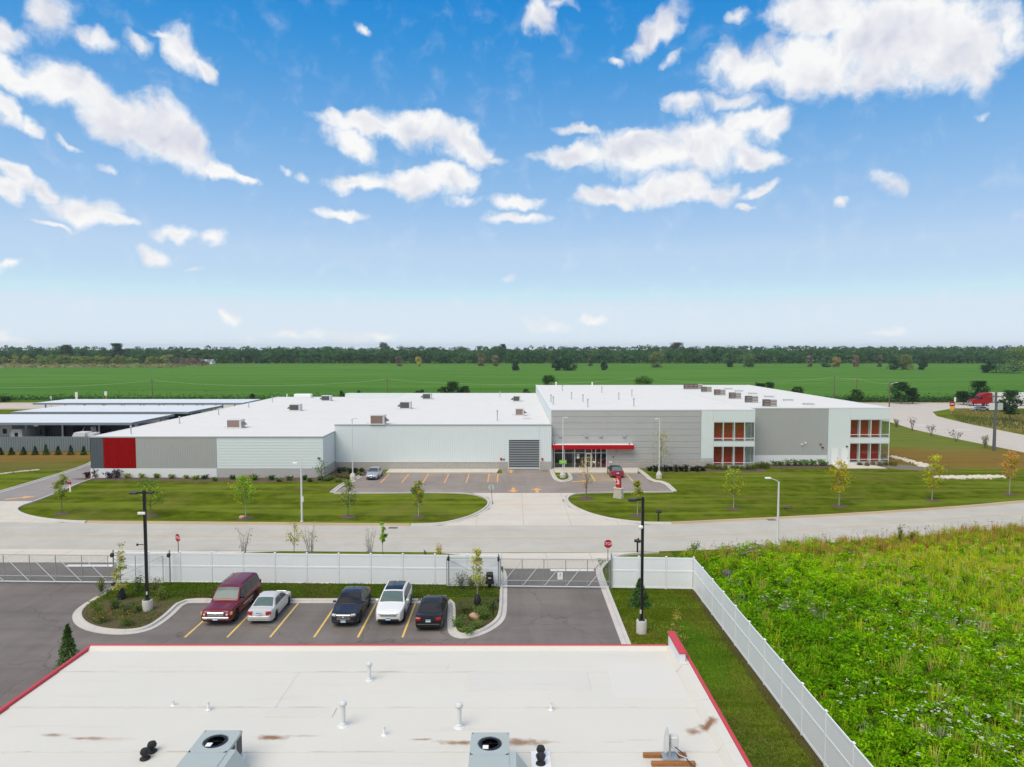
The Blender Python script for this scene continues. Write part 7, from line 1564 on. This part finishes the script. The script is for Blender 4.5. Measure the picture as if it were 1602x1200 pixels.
def tuft(label, px, py, wp, hp, col, group, z=.05, n=150, seed=0):
    x, y = G(px, py, z); h = hp / FOC * y; w = wp / FOC * y; g = np.random.default_rng(int(px * 5 + seed)); b = np.stack([g.normal(size=n) * w * .16, g.normal(size=n) * w * .16, np.zeros(n)], 1)
    V, C = blades(b, h, .55, .03, col, g); return tag(place(quads_mesh('ornamental_grass', V, C), 'ornamental_grass', None, (x, y, z)), label, 'plant', group)
F4 = 'ornamental grasses below the glazed bays'
for i, (px, py, hp) in enumerate([(1109, 733, 8), (1118, 734.5, 8), (1126, 735, 7), (1135, 735.5, 9), (1146, 735, 7), (1153, 736, 8), (1161, 735.5, 7), (1170, 735, 8), (1178, 735.5, 9), (1184, 733, 10), (1192, 733, 11), (1200, 733, 10)]):
    tuft('yellow green tuft of grass below the first glazed bay, %s from the left' % ORD[i], px, py, 11, hp, (.15, .20, .03) if i % 3 else (.20, .23, .04), F4)
F5 = 'leafy plants along the white base right of the first bay'
for i, (px, hp, wp) in enumerate([(1212, 7, 14), (1222, 6, 12), (1233, 8, 14), (1244, 9, 14), (1252, 8, 12), (1262, 9, 15), (1272, 8, 13), (1284, 9, 12), (1290, 6, 12)]):
    px_shrub('broad leaved green plant along the white wall base, %s from the left' % ORD[i], px, 728.5, 728 - hp, wp, (.09, .18, .035), z=.05, n=150, leaf=.15, stems=7, group=F5, mix=(.2, .27, .1))
for i, (px, hp, c) in enumerate([(1345, 5, (.10, .15, .05)), (1356, 6, (.22, .19, .09)), (1366, 6, (.26, .21, .10)), (1376, 7, (.24, .21, .11)), (1385, 6, (.20, .20, .08)), (1399, 9, (.32, .27, .06)), (1394, 7, (.26, .22, .06))]):
    tuft('tan tuft of dry grass below the second glazed bay, %s from the left' % ORD[i], px, 728 + (i % 2), 11, hp, c, F4)
F6 = 'small conifers in front of the blue grey fence'
for i, (px, hp) in enumerate([(1, 10), (18, 10), (37, 11), (55, 12), (72, 14), (91, 12), (111, 13), (131, 12)]):
    x, y = G(px, 711.5); conifer('small dark conifer before the blue grey fence, %s from the left' % ORD[i], x, y, 0, hp / FOC * y * 1.15, 1.15, (.030, .070, .020) if i != 4 else (.05, .12, .02), 320, .16, 30 + i, F6, 'dwarf_conifer', 'shrub')
# shrubs on the bank beside the side road
for i, (px, py, top, w, col, br, lab) in enumerate([(1402, 668.5, 655, 9, (.14, .18, .03), .1, 'small yellow green bush at the building corner by the side road'), (1427, 674.5, 652, 13, (.10, .09, .07), .5, 'bare twiggy bush on the bank, nearest the building'), (1457, 682.5, 664, 14, (.10, .085, .07), .5, 'bare twiggy bush in the middle of the bank'), (1496, 691, 673, 22, (.10, .085, .06), .5, 'wide bare twiggy bush on the bank, nearest the utility pole'), (1541, 700.5, 681, 11, (.22, .24, .09), .2, 'pale green sapling bush beside the utility pole')]):
    px_shrub(lab, px, py, top, w, col, n=90 if br > .3 else 200, leaf=.13, bare=br, stems=10, group='bushes on the bank by the side road')
# bushes and trees behind the building and along the highway
def bushtree(label, px, Y, top, w_px, col, base_z=0, lift=1.35, n=1500, leaf=.27, shape='oval', group='dark bushes along the highway', name='roadside_tree', clumps=22, zc=.25, mix=None):
    x = uy(px, Y); h = P(px, top, Y)[1]; return tree(name, label, 'tree', x, Y, base_z, h, w_px / FOC * Y, h * zc, shape, np.array(col) * lift, n, leaf, clumps, .14, group=group, seed=int(px), mix=mix)
DK = (.034, .075, .018)
for a in [('narrow dark bush behind the left end of the low roof', 394, 214, 617.5, 7, DK), ('small dark bush above the low roof, left of the roof step', 535, 200, 609.5, 7, DK), ('tiny dark bush behind the roof step', 562, 200, 612, 7, DK), ('left bush of three dark ones behind the middle roof', 693, 226, 606, 16, DK), ('tallest bush of three dark ones behind the middle roof', 708.5, 226, 597.5, 20, (.03, .07, .018)), ('right bush of three dark ones behind the middle roof', 725, 226, 605, 16, DK), ('small dark bush left of the three behind the middle roof', 657, 226, 609.5, 11, DK),
    ('dark bush just left of the tall roof corner', 824, 215, 609.5, 11, DK), ('dark rounded bush behind the left rear corner of the tall roof', 859, 215, 588.5, 21, (.035, .075, .018)), ('light green bush behind the middle of the tall roof', 1006, 215, 589, 27, (.06, .13, .025)), ('low dark hedge bush behind the right part of the tall roof', 1190, 224, 598, 14, DK), ('low dark bush right of another behind the tall roof', 1206, 224, 599, 16, DK), ('dark bush near the right slope of the tall roof', 1249, 224, 605.5, 14, DK), ('dark bush at the foot of the cross arm pole', 1340, 218, 610.5, 20, DK), ('tall dark tree mass beside the curved lamp pole', 1411, 219, 599, 28, (.022, .055, .018)), ('smaller dark tree right of the tall mass by the curved lamp', 1429, 219, 608, 17, (.025, .06, .018)),
    ('round dark bush at the roadside left of the red truck', 1510, 216, 613.5, 21, (.022, .05, .018)), ('dark tree standing behind the cab of the red truck', 1534, 224, 597, 25, (.022, .052, .018)), ('dark tree in front of the white truck trailer', 1583, 168, 612, 30, (.028, .06, .018)), ('small dark bush at the left edge by the highway', 5, 226, 621, 14, DK)]:
    bushtree(*a)
H1 = 'scattered trees far out in the green field'
for a in [('small dark bush alone in the field, left of the round pair', 807, 520, 564.5, 9, (.03, .065, .03)), ('left round dark tree of the pair in the field', 871, 520, 562.5, 11, (.028, .06, .03)), ('wider right dark tree of the pair in the field', 889, 520, 560, 23, (.028, .062, .032)), ('small dark bush right of the round pair', 945, 530, 567, 8, (.03, .065, .03)), ('olive rounded tree at the far field edge, right of centre', 1028, 600, 550, 20, (.10, .13, .045)), ('bluish green tree at the far field edge', 1140, 610, 550.5, 16, (.05, .095, .045)), ('pair forming bush of olive green beside the bluish tree', 1171, 610, 554, 20, (.07, .105, .04)), ('small pale tree at the field edge behind the round pair', 924, 640, 554, 9, (.07, .11, .05)),
    ('dark green bush left of a tan bush at the far field edge', 1293, 610, 556, 13, (.05, .09, .045)), ('tan leaved bush at the far field edge', 1309, 615, 559.5, 11, (.20, .17, .06)), ('brown bare tree at the far field edge', 1338, 620, 556, 9, (.15, .11, .07)), ('dark bush of a pair in the right part of the field', 1399, 540, 558, 17, (.04, .08, .04)), ('olive tree of a pair in the right part of the field', 1418, 540, 556.5, 19, (.11, .125, .045)), ('small dark bush right of the olive pair', 1443, 540, 560, 11, (.035, .07, .035)), ('tan bush left of centre at the far field edge', 753, 640, 553, 11, (.13, .12, .06)), ('tan bush with bare twigs right of another at the field edge', 775, 640, 556.5, 10, (.13, .12, .065)), ('reddish dead bush at the field edge left of centre', 624, 640, 558.5, 9, (.12, .10, .075)), ('small yellow bush at the field edge left of centre', 654, 640, 559, 8, (.28, .25, .06)), ('brown twiggy tree at the far field edge under the right cloud', 1266, 620, 556, 8, (.13, .11, .08)), ('slim grey green tree at the far field edge', 1376, 620, 556, 7, (.09, .11, .06)), ('dark green tree clump at the right edge of the field', 1572, 470, 550, 50, (.035, .07, .032)), ('low dark bush left of the clump at the right field edge', 1546, 475, 560, 16, (.03, .062, .03)), ('yellow green tree above the clump at the right field edge', 1592, 520, 544, 30, (.12, .15, .04))]:
    bushtree(*a, group=H1, leaf=.62, n=1300, name='field_tree', zc=.04, lift=1.7)
# the wood along the horizon (one mass), the pale thicket and dead trees at its left
def wood(name, label, rows, col, leaf, seed, nleaf=110, kind='stuff', cat='trees'):
    """many rounded crowns side by side; each crown is a few lobes covered in leaf clumps"""
    g = np.random.default_rng(seed); VV, CC = [], []
    for (Y, xa, xb, sp, h0, h1, wd) in rows:
        for x in np.arange(xa, xb, sp):
            xx = x + g.uniform(-.45, .45) * sp; yy = Y + g.uniform(-6, 6); h = g.uniform(h0, h1) * (1.14 if g.random() < .05 else 1); w = wd * g.uniform(.75, 1.3)
            nl = 5; lc = np.stack([g.uniform(-.32, .32, nl) * w, g.uniform(-.32, .32, nl) * w, h * g.uniform(.28, .74, nl)], 1); lc[0] = (0, 0, h * .70); lr = np.stack([w * g.uniform(.24, .36, nl)] * 2 + [h * g.uniform(.18, .27, nl)], 1)
            k = g.integers(0, nl, nleaf); d = g.normal(size=(nleaf, 3)); d /= np.linalg.norm(d, axis=1)[:, None]; d[:, 2] = np.abs(d[:, 2]) - .25; d[:, 1] = np.where(g.random(nleaf) < .75, -np.abs(d[:, 1]), d[:, 1])
            p = np.array([xx, yy, 0]) + lc[k] + d * lr[k] * g.uniform(.85, 1.05, (nleaf, 1)); low = g.random(nleaf) < .16; p[low, 2] = g.uniform(.3, h * .35, low.sum()); p[:, 2] = np.clip(p[:, 2], .3, None)
            c = np.array(col) * (1 + g.uniform(-.25, .30)) * np.array([1 + g.uniform(-.15, .25), 1, 1 + g.uniform(-.15, .15)])
            nv = d + g.normal(size=(nleaf, 3)) * .35; nv[:, 2] += .3; nv /= np.linalg.norm(nv, axis=1)[:, None]; u1 = np.cross(nv, g.normal(size=(nleaf, 3))); u1 /= np.linalg.norm(u1, axis=1)[:, None] + 1e-9; u2 = np.cross(nv, u1); L = leaf * g.uniform(.7, 1.3, (nleaf, 1))
            V = np.stack([p - u1 * L, p + u2 * L, p + u1 * L, p - u2 * L], 1); C = np.clip(np.tile(c, (nleaf, 1)) * (1 + g.uniform(-.2, .2, (nleaf, 1))), .002, 1); VV.append(V); CC.append(C)
    return tag(place(quads_mesh(name, np.concatenate(VV), np.concatenate(CC)), name), label, cat, kind=kind)
wood('woodland', 'dark green wood along the whole horizon beyond the field', [(752, -700, 700, 8, 10.5, 14.5, 12), (768, -710, 710, 9, 14, 17.5, 14), (792, -730, 730, 10, 15, 19, 15), (830, -760, 760, 12, 16, 20, 17), (900, -830, 830, 15, 17, 20.5, 19)], (.048, .128, .038), 1.0, 1, 190)
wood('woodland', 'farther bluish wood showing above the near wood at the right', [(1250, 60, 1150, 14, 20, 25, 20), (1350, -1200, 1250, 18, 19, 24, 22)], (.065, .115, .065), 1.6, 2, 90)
wood('thicket', 'pale yellow green thicket in front of the wood at the far left', [(700, -560, -395, 6, 7, 12, 8), (712, -560, -360, 7, 8, 13, 9), (690, -330, -300, 6, 4, 6, 6)], (.185, .235, .050), .8, 3, 130)
wood('thicket', 'greyish brown leafless thicket right of the marshy strip', [(660, -335, -300, 3.5, 8, 12, 4.5), (668, -330, -296, 4, 7, 11, 5)], (.20, .15, .12), .5, 4, 70)
wood('reeds', 'tan reeds and brush along the marshy strip at the far left', [(600, -450, -290, 3.2, 1.2, 2.8, 4), (640, -520, -290, 4, 1.5, 3, 5), (680, -560, -300, 5, 1.5, 3.2, 5)], (.30, .26, .13), .55, 5, 26)
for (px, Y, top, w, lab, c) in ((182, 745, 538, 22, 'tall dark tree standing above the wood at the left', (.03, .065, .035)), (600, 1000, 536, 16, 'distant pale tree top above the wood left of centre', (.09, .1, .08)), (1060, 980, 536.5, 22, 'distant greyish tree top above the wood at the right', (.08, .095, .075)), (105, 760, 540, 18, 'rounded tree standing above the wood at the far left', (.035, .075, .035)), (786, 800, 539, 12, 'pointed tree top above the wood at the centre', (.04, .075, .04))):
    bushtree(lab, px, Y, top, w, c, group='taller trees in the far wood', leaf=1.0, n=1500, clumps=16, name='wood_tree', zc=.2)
g_ = np.random.default_rng(77); N = 26000
# crop edge: the first rows of the soybean field stand up from the ground
px_ = np.stack([g_.uniform(-260, 300, N), 229 + g_.exponential(7, N), g_.uniform(.3, .85, N)], 1); V, C = leaves(px_, .32, np.array((.045, .115, .022)), g_, jit=.4)
tag(place(quads_mesh('crop_rows', V, C), 'crop_rows'), 'leafy front rows of the green field', 'crop', kind='stuff')
N = 9000; px_ = np.stack([g_.uniform(60, 330, N), g_.uniform(224.5, 229.5, N), g_.uniform(.1, 1.5, N) * g_.uniform(.3, 1, N)], 1); V, C = leaves(px_, .36, np.where(g_.random((N, 1)) < .35, np.array((.10, .15, .06)), np.array((.045, .10, .025))), g_, jit=.4)
tag(place(quads_mesh('roadside_weeds', V, C), 'roadside_weeds'), 'pale leafy weeds between highway and field at the right', 'weeds', kind='stuff')
# dry tall grass in the triangle by the side road
N = 9000; ang = g_.uniform(0, 1, N); b = np.stack([g_.uniform(108, 165, N), g_.uniform(140, 196, N), np.zeros(N)], 1); ok = b[:, 0] > 108 + np.clip(b[:, 1] - 165, 0, 99) * .55 - 0 + 1; b = b[ok]; n = len(b); dry = (np.sin(b[:, 0] * .13 + b[:, 1] * .09) > .1)[:, None]
V, C = blades(b, g_.uniform(.3, .9, n), .5, .10, np.where(dry, np.array((.32, .25, .09)), np.array((.13, .16, .035))), g_); tag(place(quads_mesh('tall_grass', V, C), 'tall_grass'), 'dry tall grass on the island between highway and side road', 'grass', kind='stuff')
# pale stones: riprap strip on the lawn, gravel swale by the building, stone line at the far left
def stones(name, label, pts, n, r0, r1, sd, spread):
    g = random.Random(sd); mb = MB()
    for i in range(n):
        f = g.random() * (len(pts) - 1); k = int(f); f -= k; x = pts[k][0] + (pts[k + 1][0] - pts[k][0]) * f + g.gauss(0, spread); y = pts[k][1] + (pts[k + 1][1] - pts[k][1]) * f + g.gauss(0, spread * 1.0); r_ = g.uniform(r0, r1); mb.blob((x, y, r_ * .35), (r_, r_ * g.uniform(.7, 1), r_ * .65), 5, .25, sd + i)
    return tag(mb.build(name, 'gravel'), label, 'stones', kind='stuff')
stones('riprap', 'strip of white rubble stones across the right lawn', gp((1470, 748), (1500, 748), (1530, 747.5), (1565, 747)), 420, .12, .34, 1, .34)
stones('gravel', 'pale gravel swale running from the second bay to the lawn', gp((1396, 714.5), (1415, 720), (1435, 725), (1452, 729), (1440, 730)), 330, .10, .26, 2, .40)
stones('gravel', 'thin line of pale stones in the grass at the far left', gp((0, 742), (30, 738.5), (62, 735.5)), 150, .08, .18, 3, .10)

# ---------------------------------------------------------------- the weedy field beyond the white fence
sheet('meadow_ground', [(13.85, 18), (80, 18), (80, 76)] + [p for p in offset(ROAD, -RW - .5)[::-1] if 17 < p[0] < 78] + [(14.2, 60.2)], 0.012, g_meadow)
rdx = np.array([p[0] for p in ROAD]); rdy = np.array([p[1] for p in offset(ROAD, -RW)])
rdx2 = np.array([p[0] for p in offset(ROAD, -RW)])
def field_noise(x, y, s, ph):
    return (np.sin(x * s + ph + 1.3 * np.sin(y * s * .7 + ph)) + np.sin(y * s * 1.1 + 2.1 * ph + 1.1 * np.sin(x * s * .8)) + .6 * np.sin((x + y) * s * 2.3 + ph * 3)) / 2.6
gm = np.random.default_rng(5)
def meadow_spots(n):
    x = gm.uniform(14.3, 66, n * 2); y = gm.uniform(21, 76, n * 2)
    lim = np.interp(x, rdx2, rdy) - .4 - np.clip(24 - x, 0, 10) * .16 * 1.0
    ok = (y < lim) & (x < 16 + y * .80)          # what could be seen from here and a step aside
    # fewer plants with distance, as they shrink
    ok &= gm.random(n * 2) < np.clip(34 / y, .35, 1)
    return x[ok][:n], y[ok][:n]
VV, CC = [], []
PAL = np.array([(.150, .350, .003), (.235, .480, .004), (.310, .560, .005), (.400, .580, .006), (.520, .590, .012), (.440, .380, .04)])
x, y = meadow_spots(21000); n = len(x)
f1 = field_noise(x, y, .20, 1.0); f2 = field_noise(x, y, .42, 4.0); f3 = field_noise(x, y, .9, 2.0)
edge = np.clip((y - (np.interp(x, rdx2, rdy) - 7)) / 6, 0, 1); right = np.clip((x - 27 + (y - 45) * .5) / 16, 0, 1)
mound = np.clip(field_noise(x, y, 2.1, 7.0) + .4 * field_noise(x, y, 3.7, 3.0), -1, 1)
hgt = (.60 + .24 * f2 + .12 * f3 + .26 * mound + gm.uniform(-.12, .15, n)) * (1 - .3 * right); hgt = np.clip(hgt * 1.12, .22, 1.6)
# leafy weeds: whorls of leaves up a stem
m = 32
kind = np.where(gm.random(n) < .045 + .50 * right + .32 * edge, 1, 0)          # 0 leafy, 1 grassy
lx = np.flatnonzero(kind == 0); k = len(lx); q = gm.uniform(.12, 1, (k, m)) ** .6; a = gm.uniform(0, 2 * np.pi, (k, m)); r_ = (.10 + .17 * gm.random((k, m))) * (1.25 - .55 * q)
p = np.stack([x[lx][:, None] + r_ * np.cos(a), y[lx][:, None] + r_ * np.sin(a), hgt[lx][:, None] * q], 2).reshape(-1, 3)
tone = np.clip(1.1 + 1.3 * f1[lx] + .8 * f2[lx] + .9 * mound[lx] + gm.normal(size=k) * .7 + 1.6 * right[lx], 0, 5).astype(int)
c = PAL[tone] * (1 + gm.uniform(-.25, .25, (k, 1))); c = np.repeat(c, m, 0); V, C = leaves(p, .088, c, gm, aspect=.45, up=.7, jit=.26); VV.append(V); CC.append(C)
# grasses
gx = np.flatnonzero(kind == 1); k = len(gx); m2 = 16; b = np.stack([x[gx][:, None] + gm.normal(size=(k, m2)) * .10, y[gx][:, None] + gm.normal(size=(k, m2)) * .10, np.zeros((k, m2))], 2).reshape(-1, 3)
gt = gm.random(k); cg = np.where((gt < .24 + .34 * edge[gx])[:, None], np.array((.62, .52, .15)), np.where((gt < .80)[:, None], np.array((.56, .60, .03)), np.array((.28, .45, .014)))); cg = np.where(((edge[gx] > .25) & (gt < .5))[:, None], np.array((.52, .34, .08)), cg)
V, C = blades(b, np.repeat(hgt[gx] * 1.25 + .1, m2), .5, .022, np.repeat(cg, m2, 0), gm); VV.append(V); CC.append(C)
V, C = np.concatenate(VV), np.concatenate(CC)
tag(place(quads_mesh('weeds', V, C), 'weeds'), 'dense bright green and yellow weeds beyond the white fence', 'weeds', kind='stuff')
# seed heads, grey thistles and white flower heads
def patchy(x, y, centres): 
    w = np.zeros(len(x))
    for (px, py, r_) in centres: cx, cy = G(px, py, .8); w = np.maximum(w, np.exp(-((x - cx) ** 2 + (y - cy) ** 2) / r_ ** 2))
    return w
x, y = meadow_spots(9000); wf = patchy(x, y, [(1430, 985, 2.6), (1480, 965, 2.2), (1510, 975, 2.4), (1425, 1012, 1.4), (1155, 858, 2.6), (1140, 852, 2.2), (1260, 950, 1.8), (1500, 1130, 2.4), (1540, 1160, 2.0), (1480, 1095, 1.4), (1435, 935, 1.4), (1240, 945, 1.6), (1560, 900, 1.8), (1400, 895, 1.2), (1540, 860, 1.4), (1345, 1100, 1.2), (1600, 1050, 1.6), (1330, 870, 1.4)]); keep = gm.random(len(x)) < wf * .34 + .006; x, y = x[keep], y[keep]; n = len(x)
z = gm.uniform(.75, 1.25, n); m = 5; p = np.stack([x[:, None] + gm.normal(size=(n, m)) * .07, y[:, None] + gm.normal(size=(n, m)) * .07, z[:, None] + gm.uniform(-.02, .02, (n, m))], 2).reshape(-1, 3); d = np.zeros((len(p), 4, 3)); r0 = .052
for i, (a_, b_) in enumerate(((1, 0), (0, 1), (-1, 0), (0, -1))): d[:, i] = p + np.array([a_ * r0, b_ * r0, 0.004 * i])
Vf, Cf = d, np.tile(np.array((.86, .86, .74)), (len(p), 1)); Vs, Cs = blades(np.stack([x, y, np.zeros(n)], 1), z, .05, .009, np.array((.10, .15, .04)), gm)
V, C = fuse((Vf, Cf), (Vs, Cs)); tag(place(quads_mesh('wildflowers', V, C), 'wildflowers'), 'white flower heads scattered over the weedy field', 'flowers', kind='stuff')
x, y = meadow_spots(7000); wf = patchy(x, y, [(1500, 985, 3.0), (1240, 945, 2.4), (1480, 1110, 2.6), (1530, 1150, 2.6), (1140, 905, 1.6), (1345, 895, 1.8), (1340, 890, 1.6), (1150, 935, 1.4)]); keep = gm.random(len(x)) < wf * .22; x, y = x[keep], y[keep]; n = len(x); m = 16
b = np.stack([x[:, None] + gm.normal(size=(n, m)) * .14, y[:, None] + gm.normal(size=(n, m)) * .14, gm.uniform(.2, .6, (n, m))], 2).reshape(-1, 3); V, C = blades(b, .55, .6, .014, np.array((.33, .34, .20)), gm); tag(place(quads_mesh('thistles', V, C), 'thistles'), 'grey green wispy stalks in patches of the weedy field', 'weeds', kind='stuff')
x, y = meadow_spots(9000); ed = y - (np.interp(x, rdx2, rdy) - 6.0); wf = np.clip(ed / 3, 0, 1) * .7 * (x > 15) + patchy(x, y, [(1430, 1000, 1.0), (1475, 1004, 1.0), (1200, 890, 2.2), (1450, 1060, 1.8), (1510, 1070, 2.0), (1580, 1170, 1.4), (1440, 960, 2.0), (1500, 960, 2.4)]) * .30; keep = gm.random(len(x)) < wf; x, y = x[keep], y[keep]; n = len(x); zz = gm.uniform(.8, 1.45, n)
Vs, Cs = blades(np.stack([x, y, np.zeros(n)], 1), zz, .12, .012, np.array((.22, .15, .06)), gm); m = 7; p = np.stack([x[:, None] + gm.normal(size=(n, m)) * .06, y[:, None] + gm.normal(size=(n, m)) * .06, zz[:, None] * gm.uniform(.72, 1.02, (n, m))], 2).reshape(-1, 3)
cs = np.where((gm.random(n) < .55)[:, None], np.array((.38, .18, .045)), np.array((.36, .33, .06))); Vl, Cl = leaves(p, .055, np.repeat(cs, m, 0), gm, jit=.3); V, C = fuse((Vs, Cs), (Vl, Cl)); tag(place(quads_mesh('seed_heads', V, C), 'seed_heads'), 'rusty brown dock and grass seed heads along the roadside edge of the weeds', 'weeds', kind='stuff')
# two deadwood heaps and a few single tall weeds one can pick out
x, y = G(1180, 876); u = thing('dead_branches', 'grey fallen branches lying in the weeds near the fence corner', 'branches', (x, y, .45), .3)
for pth, r_ in (([(-1.3, .1, .1), (-.3, 0, .35), (.8, -.2, .2)], .09), ([(-1.0, -.3, .0), (.2, -.5, .12), (1.2, -.4, .05)], .07), ([(.1, .0, .3), (.5, .4, .75), (1.1, .35, .65), (1.5, .1, .3)], .05), ([(-.6, .2, .2), (-.2, .5, .7), (.5, .6, .8), (.9, .5, .5)], .05)): MB().tube(pth, [r_, *[r_ * .8] * (len(pth) - 2), r_ * .5], 6).build('branch', 'wood_dark', u, smooth=True)
x, y = G(1138, 908); u = thing('brush_heap', 'small grey brush heap in the weeds close to the fence', 'branches', (x, y, .35), 1.0)
for k in range(9): a = k * .7; MB().tube([(-.7 * math.cos(a), -.4 * math.sin(a), .05 + .04 * k), (0, 0, .32 + .03 * k), (.7 * math.cos(a + .4), .4 * math.sin(a + .4), .1)], [.03, .04, .02], 5).build('branch', 'wood_dark', u)
for lab, px, py, top, w, col in (('tall bright green weed breaking the road edge, left part', 1087, 872, 846, 16, (.09, .20, .02)), ('tall single green weed against the road, right of the street lamp', 1408, 852, 821, 11, (.13, .2, .03)), ('tall thin weed spike against the road near the lamp', 1427, 850, 831, 9, (.15, .19, .05))):
    px_shrub(lab, px, py, top, w, col, n=260, leaf=.075, stems=8, name='tall_weed', cat='plant')
x, y = G(1451, 858, .9); tag(MB().add([(-.14, 0, 0), (.14, 0, 0), (.14, 0, .16), (-.14, 0, .16), (-.14, .02, 0), (.14, .02, 0), (.14, .02, .16), (-.14, .02, .16)], [(0, 1, 2, 3), (7, 6, 5, 4), (0, 3, 7, 4), (1, 5, 6, 2), (3, 2, 6, 7)]).build('marker_flag', 'sign_red', None, (x, y, .95)), 'tiny red marker flag in the brown weeds near the road', 'flag')
tag(bpy.data.objects['marker_flag']); MB().tube([(0, .01, -.95), (0, .01, 0)], .012, 4).build('stake', 'galv', bpy.data.objects['marker_flag'])
# grass with real blades on the near lawn strip
n = 60000; x = gm.uniform(6.9, 13.55, n); y = gm.uniform(24, 58, n); gk = gm.random(n) > np.clip((x - 13.05) / .5, 0, .85) * (y < 50); x, y = x[gk], y[gk]; n = len(x); ok = ~((x < 7.8) & (y < 30.7)) & (x > np.where(y > 30.7, 7.35, 7.75)); x, y = x[ok], y[ok]; n = len(x); brt = np.exp(-((x - 11.3) / 1.5) ** 2 - ((y - 38) / 7) ** 2)[:, None]; ff = field_noise(x, y, .45, 2.0) + .5 * field_noise(x, y, 1.1, 5.0) + gm.normal(size=n) * .3
cg = np.where((ff > .75)[:, None], np.array((.22, .185, .04)), np.where((ff > -.15)[:, None], np.array((.145, .19, .012)), np.array((.085, .175, .008)))); cg = cg * (1 - .6 * brt) + np.array((.105, .27, .012)) * .6 * brt; V, C = blades(np.stack([x, y, np.zeros(n)], 1), gm.uniform(.05, .12, n), .9, .018, cg, gm); tag(place(quads_mesh('grass', V, C), 'grass'), 'short mown grass between the near building and the side fence', 'grass', kind='stuff')

def inside(x, y, poly):
    r_ = np.zeros(len(x), bool); j = len(poly) - 1
    for i in range(len(poly)):
        (xi, yi), (xj, yj) = poly[i], poly[j]; c_ = ((yi > y) != (yj > y)) & (x < (xj - xi) * (y - yi) / (yj - yi + 1e-12) + xi); r_ ^= c_; j = i
    return r_
isl = k_lot + [(-1.0, 52.0), (-30.6, 52.4)]; cxy = np.array(isl).mean(0)
x = np.concatenate([gm.uniform(-32.5, -21.5, 9000), gm.uniform(-4.2, -.7, 4500)]); y = np.concatenate([gm.uniform(41, 49.6, 9000), gm.uniform(41, 50, 4500)])
kp = inside(x, y, isl) & inside(x + .12, y - .12, isl) & inside(x - .12, y - .12, isl) & (field_noise(x, y, 1.3, 3.0) + gm.normal(size=len(x)) * .25 > .0); x, y = x[kp], y[kp]; n = len(x)
cg = np.where((gm.random(n) < .25)[:, None], np.array((.22, .19, .06)), np.where((gm.random(n) < .5)[:, None], np.array((.12, .22, .02)), np.array((.08, .15, .02))))
V, C = leaves(np.stack([x, y, .14 + gm.uniform(.0, .14, n)], 1), .06, cg, gm, up=.8); tag(place(quads_mesh('ground_cover', V, C), 'ground_cover'), 'low green ground cover and weeds in the planted islands of the near lot', 'ground cover', kind='stuff')
n = 26000; x = gm.uniform(-30.3, -1.0, n); y = gm.uniform(48.6, 51.6, n) ; cg = np.where((field_noise(x, y, .8, 2.0) + gm.normal(size=n) * .4 > .5)[:, None], np.array((.19, .17, .04)), np.where((gm.random(n) < .5)[:, None], np.array((.12, .19, .012)), np.array((.075, .15, .01))))
V, C = blades(np.stack([x, y, np.full(n, .13)], 1), gm.uniform(.05, .14, n), .9, .02, cg, gm); tag(place(quads_mesh('grass', V, C), 'grass'), 'rough grass strip between the parked cars and the white fence', 'grass', kind='stuff')

# ================================================================ air: thin summer haze round the whole scene
hz = MB().box(-2900, 2900, -500, 4500, -1.0, 34.0)
m = bpy.data.materials.new('haze'); m.use_nodes = True; t = m.node_tree; t.nodes.clear()
o = nd(t, 'ShaderNodeOutputMaterial'); pv = nd(t, 'ShaderNodeVolumePrincipled'); pv.inputs['Color'].default_value = (0.80, 0.88, 0.95, 1); pv.inputs['Density'].default_value = 0.00011; pv.inputs['Anisotropy'].default_value = 0.2
link(t, pv.outputs[0], o.inputs['Volume'])
MT['haze'] = m
tag(hz.build('haze', 'haze'), 'thin pale summer haze over the fields', 'haze', kind='stuff')
